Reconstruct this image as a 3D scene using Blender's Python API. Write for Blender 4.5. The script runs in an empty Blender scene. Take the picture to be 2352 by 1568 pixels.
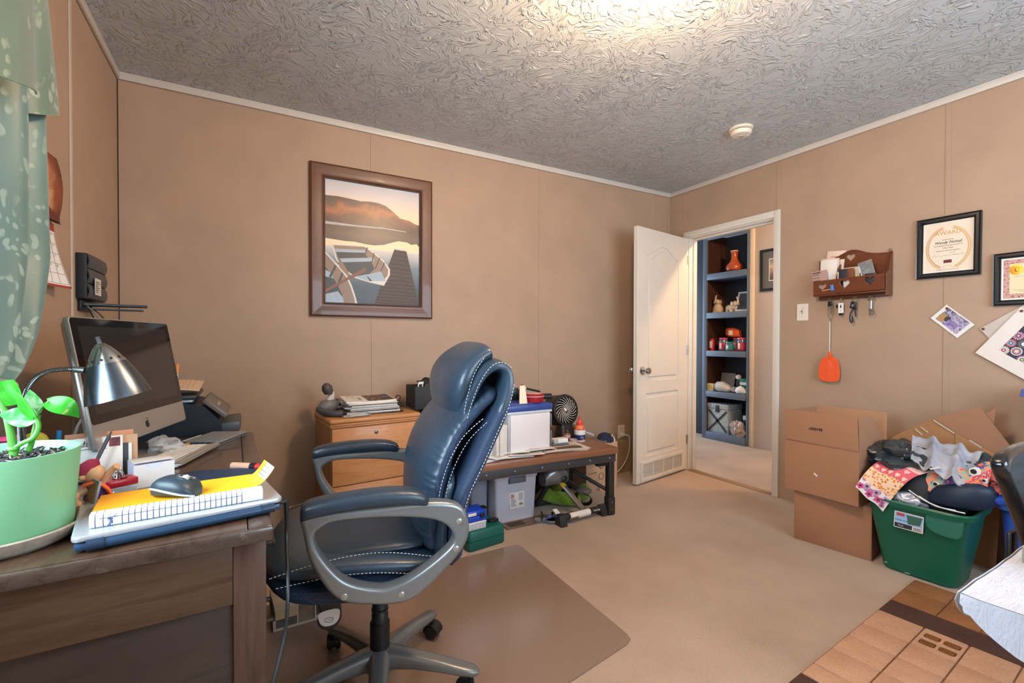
import bpy, bmesh, math, random
from mathutils import Vector, Matrix, noise

random.seed(7)
SC = bpy.context.scene
COL = SC.collection
PI = math.pi
R = math.radians

# ------------------------------------------------------------------ camera, world, lights, exposure
H_ROOM, YA, XB, XC, YF = 2.465, 2.9957, 3.3197, -0.5829, -0.95


def make_camera():
    f, yaw, pitch, roll, h, cy = 1066.4133, 1.0605, -0.0119, 0.0019, 1.1276, 11.0672
    v = Vector((math.cos(yaw) * math.cos(pitch), math.sin(yaw) * math.cos(pitch), math.sin(pitch)))
    r = Vector((math.sin(yaw), -math.cos(yaw), 0))
    u = r.cross(v)
    r, u = r * math.cos(roll) + u * math.sin(roll), u * math.cos(roll) - r * math.sin(roll)
    cd = bpy.data.cameras.new('camera')
    cd.sensor_width = 36
    cd.lens = f / 2352 * 36
    cd.shift_y = cy / 2352
    cd.clip_start = 0.02
    o = bpy.data.objects.new('camera', cd)
    COL.objects.link(o)
    o.matrix_world = Matrix(((r.x, u.x, -v.x, 0), (r.y, u.y, -v.y, 0), (r.z, u.z, -v.z, h), (0, 0, 0, 1)))
    SC.camera = o


make_camera()

LAMP_STRENGTH = 158.0
LAMP_COLOR = (1.0, 0.67, 0.40)
LAMP_AT = (1.15, 1.075)
DAY = (0.70, 0.86, 1.0)


def area_light(name, loc, direction, sx, sy, power, color):
    ld = bpy.data.lights.new(name, 'AREA')
    ld.shape = 'RECTANGLE'
    ld.size, ld.size_y, ld.energy, ld.color = sx, sy, power, color
    o = bpy.data.objects.new(name, ld)
    COL.objects.link(o)
    o.location = loc
    o.rotation_euler = Vector(direction).to_track_quat('-Z', 'Y').to_euler()
    return o


def make_world():
    w = bpy.data.worlds.new('sky')
    SC.world = w
    w.use_nodes = True
    nt = w.node_tree
    bg = nt.nodes['Background']
    bg.inputs[0].default_value = (0.62, 0.80, 1.0, 1)
    bg.inputs[1].default_value = 2.2


make_world()
# daylight: one lamp just outside each window of the room, one outside the far end of the hall
area_light('daylight_left', (XC - 0.16, 0.98, 1.40), (1, 0.10, -0.10), 1.15, 1.05, 46, DAY)
area_light('daylight_front', (1.75, YF - 0.16, 1.40), (0, 1, -0.06), 1.9, 1.15, 46, DAY)
area_light('daylight_hall', (4.05, 5.35, 1.25), (0, -1, -0.05), 1.1, 1.7, 26, (0.62, 0.80, 1.0))

SC.view_settings.view_transform = 'Standard'
SC.view_settings.look = 'None'
SC.view_settings.gamma = 1.0
SC.view_settings.use_curve_mapping = False
SC.view_settings.exposure = 0.66

# ------------------------------------------------------------------ materials


def lin(c):
    if isinstance(c, str):
        c = c.lstrip('#')
        c = [int(c[i:i + 2], 16) / 255 for i in (0, 2, 4)]
    return tuple((x / 12.92 if x <= 0.04045 else ((x + 0.055) / 1.055) ** 2.4) for x in c) + (1.0,)


MATS = {}


class NT:
    def __init__(s, name):
        s.m = bpy.data.materials.new(name)
        s.m.use_nodes = True
        s.t = s.m.node_tree
        s.b = s.t.nodes['Principled BSDF']
        s.tc = None

    def n(s, typ, **kw):
        x = s.t.nodes.new(typ)
        for k, v in kw.items():
            if k.startswith('i_'):
                k = k[2:]
                x.inputs[int(k) if k.isdigit() else k.replace('_', ' ')].default_value = v
            else:
                setattr(x, k, v)
        return x

    def l(s, a, b):
        s.t.links.new(a, b)

    def coord(s, kind='Object'):
        if s.tc is None:
            s.tc = s.n('ShaderNodeTexCoord')
        return s.tc.outputs[kind]

    def mapping(s, scale=(1, 1, 1), rot=(0, 0, 0), src=None):
        mp = s.n('ShaderNodeMapping')
        mp.inputs['Scale'].default_value = scale
        mp.inputs['Rotation'].default_value = rot
        s.l(src or s.coord(), mp.inputs['Vector'])
        return mp.outputs[0]

    def noise(s, scale, detail=3, rough=0.5, vec=None, dist=0.0):
        x = s.n('ShaderNodeTexNoise')
        x.inputs['Scale'].default_value = scale
        x.inputs['Detail'].default_value = detail
        x.inputs['Roughness'].default_value = rough
        x.inputs['Distortion'].default_value = dist
        s.l(vec or s.coord(), x.inputs['Vector'])
        return x.outputs[0]

    def ramp(s, fac, stops, interp='LINEAR'):
        r = s.n('ShaderNodeValToRGB')
        r.color_ramp.interpolation = interp
        els = r.color_ramp.elements
        while len(els) < len(stops):
            els.new(0.5)
        for e, (p, c) in zip(els, stops):
            e.position = p
            e.color = lin(c) if isinstance(c, str) else (c, c, c, 1)
        s.l(fac, r.inputs[0])
        return r.outputs[0]

    def mix(s, fac, a, b):
        x = s.n('ShaderNodeMix', data_type='RGBA')
        for k, v in ((0, fac), (6, a), (7, b)):
            if hasattr(v, 'links'):
                s.l(v, x.inputs[k])
            else:
                x.inputs[k].default_value = lin(v) if isinstance(v, str) else v
        return x.outputs[2]

    def math(s, op, a, b=0.0):
        x = s.n('ShaderNodeMath', operation=op)
        for k, v in ((0, a), (1, b)):
            if hasattr(v, 'links'):
                s.l(v, x.inputs[k])
            else:
                x.inputs[k].default_value = v
        return x.outputs[0]

    def bump(s, h, strength=0.3, dist=0.01):
        x = s.n('ShaderNodeBump')
        x.inputs['Strength'].default_value = strength
        x.inputs['Distance'].default_value = dist
        s.l(h, x.inputs['Height'])
        s.l(x.outputs[0], s.b.inputs['Normal'])

    def col(s, c):
        s.l(c, s.b.inputs['Base Color'])


def M(name, color, rough=0.5, metal=0.0, var=0.0, vs=8.0, bump=0.0, bs=60.0, coat=0.0, spec=None, alpha=1.0,
      trans=0.0, emit=0.0, sheen=0.0):
    if name in MATS:
        return MATS[name]
    k = NT(name)
    c = lin(color)
    k.b.inputs['Roughness'].default_value = rough
    k.b.inputs['Metallic'].default_value = metal
    if spec is not None:
        k.b.inputs['Specular IOR Level'].default_value = spec
    if coat:
        k.b.inputs['Coat Weight'].default_value = coat
        k.b.inputs['Coat Roughness'].default_value = 0.12
    if sheen:
        k.b.inputs['Sheen Weight'].default_value = sheen
    k.b.inputs['Alpha'].default_value = alpha
    if trans:
        k.b.inputs['Transmission Weight'].default_value = trans
        k.b.inputs['IOR'].default_value = 1.3
    if emit:
        k.b.inputs['Emission Color'].default_value = c
        k.b.inputs['Emission Strength'].default_value = emit
    # every material keeps a faint procedural mottling, stronger where var is given
    v = max(var, 0.025)
    f = k.noise(vs, 4, 0.6)
    lo = tuple(x * (1 - v) for x in c[:3]) + (1,)
    hi = tuple(min(1, x * (1 + v)) for x in c[:3]) + (1,)
    f2 = k.ramp(f, [(0.3, 0.0), (0.7, 1.0)])
    k.col(k.mix(f2, lo, hi))
    if bump:
        k.bump(k.noise(bs, 3, 0.6), bump, 0.004)
    MATS[name] = k.m
    return k.m


def wood(name, c1, c2, rough=0.4, axis='x', freq=9.0, scale=1.0, bump=0.05, coat=0.0, wear=None):
    if name in MATS:
        return MATS[name]
    k = NT(name)
    s = {'x': (1.2, 14, 14), 'y': (14, 1.2, 14), 'z': (14, 14, 1.2)}[axis]
    vec = k.mapping(tuple(q * scale for q in s))
    f = k.noise(freq / 6, 5, 0.62, vec, 0.8)
    g = k.noise(freq, 3, 0.7, k.mapping(tuple(q * scale * 2.2 for q in s)))
    h = k.math('ADD', k.math('MULTIPLY', f, 0.75), k.math('MULTIPLY', g, 0.25))
    c = k.ramp(h, [(0.36, c2), (0.5, c1), (0.62, c2)])
    if wear:
        wf = k.ramp(k.noise(7.0, 6, 0.75), [(0.56, 0.0), (0.72, 1.0)])
        c = k.mix(wf, c, wear)
    k.col(c)
    k.b.inputs['Roughness'].default_value = rough
    if coat:
        k.b.inputs['Coat Weight'].default_value = coat
    k.bump(h, bump, 0.003)
    MATS[name] = k.m
    return k.m


def mat_wall():
    k = NT('tan_wall_vinyl')
    f = k.noise(3.0, 5, 0.6)
    k.col(k.mix(k.ramp(f, [(0.35, 0.0), (0.65, 1.0)]), '#a98f79', '#b1967f'))
    g = k.noise(1.0, 2, 0.6, k.mapping((260, 260, 60)))
    g2 = k.noise(1.0, 2, 0.6, k.mapping((40, 40, 420)))
    k.bump(k.math('ADD', g, g2), 0.10, 0.002)
    k.b.inputs['Roughness'].default_value = 0.55
    return k.m


def mat_ceiling():
    k = NT('stomp_texture_ceiling')
    wob = k.n('ShaderNodeTexNoise', i_Scale=5.0, i_Detail=2.0)
    k.l(k.coord(), wob.inputs['Vector'])
    add = k.n('ShaderNodeVectorMath', operation='MULTIPLY_ADD')
    add.inputs[1].default_value = (0.22, 0.22, 0)
    k.l(wob.outputs[1], add.inputs[0])
    k.l(k.coord(), add.inputs[2])
    hs = []
    for sc, s1, s2, off in ((7.5, 52, 13, 0.0), (9.5, 80, 18, 3.3)):
        off_n = k.n('ShaderNodeVectorMath', operation='ADD')
        off_n.inputs[1].default_value = (off, off * 0.7, 0)
        k.l(add.outputs[0], off_n.inputs[0])
        vo = k.n('ShaderNodeTexVoronoi', voronoi_dimensions='2D', i_Scale=sc)
        k.l(off_n.outputs[0], vo.inputs['Vector'])
        sep = k.n('ShaderNodeSeparateColor')
        k.l(vo.outputs['Color'], sep.inputs[0])
        ang = k.math('MULTIPLY', sep.outputs[0], 6.283)
        rot = k.n('ShaderNodeVectorRotate', rotation_type='Z_AXIS')
        k.l(off_n.outputs[0], rot.inputs['Vector'])
        k.l(ang, rot.inputs['Angle'])
        nz = k.noise(1.0, 2.0, 0.55, k.mapping((s1, s2, 1), src=rot.outputs[0]), 0.5)
        hs.append(k.ramp(nz, [(0.54, 0.0), (0.62, 1.0)]))
    h = k.math('MAXIMUM', hs[0], k.math('MULTIPLY', hs[1], 0.7))
    patch = k.ramp(k.noise(2.6, 2), [(0.30, 0.65), (0.6, 1.0)])
    h = k.math('MULTIPLY', h, patch)
    k.b.inputs['Base Color'].default_value = lin('#c0c3c4')
    k.b.inputs['Roughness'].default_value = 0.6
    k.bump(h, 0.85, 0.008)
    return k.m


def mat_carpet(name, c1, c2, scale=1.0):
    k = NT(name)
    big = k.noise(1.6 * scale, 3, 0.6)
    fine = k.noise(240 * scale, 2, 0.7)
    f = k.math('ADD', k.math('MULTIPLY', big, 0.6), k.math('MULTIPLY', fine, 0.4))
    k.col(k.ramp(f, [(0.38, c2), (0.62, c1)]))
    k.b.inputs['Roughness'].default_value = 0.95
    k.b.inputs['Sheen Weight'].default_value = 0.25
    k.bump(k.math('ADD', fine, k.noise(90 * scale, 2)), 0.55, 0.006)
    return k.m


def mat_damask(name, base, light, dark):
    k = NT(name)
    vo = k.n('ShaderNodeTexVoronoi', feature='SMOOTH_F1', i_Scale=46.0, i_Smoothness=0.15)
    nz = k.n('ShaderNodeTexNoise', i_Scale=7.0, i_Detail=2.0)
    k.l(k.coord(), nz.inputs['Vector'])
    ma = k.n('ShaderNodeVectorMath', operation='MULTIPLY_ADD')
    ma.inputs[1].default_value = (0.12, 0.12, 0.12)
    k.l(nz.outputs[1], ma.inputs[0])
    k.l(k.mapping((1, 1, 0.6)), ma.inputs[2])
    k.l(ma.outputs[0], vo.inputs['Vector'])
    cl = k.ramp(k.noise(9.0, 2, 0.5), [(0.48, 0.0), (0.54, 1.0)])
    petals = k.ramp(vo.outputs['Distance'], [(0.33, 1.0), (0.42, 0.0)])
    f = k.math('MULTIPLY', cl, petals)
    c = k.mix(k.ramp(k.noise(2.0, 2), [(0.4, 0.0), (0.6, 1.0)]), base, dark)
    k.col(k.mix(f, c, light))
    k.b.inputs['Roughness'].default_value = 0.42
    k.b.inputs['Sheen Weight'].default_value = 0.4
    k.bump(f, 0.15, 0.004)
    MATS[name] = k.m
    return k.m


def mat_dots(name, base, dot, scale=40.0, r=0.3, dot2=None, rough=0.8, soft=0.06):
    """Small printed motifs scattered on cloth or paper."""
    if name in MATS:
        return MATS[name]
    k = NT(name)
    vo = k.n('ShaderNodeTexVoronoi', i_Scale=scale)
    k.l(k.coord(), vo.inputs['Vector'])
    f = k.ramp(vo.outputs['Distance'], [(r, 1.0), (r + soft, 0.0)])
    c = k.mix(f, base, dot)
    if dot2:
        f2 = k.ramp(vo.outputs['Distance'], [(r * 0.35, 1.0), (r * 0.35 + soft, 0.0)])
        c = k.mix(f2, c, dot2)
    k.col(c)
    k.b.inputs['Roughness'].default_value = rough
    MATS[name] = k.m
    return k.m


def mat_multi(name, cols, scale=6.0, rough=0.8, dist=1.0):
    """A print of several colours in irregular blotches."""
    if name in MATS:
        return MATS[name]
    k = NT(name)
    f = k.noise(scale, 4, 0.6, None, dist)
    n = len(cols)
    k.col(k.ramp(f, [(0.3 + 0.4 * i / max(1, n - 1), c) for i, c in enumerate(cols)], 'CONSTANT' if n > 3 else 'LINEAR'))
    k.b.inputs['Roughness'].default_value = rough
    MATS[name] = k.m
    return k.m


def mat_grad(name, stops, axis='y', lo=0.0, hi=1.0, rough=0.4, nz=0.0, ns=8.0):
    """A printed colour gradient across a picture (print colour, not light)."""
    k = NT(name)
    sep = k.n('ShaderNodeSeparateXYZ')
    k.l(k.coord(), sep.inputs[0])
    mr = k.n('ShaderNodeMapRange')
    mr.inputs['From Min'].default_value = lo
    mr.inputs['From Max'].default_value = hi
    k.l(sep.outputs['XYZ'.index(axis.upper())], mr.inputs[0])
    f = mr.outputs[0]
    if nz:
        f = k.math('ADD', f, k.math('MULTIPLY', k.math('SUBTRACT', k.noise(ns, 4, 0.6), 0.5), nz))
    k.col(k.ramp(f, stops))
    k.b.inputs['Roughness'].default_value = rough
    return k.m


def mat_mesh(name, c1, c2, scale=260.0):
    """Fine woven mesh cloth."""
    if name in MATS:
        return MATS[name]
    k = NT(name)
    vo = k.n('ShaderNodeTexVoronoi', i_Scale=scale, i_Randomness=0.15)
    k.l(k.coord(), vo.inputs['Vector'])
    f = k.ramp(vo.outputs['Distance'], [(0.25, 0.0), (0.45, 1.0)])
    k.col(k.mix(f, c2, c1))
    k.b.inputs['Roughness'].default_value = 0.6
    k.bump(f, 0.5, 0.002)
    MATS[name] = k.m
    return k.m


# ------------------------------------------------------------------ geometry helpers
I4 = Matrix.Identity(4)


def T(x, y, z):
    return Matrix.Translation((x, y, z))


def RZ(d):
    return Matrix.Rotation(R(d), 4, 'Z')


def RX(d):
    return Matrix.Rotation(R(d), 4, 'X')


def RY(d):
    return Matrix.Rotation(R(d), 4, 'Y')


def frame(o, x, y, z):
    """Matrix with origin o and axes x, y, z."""
    x, y, z = Vector(x).normalized(), Vector(y).normalized(), Vector(z).normalized()
    return Matrix(((x.x, y.x, z.x, o[0]), (x.y, y.y, z.y, o[1]), (x.z, y.z, z.z, o[2]), (0, 0, 0, 1)))


def on_back(x, z, off=0.0):      # local x right, y up, z out of the wall into the room
    return frame((x, YA - off, z), (1, 0, 0), (0, 0, 1), (0, -1, 0))


def on_right(y, z, off=0.0):
    return frame((XB - off, y, z), (0, -1, 0), (0, 0, 1), (-1, 0, 0))


def on_left(y, z, off=0.0):
    return frame((XC + off, y, z), (0, 1, 0), (0, 0, 1), (1, 0, 0))


def smooth_pts(pts, n=6, closed=True):
    P = [Vector(p) for p in pts]
    out = []
    N = len(P)
    for i in range(N if closed else N - 1):
        a, b, c, d = (P[(i - 1) % N], P[i], P[(i + 1) % N], P[(i + 2) % N]) if closed else \
            (P[max(i - 1, 0)], P[i], P[i + 1], P[min(i + 2, N - 1)])
        for j in range(n):
            t = j / n
            out.append(0.5 * ((2 * b) + (c - a) * t + (2 * a - 5 * b + 4 * c - d) * t * t + (3 * b - a - 3 * c + d) * t ** 3))
    if not closed:
        out.append(P[-1])
    return out


def rrect(x0, y0, x1, y1, r=0.01, n=4):
    pts = []
    for cx, cy, a0 in ((x1 - r, y1 - r, 0), (x0 + r, y1 - r, 90), (x0 + r, y0 + r, 180), (x1 - r, y0 + r, 270)):
        for i in range(n + 1):
            a = R(a0 + 90 * i / n)
            pts.append((cx + r * math.cos(a), cy + r * math.sin(a)))
    return pts


def heart(cx, cy, s):
    pts = []
    for i in range(22):
        t = 2 * PI * i / 22
        pts.append((cx + s * 0.95 * math.sin(t) ** 3, cy + s * 0.062 * (13 * math.cos(t) - 5 * math.cos(2 * t) - 2 * math.cos(3 * t) - math.cos(4 * t))))
    return pts


def circ(cx, cy, r, n=16, ry=None):
    return [(cx + r * math.cos(2 * PI * i / n), cy + (ry or r) * math.sin(2 * PI * i / n)) for i in range(n)]


class G:
    """Collects geometry that becomes ONE mesh object."""

    def __init__(s):
        s.v, s.f, s.mi = [], [], []

    def add(s, verts, faces, m=0, X=None):
        b = len(s.v)
        s.v += [tuple(X @ Vector(p)) for p in verts] if X is not None else [tuple(p) for p in verts]
        s.f += [tuple(i + b for i in fc) for fc in faces]
        s.mi += [m] * len(faces) if isinstance(m, int) else list(m)
        return s

    def bm(s, bm, m=0, X=None):
        bm.verts.index_update()
        s.add([v.co for v in bm.verts], [[v.index for v in f.verts] for f in bm.faces], m, X)
        bm.free()
        return s

    def mesh(s, me, m=0, X=None):
        return s.add([v.co for v in me.vertices], [tuple(p.vertices) for p in me.polygons], m, X)

    def box(s, x0, y0, z0, x1, y1, z1, bev=0.0, m=0, X=None, seg=2):
        b = bmesh.new()
        bmesh.ops.create_cube(b, size=1)
        sx, sy, sz = abs(x1 - x0), abs(y1 - y0), abs(z1 - z0)
        bmesh.ops.scale(b, vec=(sx, sy, sz), verts=b.verts)
        bmesh.ops.translate(b, vec=((x0 + x1) / 2, (y0 + y1) / 2, (z0 + z1) / 2), verts=b.verts)
        bev = min(bev, min(sx, sy, sz) * 0.49)
        if bev > 0:
            bmesh.ops.bevel(b, geom=list(b.edges), offset=bev, segments=seg, affect='EDGES', profile=0.5)
        return s.bm(b, m, X)

    def rings(s, rings, m=0, X=None, closed_u=True, caps=True, closed_v=False):
        n = len(rings[0])
        vs = [p for r in rings for p in r]
        fs = []
        K = len(rings)
        for j in range(K if closed_v else K - 1):
            for i in range(n if closed_u else n - 1):
                a, b_ = j * n + i, j * n + (i + 1) % n
                j2 = (j + 1) % K
                fs.append((a, b_, j2 * n + (i + 1) % n, j2 * n + i))
        if caps and closed_u and not closed_v:
            fs.append(tuple(reversed(range(n))))
            fs.append(tuple(range((K - 1) * n, K * n)))
        return s.add(vs, fs, m, X)

    def cyl(s, p0, p1, r0, r1=None, n=14, m=0, X=None, caps=True):
        return s.tube([p0, p1], [r0, r0 if r1 is None else r1], n, m, X, caps=caps)

    def tube(s, pts, r, n=8, m=0, X=None, closed=False, caps=True, ry=None):
        P = [Vector(p) for p in pts]
        K = len(P)
        rad = r if isinstance(r, (list, tuple)) else [r] * K
        rings = []
        up = None
        for i in range(K):
            t = (P[(i + 1) % K] - P[i - 1]) if closed else (P[min(i + 1, K - 1)] - P[max(i - 1, 0)])
            t = t.normalized() if t.length > 1e-9 else Vector((0, 0, 1))
            if up is None:
                up = t.orthogonal().normalized() if abs(t.z) > 0.9 else Vector((0, 0, 1))
            side = t.cross(up)
            side = side.normalized() if side.length > 1e-6 else t.orthogonal().normalized()
            up = side.cross(t).normalized()
            k = (ry or 1.0)
            rings.append([P[i] + side * (rad[i] * math.cos(2 * PI * j / n)) + up * (rad[i] * k * math.sin(2 * PI * j / n)) for j in range(n)])
        return s.rings(rings, m, X, caps=caps, closed_v=closed)

    def lathe(s, prof, n=24, m=0, X=None, sx=1.0, sy=1.0, a0=0.0):
        rings = []
        for r, z in prof:
            r = max(r, 1e-4)
            rings.append([(r * sx * math.cos(a0 + 2 * PI * i / n), r * sy * math.sin(a0 + 2 * PI * i / n), z) for i in range(n)])
        return s.rings(rings, m, X)

    def ball(s, c, rx, ry=None, rz=None, n=14, m=0, X=None):
        ry, rz = ry or rx, rz or rx
        k = max(6, n // 2)
        rings = []
        for j in range(k + 1):
            a = -PI / 2 + PI * j / k
            q = max(math.cos(a), 1e-3)
            rings.append([(c[0] + rx * q * math.cos(2 * PI * i / n), c[1] + ry * q * math.sin(2 * PI * i / n), c[2] + rz * math.sin(a)) for i in range(n)])
        return s.rings(rings, m, X)

    def flat(s, poly, z=0.0, m=0, X=None):
        """A printed patch lying in the local x-y plane."""
        return s.add([(p[0], p[1], z) for p in poly], [tuple(range(len(poly)))], m, X)

    def prism(s, poly, z0, z1, m=0, X=None):
        n = len(poly)
        return s.rings([[(p[0], p[1], z0) for p in poly], [(p[0], p[1], z1) for p in poly]], m, X)

    def plate(s, loops, depth, bev=0.0, m=0, X=None, res=1):
        """Flat plate of thickness depth (z 0..depth) whose later loops are holes."""
        cu = bpy.data.curves.new('tmp', 'CURVE')
        cu.dimensions = '2D'
        cu.fill_mode = 'BOTH'
        cu.extrude = max(depth / 2 - bev, 1e-5)
        cu.bevel_depth = bev
        cu.bevel_resolution = res
        cu.offset = -bev
        for lp in loops:
            sp = cu.splines.new('POLY')
            sp.points.add(len(lp) - 1)
            for q, p in zip(sp.points, lp):
                q.co = (p[0], p[1], 0, 1)
            sp.use_cyclic_u = True
        o = bpy.data.objects.new('tmp', cu)
        me = o.to_mesh()
        s.mesh(me, m, (X or I4) @ T(0, 0, depth / 2))
        o.to_mesh_clear()
        bpy.data.objects.remove(o)
        bpy.data.curves.remove(cu)
        return s

    def text(s, body, size, X, m=0, shear=0.0, align='CENTER', offset=0.0):
        cu = bpy.data.curves.new('tmp', 'FONT')
        cu.body = body
        cu.size = size
        cu.align_x = align
        cu.align_y = 'CENTER'
        cu.resolution_u = 2
        cu.shear = shear
        cu.offset = offset
        o = bpy.data.objects.new('tmp', cu)
        me = o.to_mesh()
        s.mesh(me, m, X)
        o.to_mesh_clear()
        bpy.data.objects.remove(o)
        bpy.data.curves.remove(cu)
        return s

    def grid(s, fn, nu, nv, m=0, X=None, thick=0.0, mfn=None):
        P = [[Vector(fn(i / nu, j / nv)) for i in range(nu + 1)] for j in range(nv + 1)]
        vs = [p for row in P for p in row]
        w = nu + 1
        fs = [(j * w + i, j * w + i + 1, (j + 1) * w + i + 1, (j + 1) * w + i) for j in range(nv) for i in range(nu)]
        ms = [mfn((i + .5) / nu, (j + .5) / nv) for j in range(nv) for i in range(nu)] if mfn else [m] * len(fs)
        if thick:
            N = []
            for j in range(nv + 1):
                for i in range(nu + 1):
                    du = P[j][min(i + 1, nu)] - P[j][max(i - 1, 0)]
                    dv = P[min(j + 1, nv)][i] - P[max(j - 1, 0)][i]
                    c = du.cross(dv)
                    N.append(c.normalized() if c.length > 1e-12 else Vector((0, 0, 1)))
            k = len(vs)
            vs = vs + [p - q * thick for p, q in zip(vs, N)]
            fs2 = [tuple(reversed([i + k for i in f])) for f in fs]
            bd = [j * w for j in range(nv + 1)][::-1]
            ring = [i for i in range(w)] + [j * w + nu for j in range(1, nv + 1)] + [nv * w + i for i in range(nu - 1, -1, -1)] + [j * w for j in range(nv - 1, 0, -1)]
            side = [(ring[i], ring[i] + k, ring[(i + 1) % len(ring)] + k, ring[(i + 1) % len(ring)]) for i in range(len(ring))]
            ms = ms + ms + [ms[0]] * len(side)
            fs = fs + fs2 + side
        return s.add(vs, fs, ms, X)

    def loft(s, stations, n=20, m=0, X=None, mfn=None, caps=True):
        """stations: (centre, half-width vector, half-thickness vector, exponent, bow)."""
        rings = []
        for c, a, b, e, bow in stations:
            c, a, b = Vector(c), Vector(a), Vector(b)
            ring = []
            bn = b.normalized() if b.length > 1e-9 else Vector((0, 0, 0))
            for i in range(n):
                t = 2 * PI * i / n
                ct, st = math.cos(t), math.sin(t)
                u = math.copysign(abs(ct) ** (2 / e), ct)
                w = math.copysign(abs(st) ** (2 / e), st)
                ring.append(c + a * u + b * w + bn * bow * u * u)
            rings.append(ring)
        k0 = len(s.f)
        s.rings(rings, m, X, caps=caps)
        if mfn:
            for j in range(len(rings) - 1):
                for i in range(n):
                    s.mi[k0 + j * n + i] = mfn((j + .5) / (len(rings) - 1), 2 * PI * (i + .5) / n)
        return s

    def build(s, name, mats, parent=None, smooth=True, angle=40, X=None):
        me = bpy.data.meshes.new(name)
        me.from_pydata(s.v, [], s.f)
        mats = mats if isinstance(mats, (list, tuple)) else [mats]
        for mm in mats:
            me.materials.append(mm)
        me.polygons.foreach_set('material_index', s.mi)
        bm = bmesh.new()
        bm.from_mesh(me)
        bmesh.ops.recalc_face_normals(bm, faces=bm.faces)
        bm.to_mesh(me)
        bm.free()
        if smooth:
            me.polygons.foreach_set('use_smooth', [True] * len(me.polygons))
            me.set_sharp_from_angle(angle=R(angle))
        me.update()
        o = bpy.data.objects.new(name, me)
        COL.objects.link(o)
        if parent is not None:
            o.parent = parent
        if X is not None:
            o.matrix_local = X
        return o


def thing(name, label, cat, X=I4, group=None):
    o = bpy.data.objects.new(name, None)
    o.empty_display_size = 0.05
    COL.objects.link(o)
    o.matrix_world = X
    return tag(o, label, cat, group)


def tag(o, label, cat, group=None):
    o['label'] = label
    o['category'] = cat
    if group:
        o['group'] = group
    return o


def one(name, g, mats, label, cat, X=I4, group=None, **kw):
    """A thing that is a single mesh."""
    o = g.build(name, mats, **kw)
    o.matrix_world = X
    return tag(o, label, cat, group)


def struct(name, g, mats, parent=None, **kw):
    o = g.build(name, mats, parent, **kw)
    if parent is None:
        o['kind'] = 'structure'
    return o


def stuff(o):
    o['kind'] = 'stuff'
    return o


def dup(root, X, label=None, group=None, cat=None):
    """A copy of a thing, its parts and their sub-parts (mesh data shared)."""
    r = root.copy()
    COL.objects.link(r)
    r.matrix_world = X
    if label:
        r['label'] = label
    if group:
        r['group'] = group
    for ch in list(root.children):
        c = ch.copy()
        COL.objects.link(c)
        c.parent = r
        for g in list(ch.children):
            d = g.copy()
            COL.objects.link(d)
            d.parent = c
    return r

# ------------------------------------------------------------------ shared materials
WALL = mat_wall()
CEIL = mat_ceiling()
CARPET = mat_carpet('beige_carpet', '#c3ab95', '#aa917b')
HALLCARPET = mat_carpet('hall_carpet', '#b9a48c', '#8f7f70', 0.7)
WHITE = M('white_paint', '#dcd6cc', 0.35, bump=0.03, bs=300)
TRIMW = M('trim_white', '#cfc8c0', 0.4)
HALLW = M('hall_wall_paint', '#b3aca5', 0.5)
BLUEGREY = M('blue_grey_paint', '#5f6f86', 0.45)
DARKIN = wood('dark_shelf_interior', '#4a3027', '#38231c', 0.55, 'z')
BLACK = M('black_plastic', '#17191b', 0.4)
BLACKM = M('black_metal', '#1b1c1e', 0.35, 0.3)
DKGREY = M('dark_grey_plastic', '#3a3d40', 0.45)
GREY = M('grey_plastic', '#80868b', 0.45)
LTGREY = M('light_grey_plastic', '#b9bdc2', 0.4)
PAPER = M('white_paper', '#e9e6e2', 0.7)
CREAM = M('cream_paper', '#ecdcc4', 0.7)
INK = M('black_ink', '#1c1a1a', 0.6)
INKB = M('blue_ink', '#24386e', 0.6)
INKR = M('red_ink', '#9b2f2c', 0.6)
GOLD = M('gold_ink', '#c99a4e', 0.45, 0.3)
CHROME = M('chrome', '#c9ccd0', 0.14, 1.0)
STEEL = M('brushed_steel', '#aeb2b6', 0.3, 1.0)
ALU = M('aluminium', '#b9b6b2', 0.32, 0.75)
CARD = M('cardboard', '#a5785a', 0.75, var=0.05, vs=5, bump=0.04, bs=120)
CARDIN = M('cardboard_inside', '#b08463', 0.8, var=0.05)
RED = M('red_plastic', '#b02632', 0.3)
ORANGE = M('orange_plastic', '#f0642a', 0.4)
BLUE = M('blue_plastic', '#2b4fb4', 0.4)
NAVY = M('navy_plastic', '#26386f', 0.4)
GREENP = M('green_bin_plastic', '#0a6049', 0.38, var=0.04, bump=0.04, bs=400)
TEALP = M('teal_case_plastic', '#0c5f58', 0.45, bump=0.05, bs=300)


def clear_mat(name, color, rough=0.25, a=0.45):
    """Milky or clear plastic film and boxes: half see-through surface."""
    if name in MATS:
        return MATS[name]
    k = NT(name)
    k.b.inputs['Base Color'].default_value = lin(color)
    k.b.inputs['Roughness'].default_value = rough
    tr = k.n('ShaderNodeBsdfTransparent')
    mx = k.n('ShaderNodeMixShader')
    nz = k.noise(14, 3)
    k.l(k.math('ADD', k.math('MULTIPLY', nz, 0.12), a - 0.06), mx.inputs[0])
    k.l(tr.outputs[0], mx.inputs[1])
    k.l(k.b.outputs[0], mx.inputs[2])
    out = [n for n in k.t.nodes if n.type == 'OUTPUT_MATERIAL'][0]
    k.l(mx.outputs[0], out.inputs[0])
    MATS[name] = k.m
    return k.m


MILKY = clear_mat('milky_plastic', '#d4dae4', 0.3, 0.82)
CLEAR = clear_mat('clear_plastic', '#dfe6ea', 0.12, 0.35)
FILM = clear_mat('clear_film', '#e6ebee', 0.15, 0.5)
PANE = clear_mat('window_glass', '#eef4f8', 0.03, 0.08)

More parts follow.
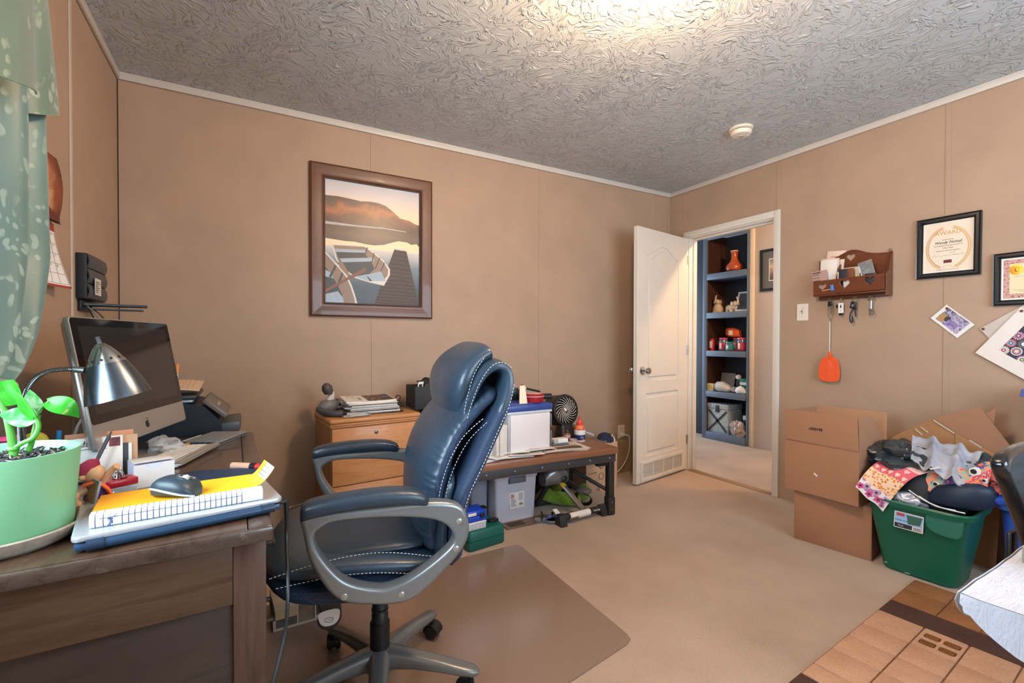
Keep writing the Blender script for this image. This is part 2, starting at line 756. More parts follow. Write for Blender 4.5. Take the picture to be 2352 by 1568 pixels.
# ------------------------------------------------------------------ room shell
g = G()
g.box(XC - 0.1, YF - 0.1, -0.1, XB + 0.05, YA + 0.1, 0.0)
struct('floor', g, CARPET)
g = G()
g.box(XB + 0.05, 0.4, -0.1, 6.4, 5.6, 0.0)
struct('floor_hall', g, HALLCARPET)
g = G()
g.box(XC - 0.1, YF - 0.1, H_ROOM, XB + 0.1, YA + 0.1, H_ROOM + 0.1)
struct('ceiling', g, CEIL)
g = G()
g.box(XB + 0.1, 0.4, H_ROOM, 6.4, 5.6, H_ROOM + 0.1)
struct('ceiling_hall', g, M('hall_ceiling_paint', '#c8c6c2', 0.6))
g = G()
g.box(XC - 0.1, YA, 0, XB + 0.1, YA + 0.1, H_ROOM)
struct('wall_back', g, WALL)
DY0, DY1, DZ = 2.018, 2.79, 2.03         # doorway in the right wall
g = G()
g.box(XB, YF - 0.1, 0, XB + 0.1, DY0, H_ROOM)
g.box(XB, DY1, 0, XB + 0.1, YA, H_ROOM)
g.box(XB, DY0, DZ, XB + 0.1, DY1, H_ROOM)
struct('wall_right', g, WALL)
W1 = (0.42, 1.52, 0.90, 2.02)            # window in the left wall: y0, y1, z0, z1
g = G()
g.box(XC - 0.1, YF - 0.1, 0, XC, W1[0], H_ROOM)
g.box(XC - 0.1, W1[1], 0, XC, YA, H_ROOM)
g.box(XC - 0.1, W1[0], 0, XC, W1[1], W1[2])
g.box(XC - 0.1, W1[0], W1[3], XC, W1[1], H_ROOM)
struct('wall_left', g, WALL)
W2 = (0.80, 2.70, 0.85, 2.05)            # window in the wall behind the camera: x0, x1, z0, z1
g = G()
g.box(XC, YF - 0.1, 0, W2[0], YF, H_ROOM)
g.box(W2[1], YF - 0.1, 0, XB, YF, H_ROOM)
g.box(W2[0], YF - 0.1, 0, W2[1], YF, W2[2])
g.box(W2[0], YF - 0.1, W2[3], W2[1], YF, H_ROOM)
struct('wall_front', g, WALL)


def window(name, a0, a1, z0, z1, X):
    root = bpy.data.objects.new(name, None)
    COL.objects.link(root)
    root['kind'] = 'structure'
    root.matrix_world = X
    w, h = a1 - a0, z1 - z0
    G().plate([rrect(0, 0, w, h, 0.002, 1), rrect(0.04, 0.04, w - 0.04, h - 0.04, 0.002, 1)], 0.06, 0.004).build('window_frame', WHITE, root, X=T(0, 0, -0.07))
    G().box(0.04, h / 2 - 0.02, -0.05, w - 0.04, h / 2 + 0.02, -0.02, 0.004).build('meeting_rail', WHITE, root)
    for zz in (0.04, h / 2 + 0.02):
        G().box(0.04, zz, -0.040, w - 0.04, zz + h / 2 - 0.06, -0.036).build('pane', PANE, root)
    G().box(-0.03, -0.03, -0.02, w + 0.03, 0.0, 0.05, 0.004).build('window_sill', WHITE, root)


window('window_1', W1[0], W1[1], W1[2], W1[3], frame((XC, W1[0], W1[2]), (0, 1, 0), (0, 0, 1), (1, 0, 0)))
window('window_2', W2[0], W2[1], W2[2], W2[3], frame((W2[1], YF, W2[2]), (-1, 0, 0), (0, 0, 1), (0, 1, 0)))

# crown strips and seam battens
def strip(name, x0, y0, z0, x1, y1, z1, m, bev=0.003):
    g = G()
    g.box(x0, y0, z0, x1, y1, z1, bev)
    struct(name, g, m)


zc = 2.4247
strip('trim_1', XC, YA - 0.016, zc, XB, YA, H_ROOM, TRIMW, 0.006)
strip('trim_2', XB - 0.016, YF, zc, XB, YA - 0.016, H_ROOM, TRIMW, 0.006)
strip('trim_3', XC, YF, zc, XC + 0.016, YA - 0.016, H_ROOM, TRIMW, 0.006)
strip('trim_4', XC + 0.016, YF, zc, XB - 0.016, YF + 0.016, H_ROOM, TRIMW, 0.006)
n = 5
for xc_ in (-0.567, 0.667, 1.919, 3.148, 3.296):
    strip('trim_%d' % n, xc_ - 0.011, YA - 0.003, 0, xc_ + 0.011, YA, zc, WALL, 0.0)
    n += 1
for yc_, z0 in ((2.83, 2.08), (1.995, 2.075), (1.058, 0)):
    strip('trim_%d' % n, XB - 0.003, yc_ - 0.012, z0, XB, yc_ + 0.012, zc, WALL, 0.0)
    n += 1
strip('trim_%d' % n, XC, 2.285, 0, XC + 0.006, 2.307, zc, M('pale_batten', '#c4b3a4', 0.4), 0.002)
n += 1
# the left corner gap
strip('trim_%d' % n, XC, YA - 0.004, 0, XC + 0.004, YA, zc, M('corner_gap', '#3a2a22', 0.8), 0.0)
n += 1
# door casing and jambs
strip('trim_%d' % n, XB - 0.016, DY0 - 0.041, 0, XB, DY0 + 0.004, DZ + 0.045, WHITE)
strip('trim_%d' % (n + 1), XB - 0.016, DY0 + 0.004, DZ - 0.004, XB, DY1 + 0.041, DZ + 0.045, WHITE)
strip('trim_%d' % (n + 2), XB - 0.016, DY1 - 0.004, 0, XB, DY1 + 0.041, DZ - 0.004, WHITE)
n += 3
strip('trim_%d' % n, XB, DY0 - 0.005, 0, XB + 0.1, DY0 + 0.012, DZ, WHITE)
strip('trim_%d' % (n + 1), XB, DY1 - 0.012, 0, XB + 0.1, DY1 + 0.005, DZ, WHITE)
strip('trim_%d' % (n + 2), XB, DY0, DZ - 0.012, XB + 0.1, DY1, DZ + 0.005, WHITE)
strip('trim_%d' % (n + 3), XB + 0.045, DY0 + 0.012, DZ - 0.026, XB + 0.085, DY1 - 0.012, DZ - 0.012, WHITE)
strip('trim_%d' % (n + 4), XB + 0.045, DY1 - 0.026, 0, XB + 0.085, DY1 - 0.012, DZ - 0.026, WHITE)
strip('trim_%d' % (n + 5), XB + 0.045, DY0 + 0.012, 0, XB + 0.085, DY0 + 0.026, DZ - 0.026, WHITE)
strip('trim_%d' % (n + 6), XB - 0.01, DY0 + 0.012, 0.0, XB + 0.06, DY1 - 0.012, 0.004, M('threshold_seam', '#8d7358', 0.8))
n += 7

# hall walls
g = G()
g.box(4.669, 0.9, 0, 4.77, 3.075, H_ROOM)
struct('wall_hall_far', g, HALLW)
strip('trim_%d' % n, 4.645, 3.055, 0, 4.78, 3.098, H_ROOM, WHITE, 0.003)
n += 1
g = G()
g.box(XB + 0.1, 0.4, 0, 6.4, 0.5, H_ROOM)
struct('wall_hall_near', g, HALLW)
g = G()
g.box(XB + 0.1, 5.5, 0, 6.4, 5.6, 0.3)
g.box(XB + 0.1, 5.5, 2.2, 6.4, 5.6, H_ROOM)
g.box(XB + 0.1, 5.5, 0.3, 3.5, 5.6, 2.2)
g.box(4.62, 5.5, 0.3, 6.4, 5.6, 2.2)
struct('wall_hall_end', g, HALLW)
g = G()
g.box(XB + 0.0, YA + 0.1, 0, XB + 0.1, 5.6, H_ROOM)
struct('wall_hall_side', g, HALLW)
g = G()
g.box(6.3, 0.4, 0, 6.4, 5.6, H_ROOM)
struct('wall_hall_right', g, HALLW)

# ------------------------------------------------------------------ the open door
HX, HY = 3.305, 2.785
FX, FY = 2.593, 2.655
DL = math.hypot(FX - HX, FY - HY)
# local x: free edge -> hinge, y: up, z: face seen from the room
dx = Vector((HX - FX, HY - FY, 0)).normalized()
dz_ = dx.cross(Vector((0, 0, 1)))
DOORX = frame((FX, FY, 0.012), dx, (0, 0, 1), dz_)
door = bpy.data.objects.new('door_1', None)
COL.objects.link(door)
door.matrix_world = DOORX
door['kind'] = 'structure'
DH = 2.005
pa0, pa1 = 0.125, DL - 0.135


def arch(x0, x1, y0, ysh, pk):
    pts = [(x0, y0), (x1, y0), (x1, ysh)]
    for i in range(1, 20):
        t = i / 20
        x = x1 + (x0 - x1) * t
        pts.append((x, ysh + pk * (0.5 - 0.5 * math.cos(2 * PI * t)) ** 0.9))
    pts.append((x0, ysh))
    return pts


def inset_box(a, d):
    return [(x, y) for x, y in a]


up = arch(pa0, pa1, 0.80, 1.795, 0.085)
lo = [(pa0, 0.205), (pa1, 0.205), (pa1, 0.70), (pa0, 0.70)]
for side in (1, -1):
    g = G()
    g.plate([[(0, 0), (DL, 0), (DL, DH), (0, DH)], up, lo], 0.010, 0.0035, X=T(0, 0, -0.010), res=2)
    if side == 1:
        g.build('door_face', WHITE, door)
    else:
        g.build('door_face', WHITE, door, X=Matrix(((1, 0, 0, 0), (0, 1, 0, 0), (0, 0, -1, -0.036), (0, 0, 0, 1))))
G().box(0.001, 0.001, -0.027, DL - 0.001, DH - 0.001, -0.008).build('door_core', WHITE, door)
for side in (0, 1):
    X = I4 if side == 0 else Matrix(((1, 0, 0, 0), (0, 1, 0, 0), (0, 0, -1, -0.036), (0, 0, 0, 1)))
    G().plate([arch(pa0 + 0.032, pa1 - 0.032, 0.832, 1.765, 0.083)], 0.009, 0.004, X=T(0, 0, -0.010), res=2).build('door_panel', WHITE, door, X=X)
    G().plate([rrect(pa0 + 0.032, 0.237, pa1 - 0.032, 0.668, 0.002, 1)], 0.009, 0.004, X=T(0, 0, -0.010), res=2).build('door_panel', WHITE, door, X=X)
for s, zz in ((1, 0.0), (-1, -0.036)):
    k = G().lathe([(0.0, 0), (0.033, 0), (0.033, 0.006), (0.016, 0.012), (0.012, 0.032), (0.016, 0.038), (0.027, 0.048), (0.029, 0.058), (0.024, 0.068), (0.0, 0.071)], 22)
    X = T(0.065, 0.885, zz) @ (I4 if s == 1 else RX(180))
    k.build('door_knob', CHROME, door, X=X)
GW = 0.62
gr = G().plate([rrect(0, 0, GW, 0.158, 0.003, 1)] + [rrect(0.024 + 0.145 * i, 0.024, 0.024 + 0.145 * i + 0.135, 0.134, 0.001, 1) for i in range(4)], 0.010, 0.002).build('vent_grille', WHITE, door, X=T(0.05, 0.012, 0.0))
g = G()
for i in range(4):
    for j in range(10):
        g.box(0.024 + 0.145 * i, 0, 0, 0.159 + 0.145 * i, 0.0080, 0.0016, X=T(0, 0.0255 + j * 0.0110, 0.0015) @ RX(28))
stuff(g.build('louvers', WHITE, gr))
for zz in (0.22, 1.0, 1.78):
    G().cyl((DL + 0.004, zz, 0.003), (DL + 0.004, zz + 0.08, 0.003), 0.006, n=8).build('hinge', STEEL, door)

# ------------------------------------------------------------------ hall: shelf unit and what stands on it
SX = 4.60
su = thing('built_in_bookcase', 'tall blue-grey built-in bookcase seen through the open doorway', 'bookcase', T(SX, 3.10, 0))
g = G()
G().box(0, 0.50, 0, 0.022, 0.555, 2.36, 0.003).build('face_frame', BLUEGREY, su)
G().box(0, 0.0, 2.29, 0.022, 0.50, 2.36, 0.003).build('top_rail', BLUEGREY, su)
G().box(0.02, 0.535, 0, 0.36, 0.555, 2.36).build('side_panel', DARKIN, su)
G().box(0.02, 0.50, 0, 0.36, 0.535, 2.36).build('side_panel', DARKIN, su)
G().box(0.34, 0.0, 0, 0.36, 0.50, 2.36).build('back_panel', M('dark_back_panel', '#2f3440', 0.6), su)
G().box(0.02, -0.0, 0, 0.34, 0.012, 2.36).build('side_panel', BLUEGREY, su)
SH = [(0.0, 0.084), (0.488, 0.553), (0.953, 1.018), (1.389, 1.454), (1.83, 1.90)]
for a, b in SH:
    G().box(-0.004, 0.012, a, 0.335, 0.50, b, 0.003).build('shelf', BLUEGREY, su)
# plain block beyond the bookcase; shade is put into its dark colour
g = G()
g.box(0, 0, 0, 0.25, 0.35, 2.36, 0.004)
struct('wall_hall_return', g, M('painted_hall_shade', '#3c4048', 0.5), X=T(SX + 0.16, 3.66, 0))


def shelf_thing(name, g, mats, label, cat, y, z, dxx=0.14, group=None):
    return one(name, g, mats, label, cat, T(SX + dxx, y, z), group)


TERRA = M('glazed_terracotta', '#b4552c', 0.2, var=0.25, vs=14)
t = thing('gourd_vase', 'orange-brown gourd-shaped vase with a cut neck on the top shelf', 'vase', T(SX + 0.13, 3.34, 1.90))
G().lathe([(0.0, 0.0), (0.05, 0.0), (0.085, 0.025), (0.092, 0.055), (0.08, 0.085), (0.05, 0.115), (0.036, 0.15), (0.034, 0.20), (0.040, 0.235), (0.030, 0.235), (0.026, 0.2), (0.0, 0.19)], 24).build('body', TERRA, t)
G().lathe([(0.034, 0.232), (0.041, 0.234), (0.041, 0.242), (0.033, 0.242)], 24).build('rim', M('vase_rim', '#d8cdbd', 0.4), t)
ELE = M('stone_elephant', '#c3b6a0', 0.5, var=0.12, vs=30)


def elephant(sitting, label, y, rz):
    t = thing('elephant_figurine', label, 'figurine', T(SX + 0.13, y, 1.454) @ RZ(rz), 'elephant figurines')
    g = G()
    if sitting:
        g.loft([((0, 0, 0.0), (0.045, 0, 0), (0, 0.05, 0), 2, 0), ((0, 0, 0.03), (0.055, 0, 0), (0, 0.062, 0), 2, 0), ((-0.004, 0, 0.07), (0.045, 0, 0), (0, 0.052, 0), 2, 0),
                ((-0.01, 0, 0.10), (0.03, 0, 0), (0, 0.034, 0), 2, 0)], 14)
        hc = (-0.02, 0, 0.125)
    else:
        g.loft([((0.07, 0, 0.035), (0, 0.02, 0), (0, 0, 0.02), 2, 0), ((0.05, 0, 0.045), (0, 0.045, 0), (0, 0, 0.042), 2, 0), ((0.0, 0, 0.045), (0, 0.05, 0), (0, 0, 0.045), 2, 0),
                ((-0.05, 0, 0.05), (0, 0.04, 0), (0, 0, 0.04), 2, 0), ((-0.075, 0, 0.06), (0, 0.02, 0), (0, 0, 0.02), 2, 0)], 14)
        hc = (-0.06, 0, 0.09)
    g.ball(hc, 0.034, 0.034, 0.034)
    for s in (-1, 1):
        g.cyl((-0.035, 0.03 * s, 0.0), (-0.02, 0.032 * s, 0.05), 0.018, 0.015, 8)
        g.cyl((0.035, 0.033 * s, 0.0), (0.03, 0.033 * s, 0.05), 0.019, 0.016, 8)
    g.build('body', ELE, t)
    hx, hy, hz = hc
    G().tube(smooth_pts([(hx - 0.02, 0, hz - 0.005), (hx - 0.045, 0, hz), (hx - 0.052, 0, hz + 0.03), (hx - 0.04, 0, hz + 0.06), (hx - 0.025, 0, hz + 0.075)], 4, False), [0.014 - 0.0005 * i for i in range(17)], 8).build('trunk', ELE, t)
    for s in (-1, 1):
        G().ball((hx + 0.012, 0.036 * s, hz), 0.022, 0.006, 0.028).build('ear', ELE, t)
        G().tube([(hx - 0.02, 0.014 * s, hz - 0.012), (hx - 0.045, 0.018 * s, hz - 0.012), (hx - 0.055, 0.018 * s, hz)], [0.005, 0.004, 0.002], 6).build('tusk', M('tusk_ivory', '#ece5d4', 0.3), t)
    return t


elephant(True, 'cream elephant figurine sitting upright with raised trunk, left one of the pair', 3.545, 15)
elephant(False, 'cream elephant figurine lying down beside a leaning picture frame', 3.37, 70)
t = thing('leaning_picture', 'grey picture frame leaning at the right of the elephant figurines', 'picture frame', T(SX + 0.10, 3.215, 1.455) @ RZ(-90) @ RX(72) @ RZ(0))
G().plate([rrect(-0.09, 0, 0.09, 0.23, 0.002, 1), rrect(-0.07, 0.02, 0.07, 0.21, 0.002, 1)], 0.014, 0.002).build('frame', LTGREY, t)
G().box(-0.07, 0.02, 0.001, 0.07, 0.21, 0.006).build('picture', DKGREY, t)
# third shelf
t = thing('red_bottle', 'slim pink-red bottle with black cap on the candle shelf', 'bottle', T(SX + 0.07, 3.575, 1.018))
G().lathe([(0, 0), (0.024, 0), (0.026, 0.01), (0.026, 0.12), (0.018, 0.135), (0.009, 0.142), (0, 0.142)], 16).build('body', M('pink_red', '#c63248', 0.3), t)
G().lathe([(0.009, 0.14), (0.009, 0.155), (0.005, 0.158), (0.004, 0.185), (0, 0.186)], 10).build('cap', BLACK, t)
G().box(-0.027, -0.017, 0.03, -0.022, 0.017, 0.11, 0.001).build('label', PAPER, t)
tr = G().lathe([(0, 0), (0.17, 0), (0.195, 0.012), (0.19, 0.014), (0.165, 0.006), (0, 0.006)], 28, sx=0.62, sy=1.0)
one('tray', tr, M('tray_red', '#a84a4a', 0.3), 'red and white oval tray under the candle jars', 'tray', T(SX + 0.15, 3.31, 1.018))


def candle(y, xo, col, label, h=0.14, r=0.048, lid='#d9546a'):
    t = thing('candle_jar', label, 'candle jar', T(SX + xo, y, 1.0245), 'candle jars on the tray')
    G().lathe([(0, 0), (r, 0), (r * 1.03, 0.01), (r * 1.03, h * 0.75), (r * 0.8, h * 0.86), (r * 0.8, h * 0.9), (0, h * 0.9)], 18).build('jar', M('glass_' + col[1:], '#5f7184', 0.1), t)
    G().lathe([(r * 1.035, 0.012), (r * 1.045, 0.014), (r * 1.045, h * 0.6), (r * 1.035, h * 0.62)], 18).build('wax_label', M('wax_' + col[1:], col, 0.5), t)
    G().lathe([(0, h * 0.88), (r * 0.95, h * 0.88), (r * 0.98, h * 0.92), (r * 0.95, h), (r * 0.4, h * 1.02), (0, h * 1.02)], 18).build('lid', M('lid_' + lid[1:], lid, 0.35), t)
    G().box(-r * 1.10, -0.012, 0.02, -r * 1.02, 0.012, h * 0.58, 0.001).build('white_label', PAPER, t)
    return t


candle(3.45, 0.10, '#c23a54', 'large pink candle jar at the left of the tray')
candle(3.22, 0.10, '#b8304c', 'large pink candle jar right of the teal jar')
candle(3.34, 0.06, '#1f8d96', 'small teal candle jar between two pink ones', 0.095, 0.042, '#2a9fb0')
candle(3.345, 0.20, '#c95a6c', 'large pink candle jar standing behind the teal jar')
g = G().loft([((0, -0.085, 0.0), (0.02, 0, 0), (0, 0, 0.001), 2.5, 0), ((0, -0.07, 0.05), (0.025, 0, 0), (0, 0, 0.04), 3, 0), ((0, 0.0, 0.06), (0.03, 0, 0), (0, 0, 0.055), 3, 0), ((0, 0.07, 0.066), (0.025, 0, 0), (0, 0, 0.05), 3, 0), ((0, 0.10, 0.07), (0.012, 0, 0), (0, 0, 0.035), 3, 0)], 16)
t = thing('orange_bag', 'bright orange bag lying on top of the candle jars', 'bag', T(SX + 0.15, 3.35, 1.165))
g.build('bag', M('orange_bag_plastic', '#d9551f', 0.35, bump=0.3, bs=30), t)
G().box(-0.034, 0.0, 0.03, -0.028, 0.05, 0.085, 0.002).build('label', CREAM, t)
# fourth shelf
one('grey_folder', G().box(0, -0.09, 0, 0.006, 0.09, 0.21, 0.002, X=RY(12)), M('grey_folder', '#8e8f92', 0.5), 'grey folder standing upright on the fourth shelf', 'folder', T(SX + 0.18, 3.47, 0.554))
t = thing('tea_box', 'small green and cream box at the left end of the fourth shelf', 'box', T(SX + 0.05, 3.575, 0.553))
G().box(-0.03, -0.045, 0, 0.03, 0.045, 0.085, 0.002).build('carton', M('cream_card', '#d7cdb0', 0.6), t)
G().box(-0.0312, -0.04, 0.025, -0.03, 0.04, 0.07, 0.0).build('printed_panel', mat_multi('leaf_print', ['#5a7a3a', '#c9b65a', '#7f9a57'], 30), t)
t = thing('bagged_plush', 'white plush toy wrapped in a clear tied plastic bag', 'bag', T(SX + 0.06, 3.42, 0.553))
g = G().ball((0, 0.03, 0.055), 0.05, 0.062, 0.055)
g.ball((0, -0.03, 0.04), 0.035, 0.05, 0.04)
g.build('toy', M('white_plush', '#dcdcd8', 0.9, bump=0.3, bs=60), t)
G().loft([((0, 0.10, 0.055), (0.02, 0, 0), (0, 0, 0.02), 2, 0), ((0, 0.07, 0.058), (0.052, 0, 0), (0, 0, 0.056), 2, 0), ((0, 0.0, 0.06), (0.058, 0, 0), (0, 0, 0.060), 2, 0), ((0, -0.07, 0.045), (0.04, 0, 0), (0, 0, 0.042), 2, 0), ((0, -0.10, 0.035), (0.012, 0, 0), (0, 0, 0.010), 2, 0), ((0, -0.13, 0.04), (0.035, 0, 0), (0, 0, 0.03), 2, 0)], 14).build('bag_film', FILM, t)
t = thing('toy_figure', 'small black and white figure on the fourth shelf, beside a green box', 'figurine', T(SX + 0.16, 3.30, 0.615))
g = G().loft([((0, 0, 0), (0.022, 0, 0), (0, 0.026, 0), 2, 0), ((0, 0, 0.05), (0.024, 0, 0), (0, 0.03, 0), 2, 0), ((0, 0, 0.085), (0.012, 0, 0), (0, 0.014, 0), 2, 0)], 12)
g.build('body', M('charcoal', '#26303a', 0.5), t)
G().ball((0, 0, 0.11), 0.03, 0.034, 0.03).build('head', PAPER, t)
one('green_box', G().box(-0.05, -0.06, 0, 0.05, 0.06, 0.10, 0.003).box(-0.0515, -0.055, 0.03, -0.05, 0.055, 0.06, m=1), [M('green_card', '#0f6a4a', 0.5), PAPER], 'green and white box standing at the right end of the fourth shelf', 'box', T(SX + 0.17, 3.20, 0.615))
one('shelf_riser', G().box(-0.09, -0.15, 0.05, 0.09, 0.15, 0.058, 0.001).box(-0.085, -0.145, 0, -0.07, -0.135, 0.051).box(-0.085, 0.135, 0, -0.07, 0.145, 0.051).box(0.07, -0.145, 0, 0.085, -0.135, 0.051).box(0.07, 0.135, 0, 0.085, 0.145, 0.051), M('riser_glass', '#9fb2b4', 0.1), 'small glass riser carrying the green box on the fourth shelf', 'riser', T(SX + 0.17, 3.22, 0.5555))
t = thing('coffee_mug', 'tan mug under the small glass riser', 'mug', T(SX + 0.13, 3.285, 0.553))
t.scale = (0.55, 0.8, 0.55)
G().lathe([(0, 0), (0.035, 0), (0.038, 0.005), (0.04, 0.085), (0.036, 0.085), (0.034, 0.008), (0, 0.008)], 18).build('cup', M('tan_glaze', '#9c7355', 0.3), t)
G().tube(smooth_pts([(0, 0.038, 0.07), (0, 0.065, 0.065), (0, 0.068, 0.035), (0, 0.038, 0.02)], 4, False), 0.005, 6).build('handle', M('tan_glaze', '#9c7355', 0.3), t)
one('white_slipper', G().loft([((0, 0.06, 0.03), (0.01, 0, 0), (0, 0, 0.012), 2, 0), ((0, 0.04, 0.035), (0.03, 0, 0), (0, 0, 0.034), 2, 0), ((0, 0, 0.045), (0.036, 0, 0), (0, 0, 0.045), 2, 0), ((0, -0.05, 0.03), (0.03, 0, 0), (0, 0, 0.03), 2, 0), ((0, -0.07, 0.02), (0.012, 0, 0), (0, 0, 0.014), 2, 0)], 14), M('white_felt', '#dfe2e4', 0.85), 'white rounded felt shape at the right front of the fourth shelf', 'ornament', T(SX + 0.045, 3.195, 0.553))
# bottom shelf
t = thing('silver_trunk', 'silver trunk-shaped box with dark crossed straps on the bottom shelf', 'box', T(SX + 0.035, 3.34, 0.084))
SILV = mat_multi('hammered_silver', ['#5c7484', '#b8ccd6', '#8aa3b1'], 60, 0.25)
G().box(0, 0.0, 0, 0.25, 0.26, 0.27, 0.004).build('body', SILV, t)
G().box(-0.006, -0.004, 0.272, 0.256, 0.264, 0.33, 0.006).build('lid', SILV, t)
for s in (1, -1):
    G().box(-0.003, -0.165, -0.012, 0.0, 0.165, 0.012, X=T(-0.002, 0.13, 0.135) @ RX(45 * s)).build('strap', DKGREY, t)
G().box(-0.012, 0.105, 0.235, 0.0, 0.155, 0.315, 0.004).build('clasp', DKGREY, t)
for yy in (0.02, 0.09, 0.18, 0.24):
    G().ball((-0.006, yy, 0.30), 0.006, 0.006, 0.006, 8).build('stud', CHROME, t)
t = thing('plastic_bag', 'crumpled translucent grey plastic bag on the bottom shelf', 'bag', T(SX + 0.05, 3.23, 0.084))


def crumple(rx, ry, rz, seed, amp=0.25, n=22):
    g = G()
    k = n // 2
    rings = []
    for j in range(k + 1):
        a = -PI / 2 + PI * j / k
        q = max(math.cos(a), 1e-3)
        rg = []
        for i in range(n):
            p = Vector((q * math.cos(2 * PI * i / n), q * math.sin(2 * PI * i / n), math.sin(a)))
            d = 1 + amp * noise.noise(p * 2.1 + Vector((seed, 0, 0))) + amp * 0.5 * noise.noise(p * 5.3 + Vector((0, seed, 0)))
            rg.append((p.x * rx * d, p.y * ry * d, max(p.z * rz * d, -rz * 0.8) + rz * 0.8))
        rings.append(rg)
    return g.rings(rings)


crumple(0.045, 0.085, 0.09, 3.1, 0.5, 26).build('film', M('grey_film', '#a89a92', 0.25), t)
t = thing('boxed_games', 'stack of dark blue boxes at the right of the bottom shelf', 'boxes', T(SX + 0.20, 3.16, 0.084))
for i, (c, h) in enumerate((('#2c3450', 0.06), ('#3a4a70', 0.05), ('#20283c', 0.07), ('#c9ced6', 0.05))):
    z = sum((0.06, 0.05, 0.07, 0.05)[:i])
    G().box(-0.10, -0.045, z, 0.10, 0.045, z + h - 0.002, 0.003).build('box', M('game_' + c[1:], c, 0.5), t)
# framed picture on the hall wall
X = frame((4.669, 2.90, 1.864), (0, -1, 0), (0, 0, 1), (-1, 0, 0))
t = thing('hall_picture', 'black framed picture with grey mat on the hall wall, cut by the door frame', 'framed picture', X)
G().plate([rrect(-0.20 + 0.11, -0.216, 0.20, 0.216, 0.002, 1), rrect(-0.065, -0.19, 0.175, 0.19, 0.002, 1)], 0.02, 0.004).build('frame', BLACK, t)
G().box(-0.066, -0.191, 0.002, 0.176, 0.191, 0.008).build('mat_board', M('grey_mat', '#5b5f62', 0.7), t)
G().box(0.005, -0.115, 0.008, 0.12, 0.115, 0.010).build('inner_border', PAPER, t)
G().box(0.012, -0.107, 0.010, 0.114, 0.107, 0.0112).build('print', mat_grad('hall_print', [(0.0, '#3b3f46'), (0.4, '#7a6a5c'), (0.6, '#c7b9a6'), (1.0, '#6e7a86')], 'y', -0.107, 0.107, nz=0.6, ns=14), t)

# ------------------------------------------------------------------ ceiling
t = thing('ceiling_lamp', 'round glass globe lamp on the ceiling above the middle of the room', 'ceiling lamp', T(LAMP_AT[0], LAMP_AT[1], H_ROOM))
G().lathe([(0, 0), (0.085, 0), (0.085, -0.008), (0.06, -0.022), (0.045, -0.03), (0, -0.03)], 28).build('canopy', STEEL, t)


def lamp_mat():
    k = NT('lit_globe')
    k.b.inputs['Base Color'].default_value = (0, 0, 0, 1)
    k.b.inputs['Emission Color'].default_value = LAMP_COLOR + (1,)
    k.b.inputs['Emission Strength'].default_value = LAMP_STRENGTH
    return k.m


G().cyl((0, 0, -0.08), (0, 0, -0.02), 0.02, n=12).build('stem', STEEL, t)
G().ball((0, 0, -0.165), 0.085, n=20).build('globe', lamp_mat(), t)
t = thing('hall_ceiling_lamp', 'small round globe lamp on the hall ceiling beyond the doorway', 'ceiling lamp', T(3.76, 1.78, H_ROOM))
G().lathe([(0, 0), (0.075, 0), (0.075, -0.008), (0.045, -0.03), (0, -0.03)], 24).build('canopy', STEEL, t)
kh = NT('lit_hall_globe')
kh.b.inputs['Base Color'].default_value = (0, 0, 0, 1)
kh.b.inputs['Emission Color'].default_value = (1.0, 0.60, 0.30, 1)
kh.b.inputs['Emission Strength'].default_value = 430.0
G().ball((0, 0, -0.085), 0.055, n=16).build('globe', kh.m, t)
t = thing('smoke_detector', 'round cream smoke detector on the textured ceiling', 'smoke detector', T(2.69, 1.86, H_ROOM))
CRM = M('cream_plastic', '#e8dccb', 0.35)
G().lathe([(0, 0), (0.070, 0), (0.070, -0.010), (0.064, -0.014), (0, -0.014)], 32).build('base_plate', CRM, t)
G().lathe([(0.055, -0.013), (0.057, -0.021)], 32).build('vent_gap', BLACK, t)
G().lathe([(0, -0.020), (0.062, -0.020), (0.062, -0.030), (0.054, -0.043), (0.030, -0.047), (0, -0.047)], 32).build('cover', CRM, t)
G().lathe([(0, -0.046), (0.015, -0.046), (0.014, -0.052), (0, -0.053)], 16).build('test_button', M('button_grey', '#a9a49d', 0.4), t)
for k_ in range(3):
    G().box(-0.002, 0.030, -0.046, 0.002, 0.050, -0.0425, X=RZ(k_ * 120)).build('rib', CRM, t)

# ------------------------------------------------------------------ framed lake picture on the back wall
fx0, fx1, fz0, fz1 = 0.2996, 1.0532, 1.2722, 2.1865
PW, PH = fx1 - fx0, fz1 - fz0
t = thing('lake_picture', 'large brown wooden framed lake picture with rowing boats and a dock on the wall', 'framed picture', on_back((fx0 + fx1) / 2, (fz0 + fz1) / 2))
FW = wood('brown_frame_wood', '#673a22', '#4b2817', 0.40, 'x', 12, 1.0, 0.06, 0.2)
FWv = wood('brown_frame_wood_upright', '#673a22', '#4b2817', 0.40, 'y', 12, 1.0, 0.06, 0.2)
fw = 0.080


def rail(w, h, fw, side, mats, parent, prof=None, name='frame_rail'):
    """One mitred moulding of a frame w x h, profile across its width."""
    prof = prof or [(0, 0), (0, 0.020), (0.010, 0.026), (0.3, 0.026), (0.75, 0.020), (0.92, 0.022), (1.0, 0.016), (1.0, 0.0)]
    a = []
    for u, z in prof:
        d = u * fw if u > 0.02 else u
        a.append((d, z))
    L = w if side in ('b', 't') else h
    rings = []
    for d, z in a:
        pass
    r0 = [(-L / 2 + d, d, z) for d, z in a]
    r1 = [(L / 2 - d, d, z) for d, z in a]
    g = G().rings([r0, r1])
    ang = {'b': 0, 'r': 90, 't': 180, 'l': 270}[side]
    off = {'b': (0, -h / 2), 'r': (w / 2, 0), 't': (0, h / 2), 'l': (-w / 2, 0)}[side]
    X = T(off[0], off[1], 0) @ RZ(ang)
    g2 = G().add([X @ Vector(p) for p in g.v], g.f)
    return g2.build(name, mats, parent, angle=30)


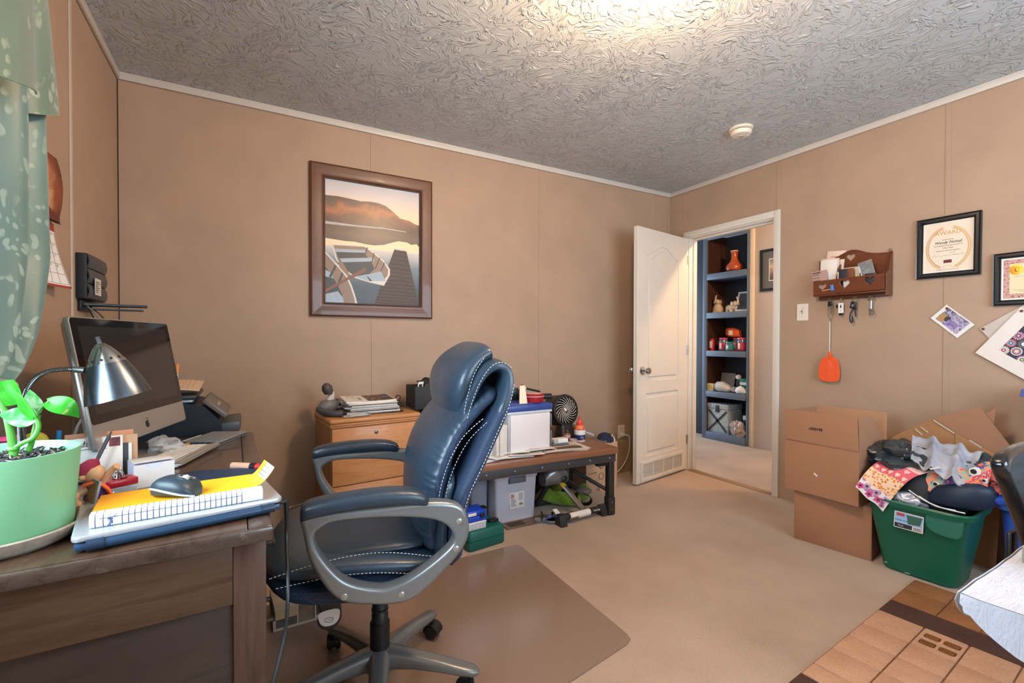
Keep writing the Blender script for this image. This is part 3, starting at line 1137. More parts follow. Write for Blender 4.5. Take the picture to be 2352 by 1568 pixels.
for s in 'btlr':
    rail(PW, PH, fw, s, FW if s in 'bt' else FWv, t)
iw, ih = PW - 2 * fw, PH - 2 * fw
G().plate([rrect(-iw / 2 - 0.004, -ih / 2 - 0.004, iw / 2 + 0.004, ih / 2 + 0.004, 0.001, 1), rrect(-iw / 2 + 0.006, -ih / 2 + 0.006, iw / 2 - 0.006, ih / 2 - 0.006, 0.001, 1)], 0.014, 0.001).build('inner_lip', M('dark_lip', '#2a1c16', 0.5), t)
# the print: flat ink areas, u 0..1 left to right and v 0..1 bottom to top
g = G()


def q(u, v):
    return ((u - 0.5) * iw, (v - 0.5) * ih)


def poly(pts, z, m, n=0):
    p = [q(*a) for a in pts]
    if n:
        p = [(a.x, a.y) for a in smooth_pts([(a[0], a[1], 0) for a in p], n)]
    g.flat(p, z, m)


PM = [mat_grad('print_sky', [(0.0, '#f6dcb4'), (0.35, '#efd6bd'), (0.7, '#d3cbcb'), (1.0, '#b9bcc4')], 'y', ih * 0.2, ih * 0.5, 0.35, 0.25, 4),
      mat_grad('print_hill', [(0.0, '#4f4033'), (0.4, '#7a5440'), (0.62, '#b26f47'), (0.8, '#6f5344'), (1.0, '#5d4a3f')], 'y', ih * 0.12, ih * 0.37, 0.35, 0.8, 9),
      mat_grad('print_water', [(0.0, '#262a2c'), (0.28, '#3b4347'), (0.62, '#74818c'), (0.85, '#cfc9c4'), (1.0, '#e4cdb0')], 'y', -ih * 0.5, ih * 0.05, 0.35, 0.12, 5),
      mat_grad('print_reflection', [(0.0, '#5a4a3e'), (0.5, '#6b5546'), (1.0, '#54463a')], 'y', 0.0, ih * 0.15, 0.35, 0.5, 9),
      M('print_mist', '#b9b3b0', 0.4), M('print_hull_white', '#d9d3cc', 0.4), M('print_hull_in', '#8d735f', 0.4), M('print_seat', '#9fb0bd', 0.4),
      M('print_dark', '#3a3838', 0.4), wood('print_dock', '#5a4a42', '#3e3531', 0.5, 'x', 30, 2.0), M('print_gap', '#2a2626', 0.5), M('print_oar', '#7e4a33', 0.4)]
poly([(0, 0.0), (1, 0), (1, 0.50), (0, 0.50)], 0.0050, 2)
poly([(0, 0.46), (1, 0.46), (1, 1), (0, 1)], 0.0052, 0)
hill = [(0, 0.86), (0.06, 0.862), (0.14, 0.865), (0.26, 0.858), (0.36, 0.85), (0.45, 0.858), (0.55, 0.855), (0.62, 0.84), (0.70, 0.80), (0.78, 0.75), (0.88, 0.74), (0.95, 0.715), (1, 0.71)]
poly([(0, 0.64)] + [(1, 0.645)] + hill[::-1], 0.0054, 1)
refl = [(0, 0.52), (0.1, 0.515), (0.2, 0.51), (0.3, 0.512), (0.42, 0.50), (0.5, 0.498), (0.6, 0.51), (0.7, 0.54), (0.76, 0.555), (0.86, 0.55), (0.9, 0.535), (0.96, 0.545), (1, 0.515)]
poly(refl + [(1, 0.65), (0, 0.65)], 0.0055, 3)
poly([(0, 0.655), (0.3, 0.65), (0.6, 0.655), (0.85, 0.643), (0.84, 0.638), (0.6, 0.645), (0.35, 0.637), (0, 0.632)], 0.0058, 4)
# dock
dock = [(0.715, 0.485), (0.845, 0.478), (0.99, 0.015), (0.50, 0.008), (0.58, 0.19)]
poly(dock, 0.0056, 9)
for k_ in range(15):
    v0 = 0.465 * (1 - k_ / 15) ** 1.25 + 0.01
    ul = 0.715 - (0.478 - v0) * 0.47
    ur = 0.845 + (0.478 - v0) * 0.31
    poly([(ul, v0), (ur, v0 - 0.012), (ur, v0 - 0.012 - 0.004), (ul, v0 - 0.005)], 0.0058, 10)
poly([(0.715, 0.487), (0.845, 0.481), (0.848, 0.472), (0.71, 0.478)], 0.0059, 4)
# far boat
boat = [(0.07, 0.475), (0.40, 0.487), (0.50, 0.44), (0.60, 0.375), (0.665, 0.31), (0.665, 0.26), (0.60, 0.165), (0.45, 0.185), (0.30, 0.215), (0.17, 0.28), (0.11, 0.36)]
poly(boat, 0.0060, 5)
poly([(0.09, 0.468), (0.395, 0.478), (0.50, 0.425), (0.595, 0.365), (0.645, 0.305), (0.64, 0.255), (0.60, 0.215), (0.44, 0.195), (0.30, 0.228), (0.185, 0.285), (0.125, 0.36)], 0.0062, 6)
poly([(0.11, 0.43), (0.38, 0.44), (0.47, 0.36), (0.50, 0.30), (0.42, 0.235), (0.30, 0.232), (0.20, 0.285), (0.14, 0.36)], 0.0064, 8)
poly([(0.10, 0.44), (0.40, 0.452), (0.42, 0.43), (0.115, 0.415)], 0.0066, 7)
poly([(0.145, 0.365), (0.49, 0.395), (0.50, 0.365), (0.17, 0.335)], 0.0067, 7)
poly([(0.30, 0.228), (0.44, 0.255), (0.57, 0.285), (0.60, 0.235), (0.62, 0.205), (0.595, 0.175), (0.45, 0.19)], 0.0067, 7)
poly([(0.30, 0.224), (0.44, 0.197), (0.62, 0.206), (0.60, 0.168), (0.45, 0.185)], 0.0069, 5)
for a, b in (((0.42, 0.475), (0.40, 0.42)), ((0.49, 0.435), (0.47, 0.36)), ((0.55, 0.40), (0.50, 0.30)), ((0.60, 0.36), (0.56, 0.285))):
    poly([a, (a[0] + 0.012, a[1]), (b[0] + 0.012, b[1]), b], 0.0070, 8)
poly([(0.42, 0.235), (0.43, 0.235), (0.475, 0.20), (0.455, 0.197)], 0.0070, 10)
# near boat
nb = [(0, 0.42), (0.05, 0.38), (0.15, 0.30), (0.22, 0.235), (0.27, 0.15), (0.31, 0.05), (0.325, 0.0), (0, 0)]
poly(nb, 0.0071, 5)
poly([(0, 0.405), (0.05, 0.365), (0.14, 0.285), (0.21, 0.22), (0.255, 0.14), (0.295, 0.04), (0.30, 0.0), (0, 0)], 0.0073, 6)
poly([(0, 0.30), (0.06, 0.24), (0.12, 0.16), (0.17, 0.08), (0.19, 0.0), (0, 0)], 0.0075, 8)
poly([(0, 0.27), (0.055, 0.25), (0.09, 0.20), (0, 0.215)], 0.0077, 7)
poly([(0, 0.07), (0.13, 0.10), (0.18, 0.05), (0.19, 0.0), (0, 0.0)], 0.0077, 7)
poly([(0.10, 0.31), (0.12, 0.30), (0.06, 0.20), (0.045, 0.215)], 0.0078, 8)
poly([(0.17, 0.255), (0.185, 0.245), (0.12, 0.10), (0.10, 0.115)], 0.0078, 8)
poly([(0.0, 0.105), (0.24, 0.225), (0.40, 0.305), (0.415, 0.285), (0.25, 0.205), (0.0, 0.08)], 0.0080, 11)
poly([(0.26, 0.235), (0.40, 0.308), (0.415, 0.30), (0.41, 0.275), (0.27, 0.21)], 0.0081, 11)
poly([(0.13, 0.335), (0.17, 0.345), (0.25, 0.235), (0.23, 0.225), (0.15, 0.29)], 0.0081, 6)
g.build('print', PM, t, smooth=False)

# ------------------------------------------------------------------ certificates on the right wall
BLKF = M('black_frame_lacquer', '#191b1e', 0.28, coat=0.3)
CERT = M('certificate_paper', '#e9dac6', 0.6)
FPROF = [(0, 0), (0, 0.016), (0.06, 0.021), (0.22, 0.017), (0.30, 0.021), (0.62, 0.021), (0.85, 0.010), (0.95, 0.012), (1.0, 0.009), (1.0, 0.0)]
aw, ah = 0.270, 0.3335
X = on_right((1.190 + 0.920) / 2, (1.479 + 1.8125) / 2) @ RZ(-0.3)
t = thing('award_certificate', 'black framed award certificate with a golden laurel on the right wall', 'framed certificate', X)
for s in 'btlr':
    rail(aw, ah, 0.030, s, BLKF, t, FPROF)
w2, h2 = aw - 0.06, ah - 0.06
G().box(-w2 / 2 - 0.002, -h2 / 2 - 0.002, 0.002, w2 / 2 + 0.002, h2 / 2 + 0.002, 0.005).build('backing_paper', CERT, t)
G().plate([rrect(-w2 / 2 - 0.001, -h2 / 2 - 0.001, w2 / 2 + 0.001, h2 / 2 + 0.001, 0.0005, 1), rrect(-w2 / 2 + 0.003, -h2 / 2 + 0.003, w2 / 2 - 0.003, h2 / 2 - 0.003, 0.0005, 1)], 0.003, 0.0005, X=T(0, 0, 0.005)).build('inner_line', M('white_line', '#e6e2dc', 0.4), t)
for side in (-1, 1):
    g = G()
    for k_ in range(34):
        a = R(-72 + 142 * k_ / 33)
        ex, ey = 0.088, 0.112
        x, y = side * ex * math.cos(a), ey * math.sin(a) - 0.006
        ta = math.atan2(ey * math.cos(a), -side * ex * math.sin(a))
        for d in (-1, 1):
            b = ta + d * R(28)
            ln = 0.017
            ux, uy = math.cos(b), math.sin(b)
            g.flat([(x, y), (x + ux * ln * .5 - uy * 0.0018, y + uy * ln * .5 + ux * 0.0018), (x + ux * ln, y + uy * ln), (x + ux * ln * .5 + uy * 0.0018, y + uy * ln * .5 - ux * 0.0018)], 0.0054)
    g.build('laurel_print', GOLD, t, smooth=False)
g = G()
P = T(0, 0, 0.0056)
g.text('AWARD', 0.030, P @ T(0, 0.076, 0), 1)
for s, y, sz in (('presented to', 0.040, 0.0095), ('In recognition and appreciation of', 0.008, 0.0088), ('One Year', -0.006, 0.0115), ('of Service and Commitment', -0.020, 0.0088)):
    g.text(s, sz, P @ T(0, y, 0), 0, 0.2)
g.text('Wendy Nohejl', 0.019, P @ T(0, 0.024, 0), 0, 0.25, offset=0.0002)
g.text('February 12, 2014', 0.006, P @ T(0.045, -0.046, 0), 0)
g.text('Mortgage Investors Association, Inc.', 0.0065, P @ T(0, -0.123, 0), 0)
for pts in ([(-0.065, -0.052), (-0.055, -0.04), (-0.05, -0.05), (-0.035, -0.043), (-0.03, -0.052), (-0.015, -0.046), (0.01, -0.047), (0.03, -0.046)], [(0.005, -0.03), (0.015, -0.036), (0.03, -0.028), (0.026, -0.038)]):
    g.tube([(a, b, 0.0056) for a, b in pts], 0.0005, 4, m=2)
g.tube(smooth_pts([(-0.026, -0.115, 0.0056), (0, -0.100, 0.0056), (0.026, -0.115, 0.0056)], 5, False), 0.0005, 4, m=1)
g.build('lettering', [INK, GOLD, M('pencil_grey', '#8d8376', 0.6)], t, smooth=False)
G().flat([(-0.017, -0.088), (0.017, -0.088), (0.017, -0.071), (-0.017, -0.071)], 0.0055).flat([(-0.015, -0.0865), (0.015, -0.0865), (0.015, -0.0725), (-0.015, -0.0725)], 0.0057, 1).build('seal_print', [INK, M('seal_red', '#6a2228', 0.5)], t, smooth=False)

cw, ch = 0.34, 0.2645
X = on_right(0.874 - cw / 2, 1.441)
t = thing('training_certificate', 'black framed certificate with red border and gold seal, cut by the photo edge', 'framed certificate', X)
for s in 'btlr':
    rail(cw, ch, 0.028, s, BLKF, t, FPROF)
w2, h2 = cw - 0.056, ch - 0.056
G().box(-w2 / 2 - 0.002, -h2 / 2 - 0.002, 0.002, w2 / 2 + 0.002, h2 / 2 + 0.002, 0.005).build('backing_paper', PAPER, t)
G().plate([rrect(-w2 / 2 + 0.008, -h2 / 2 + 0.008, w2 / 2 - 0.008, h2 / 2 - 0.008, 0.001, 1), rrect(-w2 / 2 + 0.030, -h2 / 2 + 0.030, w2 / 2 - 0.030, h2 / 2 - 0.030, 0.001, 1)], 0.0006, X=T(0, 0, 0.005)).build('border_print', mat_dots('red_guilloche', '#c9a195', '#a1594f', 90, 0.32, '#d9bdb2', 0.6), t)
G().flat([(-w2 / 2 + 0.03, -h2 / 2 + 0.03), (w2 / 2 - 0.03, -h2 / 2 + 0.03), (w2 / 2 - 0.03, h2 / 2 - 0.03), (-w2 / 2 + 0.03, h2 / 2 - 0.03)], 0.0055).build('centre_paper', M('pale_yellow_paper', '#ecd9b0', 0.6), t)
g = G().lathe([(0, 0), (0.023, 0), (0.0235, 0.001), (0.018, 0.0014), (0, 0.0014)], 30)
for k_ in range(24):
    g.box(0.021, -0.002, 0, 0.0255, 0.002, 0.001, X=RZ(k_ * 15))
g.ball((0.002, 0, 0.001), 0.010, 0.012, 0.002, 10)
g.build('gold_seal', M('gold_foil', '#e0a53a', 0.3, 0.6), t, X=T(-w2 / 2 + 0.053, h2 / 2 - 0.060, 0.0055))
g = G()
P = T(0, 0, 0.0057)
g.text('Certificate', 0.026, P @ T(0.02, 0.058, 0), 0)
g.text('of Completion', 0.013, P @ T(0.02, 0.036, 0), 0)
g.text('SUPERVISORY TRAINING', 0.0135, P @ T(0.02, -0.020, 0), 0, offset=0.0005)
g.text('presented for the course', 0.007, P @ T(0.0, -0.003, 0), 0)
g.text('Completed with distinction', 0.007, P @ T(0.0, -0.036, 0), 0)
g.text('Program Instructor', 0.0065, P @ T(-0.055, -0.062, 0), 0)
for y in (0.010, -0.056):
    g.flat([(-0.10, y), (0.10, y), (0.10, y + 0.0008), (-0.10, y + 0.0008)], 0.0057)
g.build('lettering', INK, t, smooth=False)


def pin(parent, x, y, z=0.002):
    return G().lathe([(0, 0), (0.0055, 0), (0.0065, 0.003), (0.004, 0.006), (0, 0.0068)], 14).build('push_pin', M('copper_pin', '#8a4b34', 0.3, 0.6), parent, X=T(x, y, z))


# small pinned card
X = on_right(1.034, 1.238, 0.005) @ RZ(-44.5)
t = thing('photo_card', 'small white-bordered card with a purple stone picture pinned to the wall', 'card', X)
cw, ch = 0.160, 0.098
G().box(-cw / 2, -ch / 2, 0, cw / 2, ch / 2, 0.0012).build('card', PAPER, t)
g = G()
AM = [mat_multi('stone_print', ['#35323a', '#6d6a80', '#bdb6c8', '#7c6b9a', '#4a4660', '#c9c4cc'], 26, 0.4, 2.0), M('tan_shell', '#b08a5a', 0.5), mat_multi('purple_stone', ['#5d4f86', '#8f7fb4', '#b7a6cf', '#4a4474'], 30, 0.4, 1.5), M('pale_mauve', '#b79cc0', 0.5), M('shell_dark', '#3b3732', 0.5), M('stone_edge', '#d9d4da', 0.5)]
g.flat(rrect(-cw / 2 + 0.018, -ch / 2 + 0.012, cw / 2 - 0.018, ch / 2 - 0.006, 0.003), 0.0014, 0)
g.flat(circ(-0.044, -0.012, 0.020, 14, 0.024), 0.0016, 1)
g.flat(circ(-0.022, -0.004, 0.013, 12, 0.016), 0.0017, 4)
g.flat(circ(0.012, -0.008, 0.031, 16, 0.019), 0.0016, 5)
g.flat(circ(0.012, -0.009, 0.029, 16, 0.017), 0.0018, 2)
g.flat(circ(0.006, -0.027, 0.026, 14, 0.009), 0.0019, 2)
for i, (a, b, r) in enumerate(((0.05, -0.02, 0.011), (0.045, 0.004, 0.012), (0.053, 0.022, 0.009), (0.03, 0.021, 0.011), (0.052, -0.034, 0.008), (0.034, -0.034, 0.008), (0.002, 0.026, 0.011), (-0.02, 0.028, 0.010))):
    g.flat(circ(a, b, r, 12, r * 0.8), 0.0019 + i * 5e-5, 5)
    g.flat(circ(a, b, r * 0.85, 12, r * 0.66), 0.0022 + i * 5e-5, 3 if b < 0 else 2)
g.build('print', AM, t, smooth=False)
pin(t, -cw / 2 + 0.016, ch / 2 - 0.012)
# two matted sheets pinned at the photo's edge
X = on_right(0.925, 1.195, 0.003) @ RZ(35.6)
t = thing('blank_sheet', 'plain white matted sheet pinned crooked behind the mandala print', 'sheet', X)
G().box(0, -0.20, 0, 0.30, 0, 0.003, 0.0005).build('sheet', M('off_white_mat', '#cfc6bd', 0.7), t)
G().box(0.004, -0.16, 0.003, 0.006, -0.005, 0.006).build('folded_edge', M('off_white_mat', '#cfc6bd', 0.7), t)
pin(t, 0.012, -0.010, 0.003)
X = on_right(0.937, 1.069, 0.010) @ RZ(54.5)
t = thing('mandala_print', 'white matted print of colourful mandala discs pinned at the photo edge', 'print', X)
bw = 0.062
G().plate([rrect(0, -0.36, 0.28, 0, 0.001, 1), rrect(bw, -0.36 + bw, 0.28 - bw, -bw, 0.0005, 1)], 0.004, 0.0006).build('mat_board', M('white_mat_board', '#e6ddd3', 0.7), t)
g = G()
cols = ['#2a2f3c', '#7c5f9a', '#b04a5a', '#2f7f7a', '#d9c98a', '#e8e2dc', '#3f5f9a', '#8a3f4a', '#c98fb0', '#5a7a3f', '#d06a5a']
MM = [M('mandala_' + c[1:], c, 0.5) for c in cols]
g.flat([(bw - 0.002, -0.36 + bw), (0.28 - bw, -0.36 + bw), (0.28 - bw, -bw + 0.002), (bw - 0.002, -bw + 0.002)], 0.0010, 0)
rnd = random.Random(4)
k_ = 0
for j in range(6):
    for i in range(4):
        r = 0.021
        x = bw + 0.012 + i * 0.044 + (j % 2) * 0.022
        y = -bw - 0.014 - j * 0.040
        if x > 0.28 - bw - 0.015 or y < -0.36 + bw + 0.015:
            continue
        cs = rnd.sample(range(1, 11), 4)
        for q_, (rr, c) in enumerate(((1.0, cs[0]), (0.78, cs[1]), (0.45, cs[2]), (0.18, 5))):
            g.flat(circ(x, y, r * rr, 16), 0.0013 + q_ * 0.0002, c)
        for a in range(12):
            an = 2 * PI * a / 12
            g.flat([(x + math.cos(an) * r * 0.42, y + math.sin(an) * r * 0.42), (x + math.cos(an - .1) * r * 0.9, y + math.sin(an - .1) * r * 0.9), (x + math.cos(an + .1) * r * 0.9, y + math.sin(an + .1) * r * 0.9)], 0.0019, cs[3])
g.build('print', MM, t, smooth=False)
pin(t, 0.268, -0.014, 0.004)

# ------------------------------------------------------------------ light switch, outlet
t = thing('light_switch', 'white light switch plate beside the door frame', 'light switch', on_right(1.820, 1.328))
G().plate([rrect(-0.037, -0.058, 0.037, 0.058, 0.004)], 0.006, 0.002).build('plate', M('switch_white', '#e6dccf', 0.35), t)
G().box(-0.005, -0.012, 0.005, 0.005, 0.012, 0.008, 0.001).build('slot', M('slot_grey', '#b5aa9c', 0.5), t)
G().box(-0.004, -0.002, 0.006, 0.004, 0.009, 0.018, 0.001, X=RX(-20)).build('toggle', M('toggle_grey', '#8d8375', 0.4), t)
for s in (-1, 1):
    G().lathe([(0, 0.006), (0.003, 0.006), (0.002, 0.0075), (0, 0.0075)], 8, X=T(0, 0.03 * s, 0)).build('screw', STEEL, t)
t = thing('wall_outlet', 'white wall outlet low on the back wall beside the open door', 'outlet', on_back(2.745, 0.355))
G().plate([rrect(-0.035, -0.057, 0.035, 0.057, 0.004)], 0.006, 0.002).build('plate', M('switch_white', '#e6dccf', 0.35), t)
for s in (-1, 1):
    G().plate([rrect(-0.016, -0.013, 0.016, 0.013, 0.008)], 0.003, 0.001, X=T(0, 0.022 * s, 0.005)).build('socket', M('socket_white', '#d5cbbd', 0.4), t)
t = thing('phone_charger', 'white plug and cord hanging from the wall outlet behind the paper bag', 'cord', on_back(2.745, 0.355))
G().box(-0.014, -0.036, 0.009, 0.014, -0.008, 0.035, 0.004).build('plug', M('plug_white', '#dfd8cf', 0.4), t)
G().tube(smooth_pts([(0.01, -0.024, 0.035), (0.035, -0.03, 0.055), (0.05, -0.08, 0.05), (0.05, -0.16, 0.045), (0.02, -0.24, 0.04), (-0.05, -0.31, 0.04), (-0.15, -0.345, 0.05)], 6, False), 0.0045, 8).build('cable', M('cord_white', '#dcd6ce', 0.4), t)

# ------------------------------------------------------------------ heart key rack with letters
OW = wood('cherry_wood', '#6f3a20', '#54290f', 0.35, 'x', 10, 1.2, 0.05, 0.25)
X = on_right(1.712, 1.400)
t = thing('key_rack', 'reddish wooden letter and key rack with heart cut-outs on the right wall', 'key rack', X)
W_ = 0.405
top = [(0, 0.0), (W_, 0.0), (W_, 0.268)]
for i in range(1, 24):
    u = i / 24
    top.append((W_ - u * W_, 0.262 + 0.045 * math.exp(-((u - 0.52) / 0.20) ** 2)))
top.append((0, 0.262))
G().plate([top, heart(0.188, 0.262, 0.026)], 0.008, 0.002, X=T(0, 0, 0.001)).build('back_board', OW, t)
front = [(0.0, 0.030), (W_ - 0.008, 0.034), (W_ - 0.008, 0.128), (0.3, 0.128), (0.15, 0.125), (0.0, 0.122)]
ff = G().plate([front, heart(0.056, 0.083, 0.0255), heart(0.187, 0.090, 0.029), heart(0.322, 0.096, 0.029)], 0.008, 0.0015, X=T(0, 0, 0.070)).build('front_board', OW, t)
G().box(0, 0.022, 0.008, W_ - 0.004, 0.030, 0.076, 0.002).build('bottom_board', OW, t)
G().box(0, 0.03, 0.008, 0.007, 0.16, 0.071, 0.002).build('side_board', OW, t)
G().plate([[(0.006, 0.0), (0.080, 0.0), (0.080, 0.13), (0.05, 0.15), (0.035, 0.20), (0.02, 0.24), (0.008, 0.262), (0.006, 0.262)]], 0.008, 0.0015, X=T(W_ - 0.004, 0, 0) @ RY(-90) @ T(0, 0, -0.008)).build('side_board', OW, t)
for xx in (0.130, 0.262):
    G().plate([[(0.008, 0.03), (0.066, 0.03), (0.066, 0.14), (0.05, 0.165), (0.045, 0.19), (0.03, 0.215), (0.008, 0.225)]], 0.006, 0.001, X=T(xx, 0, 0) @ RY(-90) @ T(0, 0, -0.006)).build('divider', OW, t)
G().box(0.01, -0.002, 0.002, W_ - 0.004, 0.021, 0.014, 0.002).build('hook_rail', OW, t)
HK = []
for xx in (0.080, 0.144, 0.222, 0.308):
    HK.append(xx)
    G().tube(smooth_pts([(xx, 0.010, 0.012), (xx, 0.010, 0.026), (xx, 0.000, 0.034), (xx, -0.006, 0.030), (xx, -0.004, 0.024)], 4, False), 0.0022, 6).build('hook', M('brass_hook', '#b99a5a', 0.3, 0.8), t)
G().tube([(W_ - 0.01 + 0.008 * math.cos(a), 0.272 + 0.008 * math.sin(a), 0.006) for a in [2 * PI * i / 12 for i in range(12)]], 0.0015, 6, closed=True).build('hanger_ring', CHROME, t)
# the contents
ENV = M('pinkish_envelope', '#e3cbbb', 0.7)


def rack(name, g, mats, label, cat, group=None):
    return one(name, g, mats, label, cat, X, group)


rack('envelope', G().box(-0.055, 0.0, 0.0, 0.055, 0.285, 0.003, 0.0005, X=T(0.075, 0.032, 0.018) @ RZ(-6) @ RX(-3)).box(-0.03, 0.245, 0.0031, 0.03, 0.248, 0.0033, 0, 1, X=T(0.075, 0.032, 0.018) @ RZ(-6) @ RX(-3)), [ENV, INKR], 'tallest pink envelope at the back left of the key rack', 'envelope', 'letters in the key rack')
g = G().box(-0.052, 0, 0, 0.052, 0.235, 0.004, 0.0005)
for i in range(5):
    g.flat([(-0.045 + i * 0.011, 0.13), (-0.041 + i * 0.011, 0.13), (-0.041 + i * 0.011, 0.18), (-0.045 + i * 0.011, 0.18)], 0.0043, 1)
g.text('IS', 0.022, T(0.030, 0.155, 0.0044) @ RZ(-90), 2, offset=0.001)
g.flat([(0.026, 0.13), (0.038, 0.13), (0.033, 0.14)], 0.0043, 2)
t2 = one('envelope', g, [ENV, M('grey_print', '#a89a92', 0.7), INK], 'printed pink envelope with bold black marks in the key rack', 'envelope', X @ T(0.066, 0.032, 0.030) @ RZ(-4), 'letters in the key rack')
t2 = one('envelope', G().box(-0.050, 0, 0, 0.050, 0.225, 0.003, 0.0005), M('white_envelope', '#e8e0d8', 0.7), 'white envelope wedged at the right of the pink letters in the rack', 'envelope', X @ T(0.073, 0.032, 0.040) @ RZ(-1), 'letters in the key rack')
g = G().grid(lambda u, v: (-0.045 + 0.09 * u, 0.155 * v, 0.014 * math.sin(v * 2.0) + 0.016 * v * v * (1 - u) + 0.008 * u), 6, 8, 0, None, 0.001)
g.flat([(-0.04, 0.14), (0.01, 0.14), (0.01, 0.147), (-0.04, 0.147)], 0.0285, 1)
for k_ in range(3):
    g.flat([(-0.04, 0.128 - k_ * 0.018), (0.0, 0.128 - k_ * 0.018), (0.0, 0.131 - k_ * 0.018), (-0.04, 0.131 - k_ * 0.018)], 0.0270 - k_ * 0.002, 1)
one('receipt', g, [M('mauve_slip', '#b6938a', 0.7), M('slip_print', '#4d3535', 0.7)], 'curled mauve paper slip leaning out at the front left of the key rack', 'receipt', X @ T(0.048, 0.034, 0.052) @ RZ(5), None)
one('cream_folder', G().box(0, 0, 0, 0.105, 0.16, 0.006, 0.001), CREAM, 'cream card folder behind the brown wallet in the key rack', 'folder', X @ T(0.142, 0.034, 0.018) @ RZ(1))
t = thing('wallet', 'brown and dark blue wallet in the middle slot of the key rack', 'wallet', X @ T(0.140, 0.066, 0.046))
G().box(0, 0, 0, 0.062, 0.120, 0.010, 0.003).build('cover', M('dark_navy_leather', '#2c2c3c', 0.5), t)
G().box(0.052, 0, 0.0005, 0.085, 0.120, 0.0115, 0.003).build('flap', M('brown_leather', '#7a4526', 0.5), t)
G().box(-0.006, 0, 0.001, 0.001, 0.105, 0.009, 0.0005).build('notes', PAPER, t)
t = thing('cassette_case', 'clear plastic case with a black and red insert tilted in the key rack', 'case', X @ T(0.278, 0.070, 0.046) @ RZ(14))
G().box(0, 0, 0, 0.075, 0.125, 0.014, 0.002).build('insert', M('insert_black', '#22252a', 0.3), t)
G().box(0, 0, 0.0001, 0.012, 0.12, 0.0148, 0.001).build('spine', M('spine_white', '#d8d4d0', 0.5), t)
G().box(0.016, 0.004, 0.0142, 0.05, 0.038, 0.0152).build('label', M('coral_label', '#d6484c', 0.4), t)
g = G()
for a, b, r in ((0.03, 0.075, 0.010), (0.05, 0.08, 0.009), (0.042, 0.058, 0.010), (0.028, 0.10, 0.007)):
    g.plate([circ(a, b, r), circ(a, b, r * 0.55)], 0.0006, X=T(0, 0, 0.0142))
g.build('reel_print', STEEL, t)
G().box(0.004, -0.002, 0.0155, 0.082, 0.14, 0.017, 0.0005).build('film', clear_mat('case_film', '#dfe6ea', 0.12, 0.16), t)
one('white_card', G().box(0, 0, 0, 0.045, 0.085, 0.002, 0.0004), PAPER, 'white printed card showing through the middle heart of the key rack', 'card', X @ T(0.172, 0.034, 0.060))
one('notebook', G().box(0, 0, 0, 0.06, 0.105, 0.006, 0.001), M('charcoal_card', '#2e2f33', 0.5), 'dark thin notebook behind the right heart of the key rack', 'notebook', X @ T(0.292, 0.034, 0.062))
one('cigarette_lighter', G().box(-0.009, -0.02, 0, 0.009, 0.02, 0.010, 0.003).box(-0.06, -0.010, 0.0, -0.008, -0.003, 0.006, 0.002, m=1), [M('sky_blue_tab', '#4a83c9', 0.4), M('tan_strap', '#c98d6a', 0.5)], 'small blue tab with a tan strap hung on the rack front', 'tag', X @ T(0.118, 0.070, 0.079) @ RZ(8))


# keys on the hooks
def ring(g, x, y, z, r, th=0.0014, m=0):
    return g.tube([(x + r * math.cos(a), y + r * math.sin(a), z) for a in [2 * PI * i / 14 for i in range(14)]], th, 6, m, closed=True)


def key(g, x, y, z, ang, ln=0.05, m=0):
    P = T(x, y, z) @ RZ(ang)
    g.plate([circ(0, -0.011, 0.011, 14), circ(0, -0.005, 0.003, 8)], 0.002, 0, m, P)
    pts = [(-0.004, -0.020), (-0.004, -ln), (0, -ln - 0.004), (0.004, -ln)]
    for k in range(6):
        yy = -ln + 0.004 + k * (ln - 0.028) / 6
        pts += [(0.004, yy), (0.0018, yy + 0.002)]
    pts += [(0.004, -0.020)]
    return g.plate([pts], 0.002, 0, m, P)


def keyset(i, label):
    return thing('key_ring', label, 'keys', X @ T(HK[i], -0.006, 0.028), 'keys hanging from the rack')


KST = M('key_nickel', '#a7a49e', 0.3, 0.9)
t = keyset(0, 'dark clip with a small key on the leftmost hook, beside the swatter wire')
key(G(), 0.006, -0.03, 0.008, 2, 0.055).build('key', KST, t)
G().box(-0.011, -0.04, -0.003, 0.015, -0.006, 0.010, 0.003).build('clip', BLACK, t)
ring(G(), 0, -0.004, 0, 0.008).build('ring', CHROME, t)
t = keyset(1, 'keys with a white printed tag on the second hook from the left')
ring(G(), 0, -0.006, 0, 0.012).build('ring', CHROME, t)
G().plate([rrect(-0.015, -0.085, 0.015, -0.02, 0.003)], 0.004, 0.001).build('tag', PAPER, t)
G().flat(circ(0.001, -0.07, 0.005, 10), 0.0045, 1).flat([(-0.004, -0.05), (0.005, -0.055), (0.003, -0.03), (-0.002, -0.035)], 0.0045).build('tag_print', [INK, M('tag_pale', '#d9b9b0', 0.6)], t, smooth=False)
G().box(-0.011, -0.10, -0.004, 0.012, -0.085, 0.006, 0.003).build('end_cap', BLACK, t)
G().box(-0.032, -0.05, -0.006, -0.014, -0.03, 0.0, 0.004).build('fob', BLACK, t)
t = keyset(2, 'car keys with black remote and leather strap on the third hook')
ring(G(), 0, -0.004, 0, 0.017, 0.002).build('ring', CHROME, t)
G().box(-0.014, -0.062, 0.0, 0.018, -0.018, 0.012, 0.005, X=RZ(-12)).build('remote', BLACK, t)
G().box(-0.004, -0.05, 0.0115, 0.006, -0.034, 0.0128, 0.001, X=RZ(-12)).build('button', GREY, t)
key(G(), 0.002, -0.05, 0.004, 6, 0.06).build('key', M('key_head_black', '#33312f', 0.4), t)
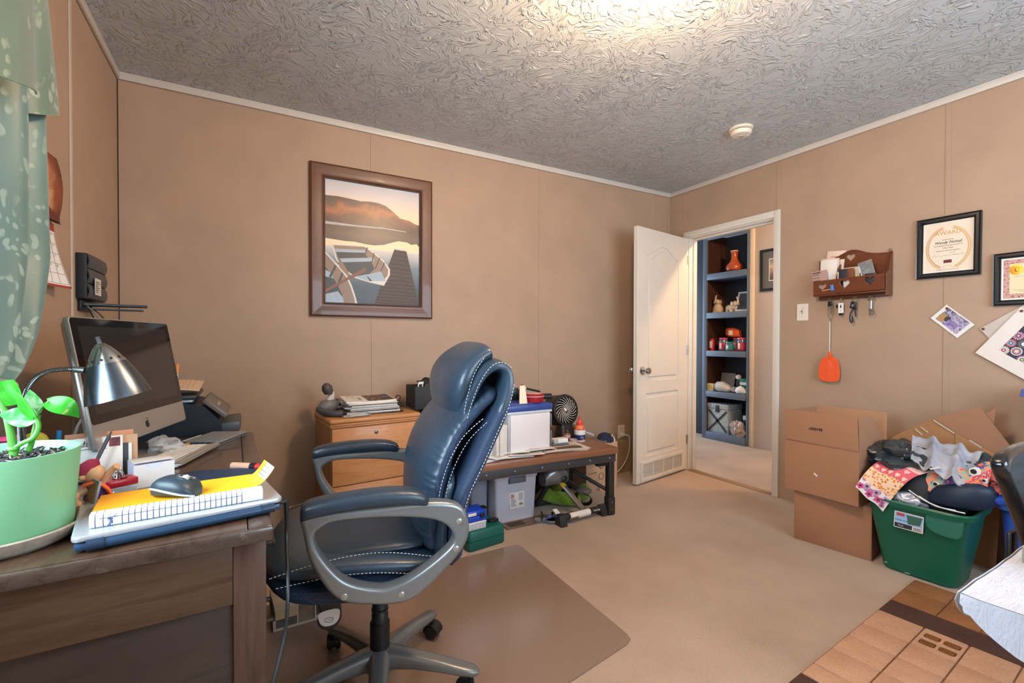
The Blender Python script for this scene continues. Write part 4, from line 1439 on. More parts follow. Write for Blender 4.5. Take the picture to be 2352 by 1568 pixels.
G().tube(smooth_pts([(-0.004, -0.06, 0.004), (-0.018, -0.085, 0.006), (-0.024, -0.12, 0.006), (-0.018, -0.145, 0.006), (-0.008, -0.14, 0.006), (-0.012, -0.11, 0.004)], 4, False), 0.0045, 6, ry=0.5).build('strap', M('black_leather', '#1f1d1c', 0.45), t)
t = keyset(3, 'silver whistle-like fob with a key on the rightmost hook')
ring(G(), 0, -0.004, 0, 0.016, 0.0035).build('ring', CHROME, t)
G().cyl((0.002, -0.018, 0.002), (0.002, -0.068, 0.004), 0.007, 0.008, 10).build('fob', STEEL, t)
key(G(), 0.0, -0.062, 0.002, -8, 0.045).build('key', KST, t)
ring(G(), 0.010, -0.092, 0.004, 0.011, 0.002).build('small_ring', CHROME, t)

# fly swatter
t = thing('fly_swatter', 'orange fly swatter hanging upside down by its wire from the key rack', 'fly swatter', on_right(1.632, 1.400, 0.030))
g = G()
g.tube(smooth_pts([(0.0, -0.345, 0), (0.002, -0.15, 0), (0.006, -0.128, 0), (0.014, -0.11, 0), (0.016, -0.06, 0), (0.014, 0.0, 0), (0.004, 0.012, 0), (-0.006, 0.012, 0), (-0.012, 0.0, 0), (-0.013, -0.06, 0), (-0.010, -0.11, 0), (-0.002, -0.128, 0), (0.001, -0.15, 0.002), (0.0, -0.345, 0.002)], 3, False), 0.0017, 6)
g.build('wire_handle', M('wire_steel', '#9a958c', 0.3, 0.9), t)
pad = smooth_pts([(-0.020, -0.372, 0), (0.025, -0.372, 0), (0.052, -0.400, 0), (0.060, -0.44, 0), (0.062, -0.50, 0), (0.050, -0.528, 0), (0.0, -0.535, 0), (-0.050, -0.528, 0), (-0.064, -0.50, 0), (-0.062, -0.44, 0), (-0.050, -0.400, 0)], 4)
OR = M('swatter_orange', '#f2602f', 0.4)
G().plate([[(p.x, p.y) for p in pad]], 0.003, 0.001).build('pad', OR, t)
for k_ in range(9):
    a = R(-150 + 15 * k_)
    G().cyl((0.004 * math.cos(a), -0.39 + 0.004 * math.sin(a), 0.003), (0.045 * math.cos(a) * (1.0), -0.405 + 0.115 * math.sin(a), 0.003), 0.0012, n=5).build('rib', OR, t)
G().box(-0.035, -0.392, 0.002, 0.035, -0.388, 0.005, 0.001).build('collar_bar', OR, t)
G().box(-0.008, -0.378, -0.002, 0.010, -0.340, 0.005, 0.002).build('collar', OR, t)

# ------------------------------------------------------------------ left wall: calendar, router, curtain
X = on_left(1.815, 1.30)
t = thing('wall_calendar', 'open wall calendar with a red cave photo half hidden behind the curtain', 'calendar', X)
CP = mat_grad('cave_photo', [(0.0, '#3f1c14'), (0.35, '#7a3f26'), (0.6, '#c99a70'), (0.75, '#8f4a2c'), (1.0, '#4f2016')], 'x', 0.05, 0.30, 0.4, 0.9, 7)
G().grid(lambda u, v: (0.28 * u, 0.215 + 0.215 * v, 0.006 + 0.03 * u * u * (1 - v) * v * 2 + 0.012 * u * u), 8, 8, 0, None, 0.002).build('photo_page', CP, t)
G().grid(lambda u, v: (0.28 * u, 0.215 + 0.052 * v, 0.010 + 0.014 * u * u), 8, 2, 0, None, 0.002).build('photo_caption', M('maroon_paper', '#6a2b22', 0.5), t)
G().grid(lambda u, v: (0.285 * u, 0.212 * v, 0.006 + 0.045 * u * u * (1 - v) ** 1.5), 8, 8, 0, None, 0.003, ).build('month_page', PAPER, t)
g = G()


def onpage(u, v, dz=0.0008):
    return Vector((0.285 * u, 0.212 * v, 0.006 + 0.045 * u * u * (1 - v) ** 1.5 + dz))


for k_ in range(8):
    g.tube([onpage(k_ / 7 * 0.96 + 0.02, v / 8 * 0.78 + 0.06) for v in range(9)], 0.0006, 4)
for k_ in range(6):
    g.tube([onpage(u / 8 * 0.96 + 0.02, 0.06 + 0.156 * k_) for u in range(9)], 0.0006, 4)
g.build('grid_lines', M('calendar_line', '#a98f88', 0.6), t)
g = G()
d = 1
for r_ in range(5):
    for c_ in range(7):
        if d <= 31:
            p = onpage(c_ / 7 * 0.96 + 0.05, 0.06 + 0.156 * (4 - r_) + 0.12, 0.002)
            g.text(str(d), 0.011, T(*p))
            d += 1
g.build('lettering', INK, t, smooth=False)
g = G().grid(lambda u, v: tuple(onpage(u, 0.88 + 0.12 * v, 0.0012)), 6, 1)
g.grid(lambda u, v: tuple(onpage(u, 0.0 + 0.035 * v, 0.0012)), 6, 1)
g.build('red_band', M('red_band', '#a0352c', 0.5), t)
g = G()
g.tube([(0.01 + 0.265 * i / 40, 0.2145 + (0.003 if i % 2 else -0.003), 0.012 + 0.014 * (i / 40) ** 2) for i in range(41)], 0.0012, 4)
g.build('wire_binding', BLACKM, t)

X = on_left(2.341, 1.285)
t = thing('wifi_router', 'flat dark grey modem with a white sticker mounted on the left wall', 'router', X)
RG = M('router_grey', '#3f434a', 0.4)
G().plate([rrect(0.0, 0.0, 0.25, 0.175, 0.004)], 0.034, 0.004).build('body', M('router_black', '#1d2126', 0.5, bump=0.4, bs=200), t)
for k_ in range(3):
    z0 = 0.004 + k_ * 0.058
    G().grid(lambda u, v: (0.004 + 0.246 * u, z0 + 0.053 * v, 0.036 + 0.006 * math.sin(PI * v) + 0.004 * math.sin(PI * u)), 8, 6, 0, None, 0.004).build('face_panel', RG, t)
G().box(0.045, 0.02, 0.0465, 0.125, 0.085, 0.048).build('sticker', M('sticker_white', '#ddd6cf', 0.6), t)
g = G()
for k_ in range(6):
    g.flat([(0.052, 0.03 + k_ * 0.008), (0.052 + 0.03 + 0.008 * (k_ % 3), 0.03 + k_ * 0.008), (0.052 + 0.03 + 0.008 * (k_ % 3), 0.033 + k_ * 0.008), (0.052, 0.033 + k_ * 0.008)], 0.0485)
g.text('N', 0.016, T(0.105, 0.066, 0.0485))
g.build('lettering', INK, t, smooth=False)
t = thing('router_shelf', 'black two-blade bracket sticking out of the wall below the modem', 'bracket', X)
G().plate([[(0.0, 0.0), (0.10, 0.0), (0.12, 0.19), (0.06, 0.20), (0.04, 0.10)]], 0.010, 0.002, X=T(0.05, -0.012, 0.0) @ RX(90)).build('blade', M('bracket_black', '#20252b', 0.4), t)
G().plate([[(0.0, 0.0), (0.10, 0.0), (0.115, 0.175), (0.07, 0.18)]], 0.006, 0.001, X=T(0.07, -0.030, 0.0) @ RX(90)).build('blade', M('bracket_black', '#20252b', 0.4), t)
G().box(0.02, -0.045, 0.0, 0.16, 0.0, 0.012, 0.003).build('wall_plate', BLACK, t)
for i, (y0, y1) in enumerate(((2.375, 2.36), (2.40, 2.42), (2.43, 2.45))):
    one('router_cable', G().tube(smooth_pts([(XC + 0.02, y0, 1.262), (XC + 0.045 + 0.01 * i, y0 + 0.01, 1.20), (XC + 0.03, y1, 1.10), (XC + 0.012, y1 + 0.01, 0.90), (XC + 0.012, y1, 0.6)], 6, False), 0.0028, 6), BLACK if i != 1 else M('cable_grey', '#6f7276', 0.5), ['black cable nearest the window below the modem', 'grey cable in the middle below the modem', 'black cable nearest the corner below the modem'][i], 'cable', group='modem cables')

CUR = mat_damask('sage_damask', '#6f8f89', '#91aaa0', '#5b7b77')
CUR2 = mat_damask('valance_damask', '#738878', '#98a996', '#63796c')


def drape(u, v):
    """v 0 bottom .. 1 top; u 0 left (towards the window) .. 1 right edge."""
    z = 0.765 + 1.66 * v
    if z > 1.34:
        yr = 1.742 + 0.01 * (z - 1.34)
        yl = 1.20 - 0.06 * (z - 1.34)
    elif z > 1.02:
        s = (z - 1.02) / 0.32
        yr = 1.47 + (1.742 - 1.47) * (s ** 0.62)
        yl = 1.30 - 0.10 * s
    else:
        s = (1.02 - z) / 0.3
        yr = 1.47 - 0.03 * s
        yl = 1.30 - 0.06 * s
    w = yr - yl
    y = yl + w * u
    amp = 0.030 * min(1.0, w / 0.35)
    x = XC + 0.086 - (0.03 if z < 1.0 else 0.0) + amp * (0.5 if z < 1.0 else 1.0) * math.sin(2 * PI * (u * 3.55 + 0.12)) + 0.008 * math.sin(9 * u + 4 * v)
    if u > 0.985:
        x -= 0.02
    return (x, y, z)


t = thing('curtain', 'sage green damask curtain drawn back at the window, left edge of the photo', 'curtain')
G().grid(drape, 64, 40, 0, None, 0.004).build('drape', CUR, t)
G().tube(smooth_pts([(XC + 0.03, 1.27, 1.06), (XC + 0.13, 1.32, 1.03), (XC + 0.125, 1.40, 1.02), (XC + 0.04, 1.44, 1.05)], 5, False), 0.011, 8, ry=2.0).build('tie_back', CUR2, t)
t = thing('valance', 'sage green floral valance with a rolled tail above the curtain', 'valance')


def swag(u, v):
    y = 0.35 + (1.455 - 0.35) * u
    zb = 1.685 - 0.25 * min(0.2, 1.455 - y) + 0.25 * max(0.0, 1.255 - y) ** 1.5
    z = zb + (2.30 - zb) * v
    x = XC + 0.145 + 0.016 * math.sin(u * 22) + 0.014 * (1 - v)
    return (x, y, z)


def tail(u, v):
    a = PI * 1.02 * (1 - u) - 0.03
    z = 1.745 - 0.075 * (0.5 - 0.5 * math.cos(PI * (1 - u))) + (2.30 - 1.70) * v
    rr = 0.085 - 0.025 * v
    y = 1.630 - 0.095 * v + rr * math.cos(a)
    x = XC + 0.083 + 0.75 * rr * math.sin(a)
    return (x, y, z)


G().grid(swag, 40, 12, 0, None, 0.004).build('swag', CUR2, t)
G().grid(tail, 24, 12, 0, None, 0.004).build('tail', CUR2, t)
G().box(XC, 0.30, 2.29, XC + 0.14, 1.74, 2.31, 0.003).build('valance_board', WHITE, t)

# ------------------------------------------------------------------ desk
DT = 0.755
DW = wood('dark_walnut', '#5e4331', '#49321f', 0.38, 'x', 10, 1.0, 0.06, 0.25, None)
DTOP = wood('worn_walnut_top', '#4b3628', '#38271b', 0.28, 'y', 10, 1.0, 0.05, 0.3, '#7a6450')
DEND = wood('walnut_end_panel', '#57402f', '#432e20', 0.36, 'x', 9, 0.8, 0.05, 0.15)
DDARK = wood('walnut_dark_panel', '#3b302b', '#2f2622', 0.30, 'x', 9, 0.8, 0.04, 0.2)
DX = T(0.036, 1.050, 0) @ RZ(1.7)
L_ = 1.118
t = thing('wooden_desk', 'old dark wooden desk with a worn top under the window, left of the office chair', 'desk', DX)
G().box(-0.575, 0.004, DT - 0.022, -0.045, L_ - 0.006, DT, 0.003).build('desk_top', DTOP, t)
G().box(-0.575, -0.004, DT - 0.030, 0.0, 0.006, DT - 0.0015, 0.006).box(-0.045, 0.006, DT - 0.030, 0.0, L_, DT - 0.0005, 0.006).box(-0.575, L_ - 0.006, DT - 0.03, -0.045, L_, DT - 0.001, 0.004).build('top_edging', wood('walnut_edging', '#4e4038', '#3a2d24', 0.28, 'y', 10, 1.0, 0.08, 0.3, '#8d8172'), t)
G().box(-0.070, 0.022, 0.0, -0.012, 0.075, DT - 0.028, 0.003).build('post', wood('walnut_post', '#563f34', '#422d22', 0.36, 'z', 9, 0.8, 0.05, 0.2), t)
G().box(-0.575, 0.022, 0.0, -0.530, 0.075, DT - 0.028, 0.003).build('post', wood('walnut_post', '#66483a', '#513626', 0.4, 'z', 9), t)
G().box(-0.53, 0.026, 0.600, -0.070, 0.050, DT - 0.028, 0.002).build('end_rail', DEND, t)
G().box(-0.53, 0.034, 0.08, -0.070, 0.050, 0.601, 0.001).build('end_panel', DDARK, t)
G().box(-0.575, L_ - 0.06, 0.0, -0.530, L_ - 0.01, DT - 0.028, 0.003).build('post', DW, t)
G().box(-0.065, L_ - 0.06, 0.0, -0.012, L_ - 0.01, DT - 0.028, 0.003).build('post', DW, t)
G().box(-0.56, 0.05, 0.10, -0.545, L_ - 0.02, DT - 0.028, 0.002).build('modesty_panel', DW, t)
for z0, z1 in ((0.58, 0.715), (0.36, 0.565), (0.10, 0.345)):
    d = G().box(-0.03, 0.085, z0, -0.012, 0.40, z1, 0.004).build('drawer', DW, t)
    hg = G()
    for yy in (0.19, 0.29):
        hg.cyl((-0.012, yy, (z0 + z1) / 2), (0.010, yy, (z0 + z1) / 2), 0.006, n=8)
    hg.tube(smooth_pts([(0.010, 0.185, (z0 + z1) / 2), (0.014, 0.21, (z0 + z1) / 2 - 0.012), (0.014, 0.27, (z0 + z1) / 2 - 0.012), (0.010, 0.295, (z0 + z1) / 2)], 3, False), 0.004, 6)
    hg.build('drawer_pull', M('dark_bronze', '#4a4038', 0.35, 0.7), d)
G().box(-0.54, 0.40, 0.06, -0.02, 0.415, 0.72, 0.002).build('inner_panel', DW, t)
G().box(-0.54, 0.42, 0.66, -0.02, L_ - 0.06, 0.72, 0.003).build('centre_drawer', DW, t)

# ------------------------------------------------------------------ all-in-one computer
IA, IT = 1.298, 0.173
e = Vector((math.cos(IA), math.sin(IA), 0))
nn = Vector((math.sin(IA), -math.cos(IA), 0))
upv = Vector((0, 0, 1)) * math.cos(IT) - nn * math.sin(IT)
fwd = e.cross(upv)
CX = frame((-0.357, 1.595, 0.831), e, upv, fwd)
W_, H_ = 0.528, 0.365
t = thing('desktop_computer', 'silver all-in-one computer with black glass screen tilted back on the desk', 'computer', CX)
G().plate([rrect(0, 0, W_, H_, 0.012, 5)], 0.014, 0.003, X=T(0, 0, -0.014)).build('bezel', ALU, t)
g = G()
K = [(0.0, 0.5), (0.012, 0.49), (0.022, 0.40), (0.032, 0.25)]
g.rings([[(W_ / 2 + (x - W_ / 2) * s, H_ / 2 + (y - H_ / 2) * s, z) for x, y in rrect(0.002, 0.002, W_ - 0.002, H_ - 0.002, 0.02, 5)] for z, s in ((-0.012, 1.0), (-0.025, 0.97), (-0.038, 0.82), (-0.045, 0.55))])
g.build('back_shell', ALU, t)
SCR = M('black_screen_glass', '#0c0d0e', 0.06, 0.0, spec=0.6)
CH = 0.072
G().plate([rrect(0.004, CH, W_ - 0.004, H_ - 0.004, 0.010, 5)], 0.0022, 0.0004, X=T(0, 0, -0.0006)).build('screen_glass', SCR, t)
G().box(0.027, CH + 0.026, 0.0010, W_ - 0.027, H_ - 0.026, 0.00175).build('display', M('dark_display', '#242322', 0.10, spec=0.6), t)
# apple mark
g = G()
ax, ay, s = W_ / 2, CH / 2 - 0.003, 0.0125
body = smooth_pts([(0, 0.62, 0), (0.35, 0.78, 0), (0.72, 0.62, 0), (0.60, 0.30, 0), (0.62, 0.0, 0), (0.85, -0.28, 0), (0.62, -0.78, 0), (0.36, -1.0, 0), (0.0, -0.88, 0), (-0.36, -1.0, 0), (-0.68, -0.70, 0), (-0.90, -0.10, 0), (-0.80, 0.50, 0), (-0.40, 0.78, 0)], 4)
g.flat([(ax + p.x * s, ay + p.y * s) for p in body], 0.0004)
lf = smooth_pts([(0.02, 0.85, 0), (0.05, 1.25, 0), (0.40, 1.55, 0), (0.36, 1.12, 0)], 3)
g.flat([(ax + p.x * s, ay + p.y * s) for p in lf], 0.0004)
g.build('logo', M('logo_black', '#191919', 0.25), t, smooth=False)
inv = CX.inverted()
foot = T(-0.350, 1.872, DT) @ RZ(math.degrees(IA))
g = G()
g.box(-0.095, -0.080, 0.0, 0.095, 0.105, 0.005, 0.002)
g.build('foot', ALU, t, X=inv @ foot)
g = G().rings([[(x, y0, z0) for x, y0, z0 in ((-0.095, 0.100, 0.003), (0.095, 0.100, 0.003), (0.095, 0.108, 0.006), (-0.095, 0.108, 0.006))],
               [(x, y0, z0) for x, y0, z0 in ((-0.085, 0.075, 0.12), (0.085, 0.075, 0.12), (0.085, 0.083, 0.12), (-0.085, 0.083, 0.12))],
               [(x, y0, z0) for x, y0, z0 in ((-0.07, 0.040, 0.20), (0.07, 0.040, 0.20), (0.07, 0.048, 0.20), (-0.07, 0.048, 0.20))]])
g.build('stand', ALU, t, X=inv @ foot)

# ------------------------------------------------------------------ keyboard and papers round it
KX = frame((-0.086, 1.945, DT), (-0.29, -0.957, 0), (-0.957, 0.29, 0), (0, 0, 1))
KX = frame((-0.182, 1.652, DT), (0.30, 0.954, 0), (-0.954, 0.30, 0), (0, 0, 1))
t = thing('keyboard', 'slim silver keyboard with white keys angled on the desk in front of the computer', 'keyboard', KX)
g = G().box(0, 0, 0.004, 0.281, 0.125, 0.010, 0.003)
g.cyl((0.002, 0.012, 0.010), (0.279, 0.012, 0.010), 0.009, n=10)
g.build('base', ALU, t)
KW = M('white_keys', '#e6e3df', 0.4)
g = G()
rnd = random.Random(2)
for r_ in range(6):
    yy = 0.024 + r_ * 0.0168
    x = 0.006
    widths = [0.0150] * 15
    if r_ == 5:
        widths = [0.015, 0.015, 0.015, 0.019, 0.075, 0.019, 0.015, 0.015, 0.015, 0.015]
    if r_ in (2, 3, 4):
        widths = [0.022] + [0.0150] * 13 + [0.022 - 0.002]
    tot = sum(widths) + 0.0032 * (len(widths) - 1)
    k = 0.269 / tot
    for w in widths:
        g.box(x, yy, 0.0098, x + w * k, yy + 0.0135 * (0.6 if r_ == 0 else 1), 0.0122, 0.0006, seg=1)
        x += (w + 0.0032) * k
stuff(g.build('keys', KW, t))
NB = frame((-0.205, 2.060, DT), (0.86, -0.50, 0), (0.30, 0.954, 0), (0, 0, 1))
NX = T(-0.118, 2.068, DT) @ RZ(-26)
t = thing('grey_notebook', 'slim grey closed notebook on the desk beside the keyboard', 'notebook', NX)
G().plate([rrect(-0.066, -0.092, 0.066, 0.092, 0.006, 3)], 0.006, 0.0015, X=T(0, 0, 0.006)).build('cover', M('notebook_grey', '#808488', 0.4), t)
G().plate([rrect(-0.064, -0.090, 0.064, 0.090, 0.004, 2)], 0.005, 0.0005, X=T(0, 0, 0.0015)).build('pages', DKGREY, t)
G().cyl((-0.070, -0.088, 0.007), (-0.070, 0.02, 0.007), 0.006, n=8).build('spine_roll', LTGREY, t)
G().plate([rrect(-0.066, -0.092, 0.066, 0.092, 0.006, 3)], 0.0015, 0.0004).build('back_cover', M('notebook_grey', '#808488', 0.4), t)
t = thing('pencil', 'yellow pencil lying in front of the printer', 'pencil', T(-0.215, 1.985, DT + 0.004) @ RZ(52))
G().cyl((-0.07, 0, 0), (0.075, 0, 0), 0.0036, n=6).build('shaft', M('pencil_yellow', '#c99a3a', 0.4), t)
G().cyl((0.075, 0, 0), (0.092, 0, 0), 0.0036, 0.0005, n=6).build('tip', M('pencil_tip', '#c8a780', 0.6), t)
G().cyl((-0.082, 0, 0), (-0.07, 0, 0), 0.0037, n=8).build('eraser', M('eraser_pink', '#c07a70', 0.6), t)


def printed_sheet(name, X, w, h, label, cat, lines, paper=PAPER, z=0.0012, group=None, head=None, pic=None):
    tt = thing(name, label, cat, X, group)
    G().box(-w / 2, -h / 2, 0, w / 2, h / 2, z).build('sheet', paper, tt)
    g = G()
    for i in range(lines):
        y = h / 2 - h * (0.16 + 0.76 * i / max(1, lines))
        k = 0.35 + 0.5 * ((i * 37) % 10) / 10
        g.flat([(-w * 0.42, y), (-w * 0.42 + w * 0.84 * k, y), (-w * 0.42 + w * 0.84 * k, y + h * 0.016), (-w * 0.42, y + h * 0.016)], z + 0.0002)
    if head:
        g.text(head, h * 0.09, T(0, h * 0.40, z + 0.0002))
    g.build('lettering', M('soft_print', '#6d6560', 0.6), tt, smooth=False)
    if pic:
        G().flat(rrect(-w * 0.4, -h * 0.4, w * 0.1, h * 0.05, 0.001, 1), z + 0.0003).build('print', pic, tt, smooth=False)
    return tt


for i, (x, y, a, w, h, lab) in enumerate(((-0.262, 1.80, -20, 0.15, 0.20, 'printed cream sheet under the left of the keyboard'), (-0.285, 1.70, -32, 0.14, 0.19, 'printed cream sheet lying nearest the letter stand'), (-0.235, 1.74, -12, 0.12, 0.16, 'small white form lying over the cream sheets on the desk'))):
    printed_sheet('printed_sheet', T(x, y, DT + 0.0005 + i * 0.0016) @ RZ(a), w, h, lab, 'paper', 10, CREAM if i < 2 else PAPER, group='papers under the screen')
t = thing('film_packet', 'crumpled clear film packet with printed label under the screen', 'packet', T(-0.258, 1.925, DT) @ RZ(30))
crumple(0.045, 0.065, 0.026, 6.2, 0.5, 20).build('film', FILM, t)
G().box(-0.02, -0.035, 0.012, 0.02, 0.03, 0.020, 0.002).build('label', M('packet_card', '#d6cbbb', 0.6), t)
# white carton
WX = T(-0.2325, 1.520, DT) @ RZ(19)
t = thing('white_carton', 'small white carton with a half-moon notch on the desk behind the mouse', 'box', WX)
a, b, h = 0.042, 0.040, 0.064
nt_ = [(-a, 0), (a, 0), (a, h - 0.006)] + [(0.018 * math.cos(x), h - 0.006 - 0.014 * math.sin(x)) for x in [PI * i / 10 for i in range(11)]] + [(-a, h - 0.006)]
G().plate([nt_], 0.0012, X=T(0, -b, 0) @ RX(90)).build('front_panel', PAPER, t)
G().box(-a, -b + 0.0015, 0, a, b, h - 0.0065, 0.0005).build('body', M('carton_inner', '#cfd3ea', 0.6), t)
G().box(-a, -b, h - 0.006, a, b, h - 0.004, 0.0008, X=T(0, b, h - 0.006) @ RX(-3) @ T(0, -b, -h + 0.006)).build('lid', M('carton_lid', '#d9d2ca', 0.6), t)
g = G()
g.flat([(-0.006, -0.012), (0.012, -0.012), (0.012, 0.010), (-0.006, 0.010)], 0)
g.flat([(-0.018, -0.004), (-0.008, -0.004), (-0.008, 0.003), (-0.018, 0.003)], 0)
g.plate([rrect(0.014, -0.012, 0.026, 0.012, 0.002, 2), rrect(0.016, -0.010, 0.024, 0.010, 0.001, 1)], 0.0002)
g.build('icon_print', M('icon_grey', '#6f6b68', 0.6), t, X=T(0.004, 0, h - 0.0035) @ RX(-3), smooth=False)
# clip box
X = T(-0.278, 1.425, DT) @ RZ(30)
t = thing('paper_clip_box', 'clear box with red top full of paper clips, beside the white carton', 'clip holder', X)
G().plate([rrect(-0.030, -0.022, 0.030, 0.022, 0.006, 3)], 0.026, 0.001).build('box', CLEAR, t)
G().plate([rrect(-0.0305, -0.0225, 0.0305, 0.0225, 0.006, 3), circ(0, 0, 0.014, 14)], 0.016, 0.002, X=T(0, 0, 0.026)).build('top', M('clip_red', '#a8222f', 0.25), t)
G().box(-0.028, -0.02, 0.001, 0.028, 0.02, 0.018, 0.002).build('clip_pile', mat_multi('clip_heap', ['#23282c', '#8d959a', '#2f363b', '#c9ced1', '#3a4146'], 90, 0.3, 1.0), t)
rnd = random.Random(9)


def clip_pts():
    return [(0, 0), (0.018, 0), (0.021, 0.003), (0.018, 0.006), (-0.004, 0.006), (-0.007, 0.003), (-0.004, 0.0012), (0.014, 0.0012)]


for i in range(14):
    c = G().tube([(p[0] - 0.007, p[1] - 0.003, 0) for p in clip_pts()], 0.0007, 5)
    if i < 7:
        X2 = T(rnd.uniform(-0.012, 0.012), rnd.uniform(-0.012, 0.012), 0.045 + i * 0.002) @ Matrix.Rotation(rnd.uniform(0, 6.3), 4, 'Z') @ Matrix.Rotation(rnd.uniform(0.3, 1.5), 4, 'Y')
    else:
        X2 = T(rnd.uniform(-0.022, 0.022), -0.0210, 0.006 + rnd.uniform(0, 0.014)) @ RX(90) @ Matrix.Rotation(rnd.uniform(0, 6.3), 4, 'Z')
    c.build('paper_clip', CHROME, t, X=X2)
# standing letters
SXL = frame((-0.352, 1.615, DT), (0.985, 0.17, 0), (0, 0, 1), (0.17, -0.985, 0)) @ RX(-6)
t = thing('letter_stand', 'dark letter stand on the desk beside the green plant pot', 'letter holder', SXL)
G().box(-0.075, 0, -0.05, 0.075, 0.004, 0.02, 0.001).box(-0.075, 0, -0.05, 0.075, 0.07, -0.047, 0.001).build('rack', M('stand_dark', '#3a3532', 0.5), t)
one('file_folder', G().box(-0.075, 0.004, -0.030, 0.066, 0.125, -0.026, 0.001), M('salmon_folder', '#c98a66', 0.6), 'salmon card folder at the back of the letter stand', 'folder', SXL)
one('file_folder', G().box(-0.065, 0.004, -0.018, 0.075, 0.112, -0.014, 0.001), M('tan_folder', '#c69d7c', 0.6), 'tan card folder behind the stamped envelope', 'folder', SXL)
one('dark_booklet', G().box(0.0, 0.004, -0.010, 0.055, 0.090, -0.004, 0.001).box(0.055, 0.004, -0.0095, 0.062, 0.089, -0.0045, 0.0005, m=1), [M('booklet_dark', '#2d2f36', 0.5), PAPER], 'dark booklet edge showing right of the stamped envelope', 'booklet', SXL)
t = thing('stamped_envelope', 'white stamped envelope standing in the letter stand behind the plant', 'envelope', SXL)
G().box(-0.072, 0.004, 0.0, 0.043, 0.113, 0.003, 0.0005, X=T(0, 0, 0.004) @ RX(-4)).build('envelope', PAPER, t)
G().box(0.015, 0.085, 0.0, 0.038, 0.109, 0.0002, X=T(0, 0, 0.0072) @ RX(-4)).build('stamp', mat_multi('stamp_print', ['#3a2a4a', '#8a3f3a', '#2d3a6a'], 60, 0.5), t)
g = G()
for k_ in range(3):
    g.tube(smooth_pts([(-0.05 + 0.002 * k_, 0.098 - 0.008 * k_, 0), (-0.03, 0.102 - 0.008 * k_, 0), (-0.01, 0.096 - 0.008 * k_, 0), (0.01, 0.1 - 0.008 * k_, 0)], 3, False), 0.0006, 4)
g.text('UL', 0.02, T(-0.035, 0.10, 0))
g.build('lettering', INK, t, X=T(0, -0.002, 0.0078) @ RX(-4), smooth=False)
t = thing('black_pen', 'black pen leaning against the stamped envelope', 'pen', T(-0.345, 1.565, DT))
G().cyl((-0.03, 0.0, 0.004), (0.012, 0.035, 0.118), 0.0045, n=8).build('barrel', BLACK, t)
G().cyl((0.012, 0.035, 0.118), (0.016, 0.038, 0.128), 0.003, 0.002, n=8).build('cap', DKGREY, t)
# toy doll with a purple sleeve lying by the pot
t = thing('wooden_doll', 'small jointed tan doll in a purple jacket with an orange scarf beside the pot', 'doll', T(-0.300, 1.325, DT) @ RZ(-12))
SKIN = M('tan_wood_doll', '#c99a72', 0.5)
PUR = M('purple_felt', '#6a3f7a', 0.85)
G().loft([((0, 0, 0.0), (0.028, 0, 0), (0, 0.02, 0), 2, 0), ((0.004, 0, 0.02), (0.026, 0, 0), (0, 0.019, 0), 2, 0), ((0.002, 0.0, 0.05), (0.020, 0, 0), (0, 0.016, 0), 2, 0), ((0.0, 0, 0.062), (0.010, 0, 0), (0, 0.009, 0), 2, 0)], 14).build('body', PUR, t)
hd = G().ball((-0.004, 0.0, 0.082), 0.022, 0.019, 0.021, 14).build('head', SKIN, t)
G().ball((-0.016, -0.015, 0.078), 0.008, 0.008, 0.007, 8).build('nose', SKIN, hd)
G().loft([((-0.018, 0, 0.084), (0.024, 0, 0), (0, 0.021, 0), 2, 0), ((-0.012, 0, 0.100), (0.020, 0, 0), (0, 0.018, 0), 2, 0), ((-0.004, 0, 0.112), (0.010, 0, 0), (0, 0.010, 0), 2, 0)], 12).build('hat', M('crimson_felt', '#93223f', 0.8), hd)
G().tube(smooth_pts([(-0.010, -0.02, 0.062), (0.014, -0.022, 0.066), (0.030, -0.012, 0.045), (0.036, -0.006, 0.010)], 4, False), [0.008] * 13, 8, ry=0.5).build('scarf', M('orange_felt', '#ef6a3a', 0.8), t)
G().tube(smooth_pts([(-0.012, -0.012, 0.05), (-0.022, -0.03, 0.042), (-0.012, -0.042, 0.03)], 4, False), 0.0095, 8).build('arm', SKIN, t)
G().ball((-0.010, -0.044, 0.028), 0.012, n=10).build('hand', SKIN, t)
G().tube(smooth_pts([(0.012, 0.0, 0.06), (0.028, 0.004, 0.085), (0.040, 0.0, 0.095)], 4, False), 0.007, 8).build('arm', SKIN, t)
for s in (-1, 1):
    G().tube(smooth_pts([(0.010 * s, -0.01, 0.012), (0.014 * s + 0.01, -0.035, 0.014), (0.014 * s + 0.018, -0.05, 0.006)], 4, False), 0.009, 8).build('leg', SKIN, t)
t = thing('desk_photo', 'small grey-backed photo frame standing behind the doll by the pot', 'photo frame', T(-0.308, 1.300, DT) @ RZ(-62) @ RX(78))
G().box(-0.035, 0, 0, 0.035, 0.075, 0.005, 0.001).build('frame', M('frame_grey', '#8f9498', 0.4), t)
G().box(-0.03, 0.005, 0.005, 0.03, 0.07, 0.0058).build('picture', M('frame_tan', '#b08a6a', 0.5), t)

